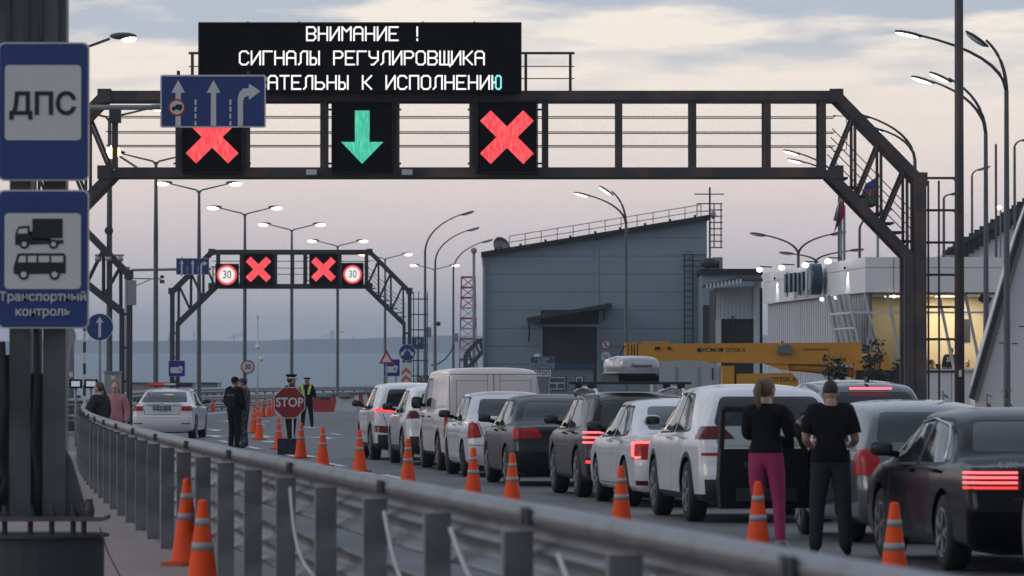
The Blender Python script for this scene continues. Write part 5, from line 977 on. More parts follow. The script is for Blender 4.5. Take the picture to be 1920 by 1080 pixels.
def body_mesh(s):
    L, W, H, kind = s['L'], s['W'], s['H'], s['kind']; w = W / 2; top = pchip([t for t, _ in TOPS[kind]], [z * H for _, z in TOPS[kind]])
    zb = s.get('zb', .2); belt0 = s.get('belt', .64) * H; van = kind == 'van'
    rr_ = s.get('rearr', .16); rf = .38
    ys = sorted(set([0, .006, .02, .045, .08, .12, .16, .21, .27, .34] + list(np.linspace(.42, L - .45, 34)) + [L - .36, L - .27, L - .19, L - .12, L - .06, L - .02, L]))
    def wid(y):
        if y < rr_: e_ = rr_ - math.sqrt(max(0, rr_ ** 2 - (rr_ - y) ** 2))
        elif y > L - rf: q = y - (L - rf); e_ = rf * 1.0 - math.sqrt(max(0, rf ** 2 - q * q)); e_ *= .8
        else: e_ = 0
        t = y / L; return (w - e_) * (1 - .05 * max(0, .3 - t) / .3 - .04 * max(0, t - .75) / .25)
    rake = pchip(*zip(*(s.get('rake') or ([(.15, .14), (.3, .04), (.42, 0), (.60, .0), (.66, .05), (1.0, .09), (1.3, .12)] if not van else [(.15, .1), (.3, .0), (.5, 0), (.56, .06), (1.2, .06), (2.2, .12)]))))
    def section(y):
        zt = float(top(y / L)); ww = wid(y); bl = belt0 * (1 - .05 * (y / L)); sh_ = min(bl, zt - .045); c = max(0, min(1, (zt - bl) / (.93 * H - bl))) ; lw = ww
        tum = s.get('tum', .74); te = (.90 if van else .90 + (tum - .90) * min(1, c * 1.1)); zed = zt - (.012 + (.075 if not van else .10) * c)
        if van: te = .97 - .09 * c
        zed = max(zed, sh_ + .02)
        return [(0, zb), (.80 * lw, zb), (.955 * lw, zb + .05), (.99 * lw, zb + .16), (1.0 * lw, .52 * bl + .1), (.985 * lw, sh_ - .07 * min(1, bl)), (.955 * lw, sh_), (lw * (.955 + (te - .955) * .10), sh_ + (zed - sh_) * .12), (lw * (.955 + (te - .955) * .56), sh_ + (zed - sh_) * .60), (lw * te, zed), (lw * te * .86, zt - .012 - .028 * c), (lw * te * .5, zt - .008 * c), (0, zt)]
    rows = [[(p[0], y + (float(rake(p[1])) * max(0, 1 - y / .45) if y < .45 else 0) - (.0 if y > .3 else .045 * (1 - y / .3) * (1 - (p[0] / w) ** 2)), p[1]) for p in crom(section(y), 4)] for y in ys]
    m = len(rows[0]); bm = bmesh.new(); V_ = {}
    for sgn in (1, -1):
        for i, r_ in enumerate(rows):
            for j, p in enumerate(r_): V_[sgn, i, j] = bm.verts.new((sgn * max(0, p[0]), p[1] - L / 2, p[2]))
        for i in range(len(rows) - 1):
            for j in range(m - 1):
                q = [V_[sgn, i, j], V_[sgn, i + 1, j], V_[sgn, i + 1, j + 1], V_[sgn, i, j + 1]]; bm.faces.new(q if sgn < 0 else q[::-1])
    for i, nn in ((0, 6), (len(rows) - 1, 6)):      # end caps in strips across
        for j in range(m - 1):
            a, b = rows[i][j], rows[i][j + 1]; prev = None
            for k in range(nn + 1):
                f = 1 - 2 * k / nn; bul = lambda p: -(.0 if i else .045) * ((p[0] / w) ** 2 * (1 - f * f))
                if k == 0: cur = (V_[1, i, j], V_[1, i, j + 1])
                elif k == nn: cur = (V_[-1, i, j], V_[-1, i, j + 1])
                else: cur = (bm.verts.new((f * a[0], a[1] - L / 2 + bul(a), a[2])), bm.verts.new((f * b[0], b[1] - L / 2 + bul(b), b[2])))
                if prev:
                    try: bm.faces.new([prev[0], prev[1], cur[1], cur[0]] if i == 0 else [prev[0], cur[0], cur[1], prev[1]])
                    except ValueError: pass
                prev = cur
    bmesh.ops.remove_doubles(bm, verts=bm.verts, dist=.0015); bmesh.ops.dissolve_degenerate(bm, edges=bm.edges, dist=1e-4)
    bmesh.ops.recalc_face_normals(bm, faces=bm.faces); return bm
def knife(bm, poly, ax, test, lay):
    """cut the outline (convex polygon in the plane across axis ax) into the skin and return the faces inside"""
    ca, cb = (1, 2) if ax == 'x' else (0, 2); n = len(poly); ar = sum(poly[i][0] * poly[(i + 1) % n][1] - poly[(i + 1) % n][0] * poly[i][1] for i in range(n)); pl = poly if ar > 0 else poly[::-1]
    a0, a1 = min(p[0] for p in pl), max(p[0] for p in pl); b0, b1 = min(p[1] for p in pl), max(p[1] for p in pl); fs = []
    for f in bm.faces:
        if not test(f): continue
        va = [v.co[ca] for v in f.verts]; vb = [v.co[cb] for v in f.verts]
        if max(va) >= a0 - .001 and min(va) <= a1 + .001 and max(vb) >= b0 - .001 and min(vb) <= b1 + .001: fs.append(f)
    for i in range(n):
        if not fs: break
        p, q = pl[i], pl[(i + 1) % n]; d = (q[0] - p[0], q[1] - p[1]); no = [0, 0, 0]; no[ca] = d[1]; no[cb] = -d[0]; co = [0, 0, 0]; co[ca] = p[0]; co[cb] = p[1]
        g = set(fs)
        for f in fs: g.update(f.edges); g.update(f.verts)
        r_ = bmesh.ops.bisect_plane(bm, geom=list(g), plane_co=co, plane_no=no, dist=1e-5)
        fs = [x for x in r_['geom'] if isinstance(x, bmesh.types.BMFace)]
        keep = []
        for f in fs:
            c = f.calc_center_median()
            if (c[ca] - p[0]) * d[1] - (c[cb] - p[1]) * d[0] <= 1e-6: keep.append(f)
        fs = keep
    return fs
def rpoly(p, r=.04, n=3):      # round the corners of a polygon
    o = []; m = len(p)
    for i in range(m):
        a, b, c = Vector(p[i - 1]), Vector(p[i]), Vector(p[(i + 1) % m]); u, v = (a - b), (c - b); k = min(r, u.length * .45, v.length * .45); s_, e_ = b + u.normalized() * k, b + v.normalized() * k
        for q in range(n + 1):
            t = q / n; o.append(tuple(s_ * (1 - t) ** 2 + b * 2 * t * (1 - t) + e_ * t * t))
    return o
def wheel_mesh(r, w_, rim):
    ty = MB().lathe([(r * .62, -w_ / 2), (r * .9, -w_ / 2), (r * .975, -w_ * .42), (r, -w_ * .3), (r, w_ * .3), (r * .975, w_ * .42), (r * .9, w_ / 2), (r * .62, w_ / 2)], 28, (0, 0, 0), 'x')
    rm = MB(); ro = r * .66; rm.lathe([(ro * .95, .02), (ro, w_ * .5 + .004), (ro * .93, w_ * .5 + .004), (ro * .88, w_ * .3), (0, w_ * .28)], 28, (0, 0, 0), 'x')
    for k in range(5):
        a = 2 * math.pi * k / 5
        for da in (-.13, .13): rm.beam((w_ * .42, math.cos(a) * .05, math.sin(a) * .05), (w_ * .46, math.cos(a + da) * ro * .93, math.sin(a + da) * ro * .93), .035, .05, up=(1, 0, 0))
    rm.lathe([(.06, w_ * .3), (.06, w_ * .5), (0, w_ * .5)], 12, (0, 0, 0), 'x')
    return ty, rm
def car(name, label, s, XL, Zr, head, cat='car', plate=None):
    """XL, Zr: where the outer face of the rear left tyre stands; head: turn to the left in radians"""
    L, W, H, kind = s['L'], s['W'], s['H'], s['kind']; w = W / 2; h = L / 2; wb = s['wb']; rov = s['rov']; wr = s.get('wr', .33); van = kind == 'van'
    yr = -h + rov; yf = yr + wb; M = Matrix.Rotation(head, 4, 'Z'); off = M @ Vector((-w * .98, yr, 0)); loc = Vector((XL, Zr, 0)) - off; loc.z = 0
    root = thing(name, label, cat, loc, head, s.get('group', 'vehicles waiting in the queue'))
    bm = body_mesh(s); lay = bm.faces.layers.int.new('reg'); regs = [('body', None, 0)]
    pm_ = s['paint']
    def setr(fs, nm, m, out=0.0):
        regs.append((nm, m, out))
        for f in fs: f[lay] = len(regs) - 1
    T = lambda t: t * L - h
    side = lambda sg: (lambda f: f.normal.x * sg > .45 and f.calc_center_median().x * sg > .2 and f[lay] == 0)
    rear = lambda f: f.normal.y < -.12 and f.calc_center_median().y < -.05 and f[lay] == 0
    # wheel openings
    for yy in (yr, yf):
        for sg in (1, -1):
            rad = wr + .055; poly = circle(yy, wr, rad, 24); fs = knife(bm, poly, 'x', lambda f: f.calc_center_median().x * sg > w * .50 and f.calc_center_median().z < 1.1, lay)
            bmesh.ops.delete(bm, geom=fs, context='FACES')
            if s.get('clad'):
                fs = knife(bm, circle(yy, wr, rad + .06, 24), 'x', side(sg), lay)
                for f in fs: f[lay] = -1
    if s.get('clad'):      # black lower plastic all round
        zc = s['clad']; 
        for sg in (1, -1):
            for f in knife(bm, [(-h - .1, 0), (h + .1, 0), (h + .1, zc * .86), (-h - .1, zc * .86)], 'x', side(sg), lay): f[lay] = -1
        for f in knife(bm, [(-w - .1, 0), (w + .1, 0), (w + .1, zc + .12), (-w - .1, zc + .12)], 'y', lambda f: rear(f) and abs(f.normal.x) < .75, lay): f[lay] = -1
    trims = []
    # glass
    for poly_ in s['side']:
        for sg in (1, -1):
            if s.get('open_door') and sg < 0 and poly_ is s['side'][0]: continue
            setr(knife(bm, rpoly([(T(t), z) for t, z in poly_], .05), 'x', side(sg), lay), 'side_window', M_glass_car, -.004)
            cx_ = sum(t for t, _ in poly_) / len(poly_) * L - h; cz_ = sum(z for _, z in poly_) / len(poly_); trims.append((sg, [(T(t) + math.copysign(.028, T(t) - cx_), z + math.copysign(.024, z - cz_)) for t, z in poly_]))
    for sg, tp in trims:
        for f in knife(bm, rpoly(tp, .06), 'x', side(sg), lay): f[lay] = -1
    if s.get('rear'):
        b0, b1, z0, z1 = s['rear']; setr(knife(bm, rpoly([(-b0, z0), (b0, z0), (b1, z1), (-b1, z1)], .07), 'y', lambda f: f.calc_center_median().y < -h * .1 and f.normal.y < -.08 and f[lay] == 0, lay), 'rear_window', M_glass_car, -.003)
    zw0, zw1 = s.get('wind', (.70 * H, .95 * H)); setr(knife(bm, rpoly([(-w * .80, zw0), (w * .80, zw0), (w * .62, zw1), (-w * .62, zw1)], .06), 'y', lambda f: f.normal.y > .15 and f.calc_center_median().y > 0 and f[lay] == 0, lay), 'windshield', M_glass_car, -.003)
    # lights: outline in |x|, z seen from behind, reaching ymax metres round the corner
    for nm, poly_, ymax, m, out_ in s['lights']:
        for sg in (1, -1):
            pts = [(sg * x, z) for x, z in poly_]
            fs = knife(bm, rpoly(pts, .025, 2), 'y', lambda f: f.calc_center_median().y < -h + ymax + .25 and f.calc_center_median().x * sg > 0 and f[lay] in (0, -1) and f.normal.z < .8, lay)
            g = set(fs)
            for f in fs: g.update(f.edges); g.update(f.verts)
            if fs:
                r_ = bmesh.ops.bisect_plane(bm, geom=list(g), plane_co=(0, -h + ymax, 0), plane_no=(0, 1, 0), dist=1e-5); fs = [f for f in r_['geom'] if isinstance(f, bmesh.types.BMFace) and f.calc_center_median().y < -h + ymax]
            setr(fs, nm, m, out_)
    # panel gaps
    for ax, a, b, th in s['seams']:
        d = Vector((b[0] - a[0], b[1] - a[1])).normalized(); n = Vector((-d.y, d.x)) * th
        for sg in (1, -1):
            if ax == 'x': poly_ = [(T(a[0]), a[1]), (T(b[0]), b[1])]
            else: poly_ = [(sg * a[0], a[1]), (sg * b[0], b[1])]
            p, q = Vector(poly_[0]), Vector(poly_[1]); d = (q - p).normalized(); n = Vector((-d.y, d.x)) * th; quad = [tuple(p - n), tuple(q - n), tuple(q + n), tuple(p + n)]
            for f in knife(bm, quad, ax, side(sg) if ax == 'x' else rear, lay): f[lay] = -2
    if s.get('open_door'):
        t0, t1 = s['open_door']; fs = knife(bm, [(T(t0), .30), (T(t1), .30), (T(t1), .95), (T(t1 - .09), H * .93), (T(t0), H * .93)], 'x', lambda f: f.normal.x < -.3 and f.calc_center_median().x < -.2, lay); bmesh.ops.delete(bm, geom=fs, context='FACES')
    # write the pieces out as objects
    bm.normal_update(); bm.verts.index_update(); made = {}
    for ri, (nm, m, out_) in enumerate(regs):
        fl_ = [f for f in bm.faces if (f[lay] == ri or (ri == 0 and f[lay] < 0))]
        if not fl_: continue
        mp_ = {}; vs = []; fc = []; mi = []
        for f in fl_:
            ids = []
            for v in f.verts:
                if v.index not in mp_: mp_[v.index] = len(vs); vs.append(tuple(v.co + v.normal * out_))
                ids.append(mp_[v.index])
            fc.append(ids); mi.append(1 if f[lay] == -1 else 2 if f[lay] == -2 else 0)
        me = bpy.data.meshes.new(nm); me.from_pydata(vs, [], fc)
        if ri == 0: made['body'] = link('body', me, [pm_, M_clad_b, M_seam], root, smooth=True); me.polygons.foreach_set('material_index', mi)
        else: link(nm, me, m, root, smooth=True)
    bm.free()
    # underbody, arches, wheels
    obj('underbody', MB().bx(-w * .62, w * .62, -h + .25, h - .3, s.get('zb', .2) - .04, s.get('zb', .2) + .12), M_black, root)
    ty, rm = wheel_mesh(wr, s.get('tw', .215), None); tm = None
    for yy in (yr, yf):
        for sg in (-1, 1):
            ar = MB(); n = 20; rad = wr + .056; a0, a1 = -8, 188; vs = []
            for k in range(n + 1):
                a = R(a0 + (a1 - a0) * k / n)
                for xx in (w * .50, w * .955): vs.append((sg * xx, yy + math.cos(a) * rad, wr + math.sin(a) * rad))
            ar.add(vs, [(2 * k, 2 * k + 1, 2 * k + 3, 2 * k + 2) for k in range(n)] + [tuple(2 * k for k in range(n + 1))]); obj('wheel_arch', ar, M_seam, root)
            if tm is None: a = obj('wheel', ty, M_rubber, root, smooth=True); b = obj('rim', rm, s.get('rim', M_rim), a); tm = (a.data, b.data)
            else: a = link('wheel', tm[0], None, root); b = link('rim', tm[1], None, a)
            a.location = (sg * (w * .98 - s.get('tw', .215) / 2), yy, wr)
            if sg < 0: a.rotation_euler = (0, 0, math.pi)
    # mirrors, handles, plate
    mz = s.get('mz', .70 * H); my = T(s.get('mt', .665))
    for sg in (-1, 1):
        if s.get('open_door') and sg < 0: continue
        ms = s.get('ms', 1.0); c = Vector((sg * (w + .09), my, mz + .04)); mo = obj('mirror', MB().sell(c, (.105 * ms, .06, .068 * ms * (1.7 if van else 1)), .6).beam((sg * (w - .08), my + .04, mz - .02), (sg * (w + .06), my + .02, mz + .01), .05, .06), s.get('mirrorm', pm_), root, smooth=True)
        obj('mirror_glass', MB().sell(c + Vector((0, -.045, 0)), (.09 * ms, .02, .054 * ms * (1.7 if van else 1)), .6), M_glass_car, mo, smooth=True)
        for t_, z_ in s.get('handles', ()):
            obj('door_handle', MB().box((sg * (w * .99 + .012), T(t_), z_), (.03, .2, .032)), s.get('handlem', pm_), root)
    if plate is not None:
        pz = s['plate']; py = -h - .045 + s.get('platey', .03) - .02; pl = obj('number_plate', MB().box((0, py, pz), (.52, .015, .112)), plate[1], root)
        if plate[0]: text('plate_text', plate[0], .098, plate[2], Matrix.Translation((-.15 if len(plate[0]) < 4 else 0, py - .009, pz)) @ FACE, pl, depth=.001, bold=.0008)
    return root
def win2(H, b=.66, top=.925, t0=.215, t1=.715, B=.455, d0=.10, d1=.125, drop=.0):   # front and rear door windows
    zb0, zt = b * H, top * H
    return [[(B + .012, zb0 - .012), (t1, zb0 - .03), (t1 - .012, zb0 + .03), (t1 - d1 + .0, zt - .02), (B + .012, zt)], [(t0, zb0 + .035), (t0 + .04, zb0 + .005), (B - .012, zb0 - .01), (B - .012, zt), (t0 + d0 + .02, zt - .02)]]
SEAM_S = lambda H, B=.455, t0=.24, t1=.70, zb=.3, b=.66: [('x', (B, zb), (B, b * H), .006), ('x', (t1, zb), (t1 - .012, b * H - .03), .006), ('x', (t0 + .085, zb + .26), (t0 + .035, b * H), .006), ('x', (t0 + .085, zb + .26), (t0 + .115, zb), .006), ('x', (t0 + .11, zb), (t1, zb), .006)]
P_white = paint('white', (.66, .66, .68)); P_pearl = paint('pearl_white', (.70, .70, .72)); P_van = paint('van_white_pinklit', (.66, .59, .58), rough=.45); P_graph = paint('graphite', (.011, .016, .018), .1, coat=.3, spec=.2)  # van white is tinted pinkish: red and dusk light put into the paint
P_brown = paint('brown_grey', (.016, .015, .017), .2, coat=.3, spec=.2); P_bluegrey = paint('blue_grey', (.075, .092, .11), .5); P_grey = paint('steel_grey', (.10, .108, .115), .5); P_black = paint('black', (.0025, .003, .004), .0, .2, coat=.16, spec=.1); P_silver = paint('silver', (.36, .36, .37), .7)
HD = math.atan(.121)
def XLn(Z): return -3.41 + .1216 * (104 - Z)
def spec(kind, L, W, H, p, **k): d = dict(kind=kind, L=L, W=W, H=H, paint=p, wb=.578 * L, rov=.215 * L, side=win2(H), seams=SEAM_S(H), lights=[], handles=((.49, .60 * H), (.27, .61 * H)), plate=.62); d.update(k); return d
wht = (M_plate, M_ink); 
# 1: white crossover leading the queue
car('crossover', 'white crossover with a lit slim tail light leading the queue', spec('suv', 4.5, 1.86, 1.64, P_pearl, clad=.42, wr=.36, zb=.24, belt=.66, rear=(.66, .56, 1.13, 1.5), lights=[('tail_light', [(.42, 1.0), (.95, 1.03), (.95, 1.11), (.42, 1.07)], .38, M_tailon, .006), ('reflector', [(.48, .56), (.92, .60), (.92, .74), (.60, .72)], .2, M_taildark, .004)],
    seams=SEAM_S(1.64) + [('y', (.0, .68), (.62, .68), .007), ('y', (.62, .68), (.72, .98), .007)], mirrorm=M_black), -3.02, 102.2, HD, plate=('', *wht))
# 2: second white crossover
car('crossover', 'white crossover with dark red unlit lights close in front of the van', spec('suv', 4.3, 1.8, 1.59, P_white, clad=.46, wr=.345, zb=.24, rear=(.62, .52, 1.1, 1.44), lights=[('tail_light', [(.56, .94), (.95, .92), (.95, 1.09), (.66, 1.08)], .42, M_taildark, .006)], seams=SEAM_S(1.59), mirrorm=M_clad_b), -2.20, 95.9, HD, plate=('', *wht))
# 3: van
car('van', 'white panel van with closed rear doors', spec('van', 4.86, 1.95, 1.93, P_van, clad=.40, wr=.345, zb=.26, belt=.60, rearr=.10, wb=2.93, rov=.98, rear=None, wind=(1.22, 1.75), mt=.78, mz=1.22, ms=1.0, mirrorm=M_black,
    side=[[(.715, 1.2), (.80, 1.18), (.765, 1.68), (.715, 1.7)], [(.50, 1.2), (.68, 1.2), (.68, 1.7), (.50, 1.7)]],
    seams=[('x', (.70, .35), (.70, 1.75), .006), ('x', (.45, .35), (.45, 1.75), .006), ('y', (.0, .48), (.0, 1.80), .008), ('y', (.115, .48), (.115, 1.80), .004), ('y', (.82, .55), (.82, 1.76), .006), ('y', (0, 1.80), (.82, 1.80), .006), ('y', (.70, 1.0), (.70, 1.68), .004), ('y', (.12, 1.68), (.70, 1.68), .004)],
    lights=[('tail_light', [(.86, .62), (1.0, .62), (1.0, .78), (.86, .78)], .12, M_taildark, .006), ('indicator', [(.86, .78), (1.0, .78), (1.0, .92), (.86, .92)], .12, M_amber, .006), ('tail_light', [(.86, .92), (1.0, .92), (1.0, 1.05), (.86, 1.05)], .12, M_tail, .006)], handles=((.48, 1.0), (.73, 1.0)), handlem=M_black), -1.40, 90.1, HD, 'van')
# 4: white sedan
car('sedan', 'small white sedan with tall red corner lights behind the van', spec('sedan', 4.26, 1.74, 1.50, P_white, wr=.31, rear=(.60, .50, 1.06, 1.36), tum=.76, lights=[('tail_light', [(.60, .70), (.96, .66), (.96, 1.03), (.70, 1.03)], .22, M_tail, .006)],
    seams=SEAM_S(1.5) + [('y', (0, .72), (.58, .72), .006), ('y', (.58, .72), (.66, 1.0), .006), ('y', (0, .56), (.84, .56), .005)], plate=.84, mirrorm=M_black, rim=M_rimdark), -.88, 84.5, HD, plate=('', *wht))
# 5: dark sedan
car('sedan', 'dark graphite sedan with red unlit lights and a white number plate', spec('sedan', 4.41, 1.76, 1.47, P_graph, wr=.32, rear=(.61, .50, 1.05, 1.35), lights=[('tail_light', [(.36, .78), (.72, .76), (.72, .92), (.46, .93)], .2, M_tail, .006), ('tail_light', [(.725, .76), (.96, .74), (.96, .97), (.725, .94)], .25, M_tail, .006)],
    seams=SEAM_S(1.47) + [('y', (0, .62), (.66, .62), .006)], plate=.76, mirrorm=M_black), -.11, 77.3, HD, plate=('Е 9', *wht))
# 6: dark estate with a roof box
c6 = car('estate_car', 'dark brown-grey crossover with roof bars and lit striped tail lights', spec('suv', 4.49, 1.84, 1.53, P_brown, clad=.36, wr=.355, zb=.24, tum=.77, rear=(.66, .58, 1.04, 1.40), lights=[('tail_light', [(.52, .75), (.95, .75), (.95, .99), (.58, .99)], .26, M_taildark, .006), ('reflector', [(.6, .50), (.92, .50), (.92, .545), (.6, .545)], .12, M_tailon, .004)],
    seams=SEAM_S(1.53) + [('y', (0, .66), (.60, .66), .006)], mirrorm=M_black), .93, 69.7, HD, plate=('', *wht))
h6 = 4.49 / 2
for z in (.80, .872, .945):
    for sg in (-1, 1): obj('light_bar', MB().tube([(sg * .60, -h6 + .015, z), (sg * .74, -h6 + .03, z), (sg * .86, -h6 + .10, z), (sg * .905, -h6 + .2, z)], .016, 6), M_tailhot, c6, smooth=True)
for sg in (-1, 1):
    obj('roof_rail', MB().tube([(sg * .62, -1.65, 1.465), (sg * .64, -1.5, 1.55), (sg * .66, -.3, 1.585), (sg * .64, .75, 1.52), (sg * .62, .85, 1.46)], .025, 8), M_chrome, c6, smooth=True)
for y in (-1.15, .25):
    obj('cross_bar', MB().box((0, y, 1.65), (1.62, .09, .035)), M_clad_b, c6)
    for sg in (-1, 1): obj('bar_foot', MB().box((sg * .66, y, 1.605), (.10, .1, .07)), M_clad_b, c6)
bxm = Matrix.Rotation(HD, 4, 'Z'); bl = c6.location + (bxm @ Vector((.06, -.1, 0)))
rb = thing('roof_box', 'silver roof box strapped on top of the dark car', 'roof box', (bl.x, bl.y, 1.67), HD)
def loft(secs, n=20):
    b = MB(); vs = []; fs = []
    for y, hw, z0, z1 in secs:
        for k in range(n):
            a = 2 * math.pi * k / n; ca, sa = math.cos(a), math.sin(a); e_ = .55; vs.append((hw * math.copysign(abs(ca) ** e_, ca), y, (z0 + z1) / 2 + (z1 - z0) / 2 * math.copysign(abs(sa) ** e_, sa)))
    for i in range(len(secs) - 1):
        for k in range(n): fs.append((i * n + k, i * n + (k + 1) % n, (i + 1) * n + (k + 1) % n, (i + 1) * n + k))
    fs.append(tuple(range(n))[::-1]); fs.append(tuple((len(secs) - 1) * n + k for k in range(n))); return b.add(vs, fs)
obj('shell', loft([(-1.0, .25, .13, .32), (-.97, .29, .10, .35), (-.7, .325, .07, .375), (0, .33, .06, .385), (.6, .31, .07, .37), (.95, .22, .10, .30), (1.02, .13, .13, .24)]), paint('roof_box_silver', (.45, .45, .47), .5), rb, smooth=True)
obj('rim', loft([(-1.015, .28, .115, .15), (-.7, .345, .105, .145), (0, .35, .105, .145), (.6, .33, .11, .145), (1.03, .15, .125, .15)]), M_signback, rb, smooth=True); obj('tray', MB().bx(-.3, .3, -.9, .85, 0, .10), M_black, rb)
text('lettering', 'Neumann', .078, M_ink, Matrix.Translation((.03, -1.006, .235)) @ FACE, rb, bold=.001)
# 7: white liftback
car('liftback', 'low white liftback with lit bracket-shaped tail lights', spec('liftback', 4.67, 1.81, 1.45, P_white, wr=.32, rear=(.63, .52, 1.03, 1.34), lights=[('tail_light', [(.56, .64), (.95, .64), (.95, .89), (.60, .89)], .24, M_tail, .006), ('reflector', [(.66, .30), (.9, .30), (.9, .36), (.66, .36)], .14, M_taildark, .004)],
    seams=SEAM_S(1.45) + [('y', (0, .60), (.54, .60), .006)], mirrorm=M_black), 1.50, 64.6, HD, plate=('', *wht))
c7 = bpy.data.objects['liftback']; h7 = 4.67 / 2
for sg in (-1, 1): obj('light_bar', MB().tube([(sg * .66, -h7 + .03, .665), (sg * .86, -h7 + .10, .665), (sg * .89, -h7 + .16, .69), (sg * .885, -h7 + .16, .85), (sg * .84, -h7 + .08, .87), (sg * .64, -h7 + .025, .87)], .022, 6), M_tailhot, c7, smooth=True)
# 8: big white crossover in the middle
car('crossover', 'large pearl white crossover with wide dark red tail lights in the queue middle', spec('suv', 4.48, 1.86, 1.65, P_pearl, clad=.40, wr=.365, zb=.25, rear=(.70, .58, 1.15, 1.50), lights=[('tail_light', [(.46, 1.0), (.95, .99), (.95, 1.14), (.60, 1.15)], .45, M_taildark, .006), ('reflector', [(.46, .80), (.86, .80), (.86, .835), (.46, .835)], .2, M_tail, .004)],
    seams=SEAM_S(1.65) + [('y', (0, .70), (.62, .70), .006), ('y', (.62, .70), (.68, 1.0), .006)], plate=.92), 2.09, 57.7, HD, plate=('', *wht))
# 9: second-lane dark blue-grey car
c9 = car('crossover', 'blue-grey crossover with a lit high brake light in the next lane', spec('suv', 4.68, 1.87, 1.70, P_bluegrey, clad=.36, wr=.36, zb=.24, rear=(.68, .58, 1.15, 1.52), lights=[('tail_light', [(.50, .96), (.95, .92), (.95, 1.12), (.60, 1.10)], .35, M_tailon, .006)], seams=SEAM_S(1.7)), PX(1508, 69.4), 70.2, HD, plate=('', *wht))
obj('brake_light', MB().box((0, -4.68 / 2 + .40, 1.575), (.62, .04, .035)), M_tailhot, c9)
for sg in (-1, 1): obj('window_trim', MB().tube([(sg * .90, -1.45, 1.10), (sg * .80, -1.28, 1.38), (sg * .72, -1.0, 1.55), (sg * .70, -.2, 1.60), (sg * .72, .4, 1.54)], .014, 6), M_chrome, c9, smooth=True)
obj('roof_fin', MB().prism([(-.02, 0), (.02, 0), (.008, .09), (-.008, .09)], -1.75, -1.55).xf(Matrix.Translation((0, 0, 1.66))), M_black, c9)
# 10: grey hatchback with its door open
s10 = spec('hatch', 4.25, 1.78, 1.49, P_grey, wr=.32, rear=(.64, .54, 1.05, 1.36), lights=[('tail_light', [(.60, .70), (.96, .72), (.96, .97), (.66, .98)], .36, M_tail, .006)], seams=SEAM_S(1.49)[:1] + SEAM_S(1.49)[2:4] + [('y', (0, .62), (.62, .62), .006)], open_door=(.458, .70), mirrorm=M_black)
c10 = car('hatchback', 'steel grey hatchback with its driver door swung open', s10, 3.46, 50.4, HD, plate=('', *wht))
hy = .70 * 4.25 - 2.125; dr = obj('open_door', MB().prism([(0, .30), (1.02, .30), (1.04, .62), (1.02, .95), (0, .95)], -.05, .05).xf(Matrix.Translation((-.87, hy, 0)) @ Matrix.Rotation(R(180 + 12), 4, 'Z')), M_black, c10)
fr = MB()
for a, b in (((0.02, .95), (.22, 1.36)), ((.22, 1.36), (.98, 1.38)), ((.98, 1.38), (1.0, .95))): fr.beam((a[0], 0, a[1]), (b[0], 0, b[1]), .05, .06)
fr.xf(Matrix.Translation((-.87, hy, 0)) @ Matrix.Rotation(R(192), 4, 'Z')); obj('window_frame', fr, M_black, dr)
gl = MB().add([(.05, 0, .96), (.99, 0, .96), (.97, 0, 1.36), (.23, 0, 1.34)], [(0, 1, 2, 3)]).xf(Matrix.Translation((-.87, hy, 0)) @ Matrix.Rotation(R(192), 4, 'Z')); obj('window', gl, glassmat('door_glass', (.5, .55, .55), .3), dr)
dm = Matrix.Translation((-.87, hy, 0)) @ Matrix.Rotation(R(192), 4, 'Z'); mo = obj('mirror', MB().ell((.24, -.14, 1.0), (.13, .07, .09), 12, 8).xf(dm), M_black, dr, smooth=True); obj('mirror_glass', MB().box((.24, .0, 1.0), (.19, .01, .12)).xf(dm), M_mirror, mo)
obj('door_pull', MB().box((.55, .07, .78), (.42, .05, .06)).xf(dm), M_dark, dr); obj('door_pocket', MB().box((.5, .07, .45), (.7, .06, .14)).xf(dm), M_dark, dr)
obj('cabin', MB().bx(-.60, .60, -.9, .75, .32, .50).bx(.55, .60, -.9, .75, .5, 1.2).bx(-.55, -.05, -.35, .15, .5, .62).bx(-.55, -.05, -.5, -.36, .5, 1.15).bx(-.55, .55, .7, .78, .5, .95), mat('car_interior', (.02, .02, .022), .8), c10)
# 11: black saloon
c11 = car('saloon', 'glossy black saloon with lit striped tail light nearest the camera', spec('sedan', 4.88, 1.86, 1.45, P_black, wr=.34, rear=(.66, .54, 1.06, 1.33), belt=.65, lights=[('tail_light', [(.42, .735), (.95, .735), (.95, .905), (.44, .905)], .26, M_taildark, .006)], seams=SEAM_S(1.45) + [('y', (0, .66), (.5, .66), .006)], mirrorm=M_black, plate=.60), 3.84, 42.9, HD)
h11 = 4.88 / 2
for z in (.755, .80, .845, .888):
    for sg in (-1, 1): obj('light_bar', MB().tube([(sg * .46, -h11 + .005, z), (sg * .62, -h11 + .015, z), (sg * .80, -h11 + .06, z), (sg * .905, -h11 + .19, z)], .0125, 6), M_tailhot if z > .76 else M_tailon, c11, smooth=True)
text('badge', 'E 200', .075, M_chrome, Matrix.Translation((-.55, -h11 - .02, .955)) @ FACE, c11, depth=.004); obj('trunk_chrome', MB().box((0, -h11 - .025, .885), (.7, .03, .022)), M_chrome, c11)
for sg in (-1, 1): obj('window_trim', MB().tube([(sg * .885, -1.42, .985), (sg * .80, -1.22, 1.17), (sg * .735, -.95, 1.29), (sg * .71, -.2, 1.345), (sg * .72, .3, 1.31)], .011, 6), M_chrome, c11, smooth=True)
# 12: silver car just entering at the right edge
car('sedan', 'silver car whose front corner just shows at the lower right edge', spec('sedan', 4.5, 1.8, 1.46, P_silver, wr=.33, rear=(.6, .5, 1.05, 1.34)), PX(1936, 37.2) + .34, 34.5, HD)
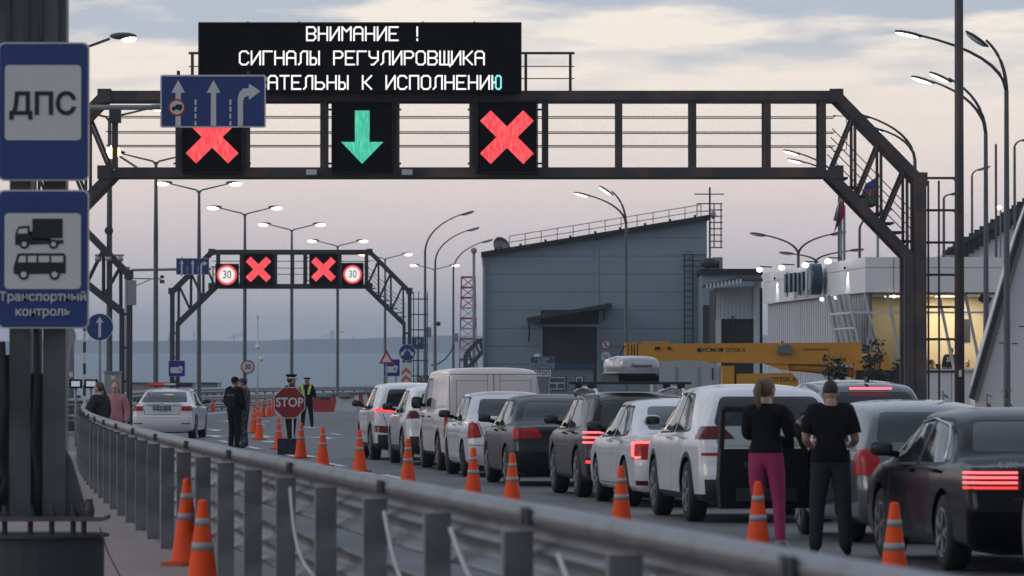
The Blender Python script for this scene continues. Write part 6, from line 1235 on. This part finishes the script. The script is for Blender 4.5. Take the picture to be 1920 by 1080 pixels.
# police car
pc_ = car('police_car', 'white police liftback with a red and blue light bar and navy plate', spec('liftback', 4.67, 1.81, 1.46, P_white, wr=.33, group='police', rear=(.68, .56, 1.045, 1.35), lights=[('tail_light', [(.55, .80), (.95, .80), (.95, 1.0), (.58, 1.01)], .28, M_tail, .006), ('reflector', [(.55, .42), (.82, .42), (.82, .45), (.55, .45)], .12, M_taildark, .004)],
    seams=SEAM_S(1.46) + [('y', (0, .70), (.50, .70), .007), ('y', (.50, .70), (.56, .98), .007), ('y', (0, .985), (.56, .985), .008), ('y', (0, .60), (.84, .60), .005)], plate=.88, mirrorm=M_black), PX(252, 139), 139.4, -R(2.2), plate=('М 0183 23', mat('plate_navy', (.02, .035, .10), .4, var=0), M_plate))
lb = MB().bx(-.62, .62, -.18, .18, 1.50, 1.535); obj('light_bar_base', lb, M_black, pc_)
obj('light_red', MB().box((-.42, 0, 1.57), (.44, .3, .075)), mat('bar_red', (.4, .02, .02), .15, emit=(.6, .03, .02), es=.3, var=0), pc_); obj('light_clear', MB().box((-.02, 0, 1.565), (.34, .28, .06)), M_signwhite, pc_); obj('light_blue', MB().box((.41, 0, 1.57), (.46, .3, .075)), mat('bar_blue', (.02, .03, .08), .15, var=0), pc_)
obj('spoiler', MB().prism([(-.55, 1.02), (.55, 1.02), (.52, 1.045), (-.52, 1.045)], -4.67 / 2 + .0, -4.67 / 2 + .16), P_white, pc_); obj('badge', MB().prism(circle(0, .985, .05, 16), -4.67 / 2 - .055, -4.67 / 2 - .04), M_chrome, pc_)
# ================================================================ PEOPLE
M_skin = mat('skin', (.42, .24, .17), .55, var=.06); M_skin2 = mat('skin_pale', (.50, .31, .24), .55, var=.06)
def person(label, loc, rz, height, outfit, pose=None, hair=None, hat=None, skin=M_skin, slim=1.0, extra=None, head_tilt=0.0, head_turn=0.0):
    """skeleton grown with Skin + Subdivision into one body; clothes are shells lifted off that body"""
    J = dict(pelvis=(0, 0, .97), spine=(0, .0, 1.12), chest=(0, -.01, 1.30), neck=(0, -.01, 1.475), skull=(0, .015, 1.57), hl=(-.09, 0, .92), hr=(.09, 0, .92), kl=(-.10, .02, .50), kr=(.10, .02, .50), al=(-.10, -.03, .085), ar=(.10, -.03, .085),
             tl=(-.115, .15, .035), tr=(.115, .15, .035), sl=(-.175, -.01, 1.41), sr=(.175, -.01, 1.41), el=(-.235, -.03, 1.13), er=(.235, -.03, 1.13), wl=(-.24, .06, .89), wr=(.24, .06, .89), pl=(-.24, .09, .81), pr=(.24, .09, .81))
    J.update(pose or {})
    Rd = dict(pelvis=(.150 * slim, .115), spine=(.135 * slim, .105), chest=(.155 * slim, .115), neck=(.055, .058), skull=(.065, .07), hl=(.095, .10), hr=(.095, .10), kl=(.058, .06), kr=(.058, .06), al=(.040, .045), ar=(.040, .045), tl=(.036, .026), tr=(.036, .026),
              sl=(.066, .066), sr=(.066, .066), el=(.044, .044), er=(.044, .044), wl=(.029, .032), wr=(.029, .032), pl=(.036, .02), pr=(.036, .02))
    E = [('pelvis', 'spine', 'belly'), ('spine', 'chest', 'chest'), ('chest', 'neck', 'collar'), ('neck', 'skull', 'neck'), ('pelvis', 'hl', 'hip'), ('pelvis', 'hr', 'hip'), ('hl', 'kl', 'thigh'), ('hr', 'kr', 'thigh'), ('kl', 'al', 'shin'), ('kr', 'ar', 'shin'), ('al', 'tl', 'foot'), ('ar', 'tr', 'foot'),
         ('chest', 'sl', 'shoulder'), ('chest', 'sr', 'shoulder'), ('sl', 'el', 'upperarm'), ('sr', 'er', 'upperarm'), ('el', 'wl', 'forearm'), ('er', 'wr', 'forearm'), ('wl', 'pl', 'hand'), ('wr', 'pr', 'hand')]
    k = height / 1.73; names = list(J); idx = {n: i for i, n in enumerate(names)}
    me = bpy.data.meshes.new('sk'); me.from_pydata([Vector(J[n]) * k for n in names], [(idx[a], idx[b]) for a, b, _ in E], [])
    o = bpy.data.objects.new('sk', me); COL.objects.link(o); o.modifiers.new('s', 'SKIN'); sv = me.skin_vertices[0].data
    for n in names: sv[idx[n]].radius = (Rd[n][0] * k, Rd[n][1] * k); sv[idx[n]].use_root = n == 'pelvis'
    sb = o.modifiers.new('d', 'SUBSURF'); sb.levels = 2; sb.render_levels = 2
    bm_ = bpy.data.meshes.new_from_object(o.evaluated_get(bpy.context.evaluated_depsgraph_get())); bpy.data.objects.remove(o)
    vs = [v.co.copy() for v in bm_.vertices]; nr = [v.normal.copy() for v in bm_.vertices]; fc = [list(p.vertices) for p in bm_.polygons]
    segs = [(Vector(J[a]) * k, Vector(J[b]) * k, c) for a, b, c in E]
    def bone(p):
        best = None
        for a, b, c in segs:
            d = b - a; t = max(0, min(1, (p - a).dot(d) / d.length_squared)); q = (p - (a + d * t)).length
            if best is None or q < best[0]: best = (q, c, t)
        return best
    cls = [bone(sum((vs[i] for i in f), Vector()) / len(f)) for f in fc]
    root = thing('person', label, 'person', loc, rz)
    b = MB(); b.v = [tuple(v) for v in vs]; b.f = [tuple(f) for f in fc]
    HM = Matrix.Translation(Vector(J['skull']) * k) @ Matrix.Rotation(head_turn, 4, 'Z') @ Matrix.Rotation(-head_tilt, 4, 'X')
    def hp(x, y, z): return HM @ (Vector((x, y, z)) * k)
    H3 = HM.to_3x3(); h0 = len(b.v)
    b.ell(hp(0, .01, .045), (.074 * k, .094 * k, .112 * k), 16, 12, H3); b.ell(hp(0, .055, -.03), (.05 * k, .045 * k, .04 * k), 10, 8, H3)      # skull and jaw
    b.add([hp(-.014, .10, .03), hp(.014, .10, .03), hp(0, .128, .018), hp(0, .10, .062)], [(0, 1, 2), (0, 2, 3), (1, 3, 2)])                      # nose
    for s in (-1, 1): b.ell(hp(s * .076, .0, .03), (.012 * k, .022 * k, .034 * k), 8, 6, H3)
    for sd, w_, p_ in (('l', 'wl', 'pl'), ('r', 'wr', 'pr')):                                                                               # fingers curl from the palm
        a, c = Vector(J[w_]) * k, Vector(J[p_]) * k; d = (c - a).normalized(); fwd = Vector((0, 1, -.2)); sx = d.cross(fwd).normalized() if d.cross(fwd).length > .1 else Vector((1, 0, 0)); cu = sx.cross(d).normalized()
        for q in range(4):
            o_ = c + sx * 0 + cu * ((q - 1.5) * .019 * k); ln = (.062, .072, .068, .052)[q] * k; side_ = sx * (.018 * k if sd == 'l' else -.018 * k)
            b.tube([o_ - d * .01 * k, o_ + d * ln * .55 + side_ * .2, o_ + d * ln + side_], [.0095 * k, .009 * k, .0075 * k], 6)
        b.tube([a.lerp(c, .45) + cu * .03 * k, a.lerp(c, .9) + cu * .055 * k, c + cu * .052 * k + d * .025 * k], [.0105 * k, .0095 * k, .008 * k], 6)
    body = obj('body', b, skin, root, smooth=True)
    for s in (-1, 1): obj('eye', MB().ell(hp(s * .031, .094, .045), (.013 * k, .009 * k, .008 * k), 8, 6, H3), M_ink, body)
    obj('mouth', MB().ell(hp(0, .094, -.022), (.024 * k, .008 * k, .006 * k), 8, 5, H3), mat('lips', (.25, .08, .07), .5), body)
    for nm, bones, inf, m, *hem in outfit:
      for sd_ in ((-1, 1) if nm in ('boots', 'shoes') else (0,)):
        mp_ = {}; nv = []; nf = []; la, ra = Vector(J['al']) * k, Vector(J['ar']) * k
        for f, (q, c, t) in zip(fc, cls):
            if sd_ and ((vs[f[0]] - la).length < (vs[f[0]] - ra).length) != (sd_ < 0): continue
            ok_ = c in bones or any(x.startswith(c + '<') and t < float(x.split('<')[1]) for x in bones) or any(x.startswith(c + '>') and t > float(x.split('>')[1]) for x in bones)
            if hem:
                cz = sum(vs[i].z for i in f) / len(f) / k
                if c in ('belly', 'hip', 'thigh', 'chest'): ok_ = cz > hem[0]
                if c in ('collar', 'neck'): ok_ = cz < 1.475
            if not ok_: continue
            ids = []
            for i in f:
                if i not in mp_:
                    mp_[i] = len(nv); nv.append(vs[i] + nr[i] * inf * k)
                    if hem and c in ('belly', 'hip', 'thigh', 'chest') and nv[-1].z < (hem[0] + .03) * k: nv[-1].z = hem[0] * k
                    if hem and c in ('collar', 'neck') and nv[-1].z > 1.46 * k: nv[-1].z = 1.475 * k
                ids.append(mp_[i])
            nf.append(ids)
        if nf: mm = MB(); mm.v = nv; mm.f = nf; c_o = obj(nm[:-1] if sd_ else nm, mm, m, root, smooth=True)
    if hair:
        hm, style = hair; hb = MB(); 
        if style == 'crop': hb.ell(hp(0, -.008, .066), (.077 * k, .094 * k, .098 * k), 14, 10, H3)
        else:
            hb.ell(hp(0, -.016, .062), (.084 * k, .10 * k, .108 * k), 14, 10, H3)
            if style == 'pony': hb.ell(hp(.0, -.12, .105), (.045 * k, .05 * k, .05 * k), 10, 8, H3); hb.tube([hp(0, -.14, .11), hp(0, -.175, .03), hp(0.01, -.16, -.10), hp(.01, -.14, -.16)], [.03 * k, .042 * k, .03 * k, .01 * k], 8)
            if style == 'low': hb.tube([hp(0, -.10, .02), hp(0, -.14, -.05), hp(0, -.12, -.16)], [.045 * k, .045 * k, .015 * k], 8)
            if style == 'long': hb.tube([hp(0, -.06, .05), hp(0, -.09, -.06), hp(0, -.08, -.2)], [.08 * k, .07 * k, .03 * k], 8)
        obj('hair', hb, hm, root, smooth=True)
    if hat:
        kind, m1, m2 = hat
        if kind == 'peaked':
            obj('cap', MB().lathe([(.088 * k, .085 * k), (.09 * k, .125 * k), (.135 * k, .17 * k), (.13 * k, .185 * k), (0, .19 * k)], 18).xf(HM), m1, root, smooth=True); obj('cap_band', MB().lathe([(.0905 * k, .085 * k), (.0925 * k, .12 * k), (.088 * k, .12 * k)], 18).xf(HM), m2, root); obj('visor', MB().ell(hp(0, .10, .085), (.07 * k, .06 * k, .009 * k), 12, 5, H3), M_black, root)
        else: obj('cap', MB().ell(hp(0, -.002, .085), (.09 * k, .105 * k, .085 * k), 14, 8, H3), m1, root, smooth=True); obj('visor', MB().ell(hp(0, .11, .085), (.065 * k, .07 * k, .009 * k), 12, 5, H3), m1, root)
    if extra: extra(root, k, hp)
    return root
cl = lambda n, c, r_=.85: mat('cloth_' + n, c, r_, var=.15, vscale=9, spec=.12)
TR = {'hip', 'thigh', 'shin', 'belly<.25'}; TOP_L = {'belly>.1', 'chest', 'collar<.75', 'shoulder', 'upperarm', 'forearm<.92'}; TOP_S = {'belly>.1', 'chest', 'collar<.7', 'shoulder', 'upperarm<.75'}; SH = {'foot', 'shin>.93'}
black = cl('black', (.010, .010, .012)); shoe = cl('shoe', (.02, .02, .02), .5)
# woman in pink leggings, phone in hand, seen from behind
def phone(root, k, hp): obj('held_phone', MB().box((.30, .30, 1.30), (.07, .012, .15), Matrix.Rotation(R(-20), 3, 'X')), M_black, root)
person('woman in a black top and pink leggings standing by the open car door', (PX(1437, 47.6), 47.6, 0), R(-18), 1.72, [('leggings', TR, .010, cl('pink', (.36, .045, .13), .75)), ('sweater', {'belly', 'chest', 'collar<.75', 'shoulder', 'upperarm', 'forearm<.92'}, .020, black, .985), ('shoes', SH, .012, cl('shoe_pale', (.4, .38, .38), .6))],
       pose=dict(pelvis=(0, -.03, .97), hl=(-.095, -.02, .92), hr=(.095, -.02, .92), kl=(-.085, -.01, .50), kr=(.12, .02, .50), al=(-.085, -.06, .085), ar=(.15, -.03, .085), tl=(-.10, .12, .035), tr=(.18, .14, .035), er=(.235, .03, 1.16), wr=(.24, .25, 1.24), pr=(.27, .30, 1.30), el=(-.20, .0, 1.15), wl=(-.02, .22, 1.18), pl=(.05, .26, 1.22)),
       hair=(mat('hair_blonde', (.16, .10, .055), .6, var=.3, vscale=12), 'pony'), skin=M_skin2, slim=.90, head_turn=R(-20), extra=phone)
person('man in a black t-shirt and dark jeans with his back to the camera', (PX(1557, 46.6), 46.6, 0), R(-4), 1.70, [('jeans', TR, .022, cl('dark_denim', (.028, .031, .035))), ('tshirt', TOP_S | {'hip', 'belly'}, .030, black, .915), ('shoes', SH, .014, shoe)],
       pose=dict(er=(.25, -.0, 1.13), wr=(.20, .20, 1.08), pr=(.14, .27, 1.08), el=(-.25, .0, 1.13), wl=(-.18, .20, 1.06), pl=(-.12, .27, 1.07), kl=(-.13, .0, .5), kr=(.13, .0, .5), al=(-.15, -.04, .085), ar=(.15, -.04, .085), tl=(-.17, .14, .035), tr=(.17, .14, .035)), hair=(mat('hair_dark', (.035, .022, .015), .7), 'crop'), slim=1.12, head_tilt=R(22), extra=None)
navy = cl('uniform_navy', (.010, .011, .015)); camo = mat('camouflage', (.05, .06, .075), .85, var=0)
t_ = camo.node_tree; tn = t_.nodes.new('ShaderNodeTexNoise'); tn.inputs['Scale'].default_value = 13; rc = t_.nodes.new('ShaderNodeValToRGB'); rc.color_ramp.interpolation = 'CONSTANT'; el_ = rc.color_ramp.elements; el_[0].color = (.012, .014, .02, 1); el_[1].position = .5; el_[1].color = (.055, .065, .085, 1); q_ = el_.new(.6); q_.color = (.13, .14, .17, 1); tcc = t_.nodes.new('ShaderNodeTexCoord'); t_.links.new(tcc.outputs['Object'], tn.inputs['Vector']); t_.links.new(tn.outputs[0], rc.inputs[0]); t_.links.new(rc.outputs[0], t_.nodes['Principled BSDF'].inputs['Base Color'])
def rearbag(root, k, hp): obj('vest_panel', MB().prism(rrect(-.17, .17, 1.05, 1.42, .05), -.17, -.11), cl('vest', (.014, .015, .018)), root); obj('vest_stripe', MB().box((0, -.172, 1.33), (.26, .006, .035)), cl('stripe_grey', (.12, .12, .13)), root)
person('officer in black uniform and cap standing left of the traffic cones', (PX(440, 117), 117, 0), R(-40), 1.77, [('trousers', TR, .022, black), ('jacket', TOP_L | {'hip', 'belly'}, .034, black, .87), ('boots', SH, .014, shoe)], pose=dict(el=(-.27, -.02, 1.13), wl=(-.22, .14, 1.0), pl=(-.16, .2, 1.0), er=(.27, -.02, 1.13), wr=(.22, .12, 1.0), pr=(.16, .18, .99)), hat=('ball', black, black), hair=(mat('hair_dark', (0, 0, 0)), 'crop'), slim=1.15, extra=rearbag)
person('officer in grey-blue camouflage beside the black-clad officer', (PX(457, 118.2), 118.2, 0), R(75), 1.74, [('trousers', TR, .024, camo), ('jacket', TOP_L | {'hip', 'belly'}, .032, camo, .86), ('boots', SH, .014, shoe)], hat=('ball', camo, camo), hair=(mat('hair_dark', (0, 0, 0)), 'crop'), slim=1.08)
person('traffic officer in a white-banded peaked cap behind the STOP board', (PX(545, 111), 111, 0), R(-62), 1.80, [('trousers', TR, .022, navy), ('jacket', TOP_L | {'hip', 'belly'}, .032, navy, .87), ('boots', SH, .014, shoe)], pose=dict(kl=(-.12, .05, .5), kr=(.12, -.02, .5), al=(-.15, .08, .085), ar=(.14, -.08, .085), tl=(-.16, .26, .035), tr=(.15, .1, .035), el=(-.25, -.02, 1.13), wl=(-.25, .1, .92), er=(.25, -.03, 1.13), wr=(.2, .14, 1.02), pr=(.18, .2, .99)), hat=('peaked', navy, M_signwhite), hair=(mat('hair_dark', (0, 0, 0)), 'crop'), slim=1.1)
hv_ = mat('hi_vis', (.42, .72, .04), .7, var=.05, emit=(.4, .75, .05), es=.0)
def hivis(root, k, hp):
    for s in (-1, 1): obj('hi_vis_strap', MB().tube([(s * .10, .16, 1.18), (s * .13, .155, 1.36), (s * .15, .08, 1.47), (s * .15, -.08, 1.46), (s * .12, -.16, 1.3)], .045, 6), hv_, root)
    obj('baton', MB().tube([(.05, .2, 1.35), (.06, .2, .95)], .016, 6), M_signwhite, root)
person('far officer with yellow-green shoulder panels on the open road', (PX(576, 170), 170, 0), R(165), 1.75, [('trousers', TR, .022, navy), ('jacket', TOP_L | {'hip', 'belly'}, .034, navy, .87), ('boots', SH, .014, shoe)], pose=dict(el=(-.27, .0, 1.14), wl=(-.28, .16, 1.02), pl=(-.3, .22, 1.03), kl=(-.14, .0, .5), kr=(.14, 0, .5), al=(-.17, -.03, .085), ar=(.17, -.03, .085), tl=(-.21, .12, .035), tr=(.21, .12, .035)), hat=('peaked', navy, M_signwhite), hair=(mat('hair_dark', (0, 0, 0)), 'crop'), slim=1.1, extra=hivis)
# two women at the end of the guardrail
person('woman in a dark quilted jacket leaning on the guardrail end', (PX(187, 91), 91, 0), R(60), 1.66, [('trousers', TR, .018, black), ('jacket', TOP_L | {'hip', 'belly'}, .036, cl('quilted', (.045, .04, .042)), .84), ('shoes', SH, .012, shoe)], pose=dict(el=(-.30, .08, 1.14), wl=(-.38, .2, 1.02), pl=(-.42, .26, 1.02)), hair=(mat('hair_brown', (.10, .05, .032), .6, var=.2, vscale=10), 'low'), skin=M_skin2)
person('woman in a pink sweater facing the camera behind the guardrail', (PX(217, 95), 95, 0), R(172), 1.66, [('trousers', TR, .018, black), ('sweater', TOP_L | {'hip', 'belly'}, .026, cl('pink_knit', (.48, .22, .25)), .9), ('shoes', SH, .012, shoe)], hair=(mat('hair_auburn', (.17, .075, .04), .6, var=.2, vscale=10), 'long'), skin=M_skin2, slim=.92)
# inside the kiosk
def monitor(root, k, hp): pass
sit = dict(kl=(-.12, .42, .98), kr=(.12, .42, .98), al=(-.12, .42, .5), ar=(.12, .42, .5), tl=(-.12, .58, .45), tr=(.12, .58, .45))
person('officer seated at a desk inside the lit kiosk window', (PX(1746, 152.6), 152.6, .62), R(-70), 1.73, [('trousers', TR, .02, navy), ('jacket', TOP_L, .032, navy)], pose=dict(sit, el=(-.25, .12, 1.15), wl=(-.18, .36, 1.12), er=(.25, .12, 1.15), wr=(.18, .36, 1.12), pl=(-.16, .43, 1.12), pr=(.16, .43, 1.12)), hair=(mat('hair_dark', (0, 0, 0)), 'crop'))
def backtext(root, k, hp): text('back_text', 'ДПС', .16, M_signwhite, Matrix.Translation((0, -.155, 1.34)) @ FACE, root, depth=.003)
person('officer with ДПС across his back standing inside the kiosk', (PX(1783, 153.2), 153.2, 1.0), R(8), 1.74, [('trousers', TR, .02, navy), ('jacket', TOP_L | {'hip', 'belly'}, .034, navy, .87), ('boots', SH, .014, shoe)], hair=(mat('hair_dark', (0, 0, 0)), 'crop'), slim=1.1, extra=backtext)
person('third figure behind the thick pole inside the kiosk', (PX(1814, 154), 154, .66), R(160), 1.70, [('trousers', TR, .02, black), ('shirt', TOP_L, .026, cl('shirt_grey', (.25, .23, .2)))], pose=sit, hair=(mat('hair_dark', (0, 0, 0)), 'crop'), skin=M_skin2)
t = thing('desk', 'pale desk along the lit kiosk window with a dark monitor', 'desk', (PX(1765, 152.2), 152.2, 1.0)); obj('top', MB().bx(PX(1733, 152.2), PX(1830, 152.2), 151.7, 152.4, 1.72, 1.76), M_mull, t, True); obj('panel', MB().bx(PX(1735, 152.2), PX(1828, 152.2), 151.75, 151.8, 1.0, 1.719), M_mull, t, True)
t = thing('monitor', 'dark computer monitor on the kiosk desk', 'monitor', (PX(1759, 152), 152, 1.76)); obj('screen', MB().bx(PX(1754, 152), PX(1764, 152), 152.0, 152.06, 1.86, 2.2), M_black, t, True); obj('stand', MB().bx(PX(1758, 152), PX(1760, 152), 152.02, 152.05, 1.765, 1.87), M_black, t, True)
# ================================================================ STOP BOARD
ZS = 109.0; X = lambda p: PX(p, ZS); V = lambda p: PZ(p, ZS); t = thing('stop_sign', 'red octagonal STOP board on a navy weighted stand', 'stop sign', (X(540), ZS, 0)); x, z = X(543), V(755)
octo = lambda r: [(x + r * math.cos(R(22.5 + 45 * k)), z + r * math.sin(R(22.5 + 45 * k))) for k in range(8)]
obj('rim', MB().prism(octo(.385), ZS, ZS + .02), M_signwhite, t, True); obj('face', MB().prism(octo(.365), ZS - .006, ZS - .001), mat('stop_red', (.24, .012, .015), .45), t, True); text('lettering', 'STOP', .285, M_signwhite, face_at(x, ZS - .009, z), t, True, bold=.007, sx=.92)
obj('pole', MB().tube([(X(549), ZS + .05, .25), (X(549), ZS + .05, z - .1)], .018, 8), M_signwhite, t, True); obj('base', MB().bx(X(521), X(537.5), ZS - .12, ZS + .2, 0, V(822)).bx(X(538.5), X(556), ZS - .12, ZS + .2, 0, V(822)), mat('stand_navy', (.012, .016, .035), .6), t, True)
# ================================================================ CONES
cp = MB().lathe([(.150, .03), (.135, .05), (.128, .075), (.036, .745), (.030, .765), (.018, .772), (0, .772)], 18); bp_ = MB().prism(rrect(-.175, .175, -.175, .175, .06), 0, .03); bp_.xf(Matrix.Rotation(R(90), 4, 'X') @ Matrix.Scale(-1, 4, (0, 1, 0)))
bp_.v = [(a, b, abs(c)) for a, b, c in bp_.v]
rad = lambda z: .128 + (.036 - .128) * (z - .075) / .67
bands = [MB().lathe([(rad(a) + .002, a), (rad(b) + .002, b), (rad(b) - .004, b), (rad(a) - .004, a)], 18) for a, b in ((.405, .465), (.585, .64))]
proto = None
def cone(px, Z, label, group='traffic cones', dirt=0):
    global proto
    loc = (PX(px, Z), Z, .06 if Z < 45 and px < 500 else 0)
    if proto is None:
        t = thing('traffic_cone', label, 'traffic cone', loc, 0, group); obj('body', cp, M_orange, t, smooth=True); obj('base', bp_, mat('cone_base', (.42, .07, .03), .7), t)
        for b in bands: obj('reflective_band', b, M_reflect, t, smooth=True)
        proto = t
    else: t = dup(proto, loc, random.uniform(0, 6), label)
    t.rotation_euler = (random.uniform(-.015, .015), random.uniform(-.015, .015), random.uniform(0, 1.5)); t.scale = (1, 1, 1)
    return t
zt = lambda top: F * .923 / (top - HY)
for px, top, lab in ((675, 806, 'orange cone beside the rear wheel of the leading white crossover'), (765, 822, 'orange cone in front of the second white crossover'), (887, 838, 'orange cone standing before the small white sedan'), (960, 848, 'orange cone before the graphite sedan front wheel'), (1165, 872, 'orange cone before the low white liftback'), (1421, 901, 'orange cone in front of the pink leggings'), (1675, 940, 'orange cone by the black saloon front wheel'),
                     (605, 800, 'orange cone standing alone between the STOP stand and the queue'), (564, 792, 'orange cone touching the right of the navy STOP stand'), (523, 783, 'orange cone just left of the STOP board legs'), (486, 773, 'front orange cone of the cluster right of the camouflaged officer')):
    cone(px, zt(top), lab)
for px, bot, lab in ((400, 771, 'far single cone right of the police car by the rail'), (493, 782, 'tall-looking far cone at the back of the cluster'), (504, 781, 'far cone second from the STOP board'), (511, 779, 'far cone hard by the STOP board edge'), (477, 812, 'cone half hidden by the camouflaged officer'), (476, 797, 'cone behind the half hidden cone'), (483, 806, 'middle cone of the cluster'), (484, 790, 'cone in the second row of the cluster')):
    cone(px, F * CH / (bot - HY), lab)
cone(349, 42.4, 'rear of two cones leaning on the guardrail posts', 'cones behind the guardrail'); cone(380, 34.8, 'front of two cones behind the guardrail, cut by the lower edge', 'cones behind the guardrail')
bpy.data.objects[-1] if False else None
# ================================================================ WATER-FILLED BARRIERS
M_bred = mat('barrier_red', (.42, .035, .04), .5); M_bwhite = mat('barrier_white', (.6, .6, .62), .5); M_bag = mat('sandbag', (.14, .15, .15), .9, bump=.5, vscale=14)
bmesh_r = None
spots = [(608, 772), (647, 772), (600, 766.5)] + [(612 + 8.5 * i, 765.5 - .85 * i) for i in range(11)]
for i, (px, bot) in enumerate(spots):
    Z = F * CH / (bot - HY); red = i % 2 == 0; x = PX(px, Z); wd_ = .56 if i < 3 else .40
    t = thing('water_barrier', ('red' if red else 'white') + (' plastic road barrier, %s in the curved row behind the far officer' % (words + ['ninth', 'tenth', 'eleventh', 'twelfth', 'thirteenth', 'fourteenth'])[i]), 'barrier', (x, Z, 0), 0, 'plastic barriers across the road')
    obj('block', MB().prism([(-wd_, 0), (wd_, 0), (wd_ * .92, .25), (wd_ * .72, .74), (wd_ * .66, .78), (-wd_ * .66, .78), (-wd_ * .72, .74), (-wd_ * .92, .25)], -.2, .2), M_bred if red else M_bwhite, t)
    sbg = tag(obj('sandbag', MB().ell((x, Z - .1, .80), (wd_ * .75, .3, .13), 12, 7, Matrix.Rotation(R(4 - 3 * (i % 3)), 3, 'Y')), M_bag, smooth=True), 'grey sandbag lying on the %s barrier of the curved row' % (words + ['ninth', 'tenth', 'eleventh', 'twelfth', 'thirteenth', 'fourteenth'])[i], 'sandbag', 'sandbags on the barriers')
# ================================================================ HAZE
vm = bpy.data.materials.new('haze_air'); vm.use_nodes = True; t_ = vm.node_tree; t_.nodes.clear(); o_ = t_.nodes.new('ShaderNodeOutputMaterial'); pv = t_.nodes.new('ShaderNodeVolumePrincipled'); t_.links.new(pv.outputs[0], o_.inputs['Volume'])
pv.inputs['Color'].default_value = (.72, .85, 1.0, 1); pv.inputs['Density'].default_value = HAZE
hz = obj('haze', MB().bx(-3200, 3200, -60, 8600, -25, 100), vm); hz['kind'] = 'stuff'
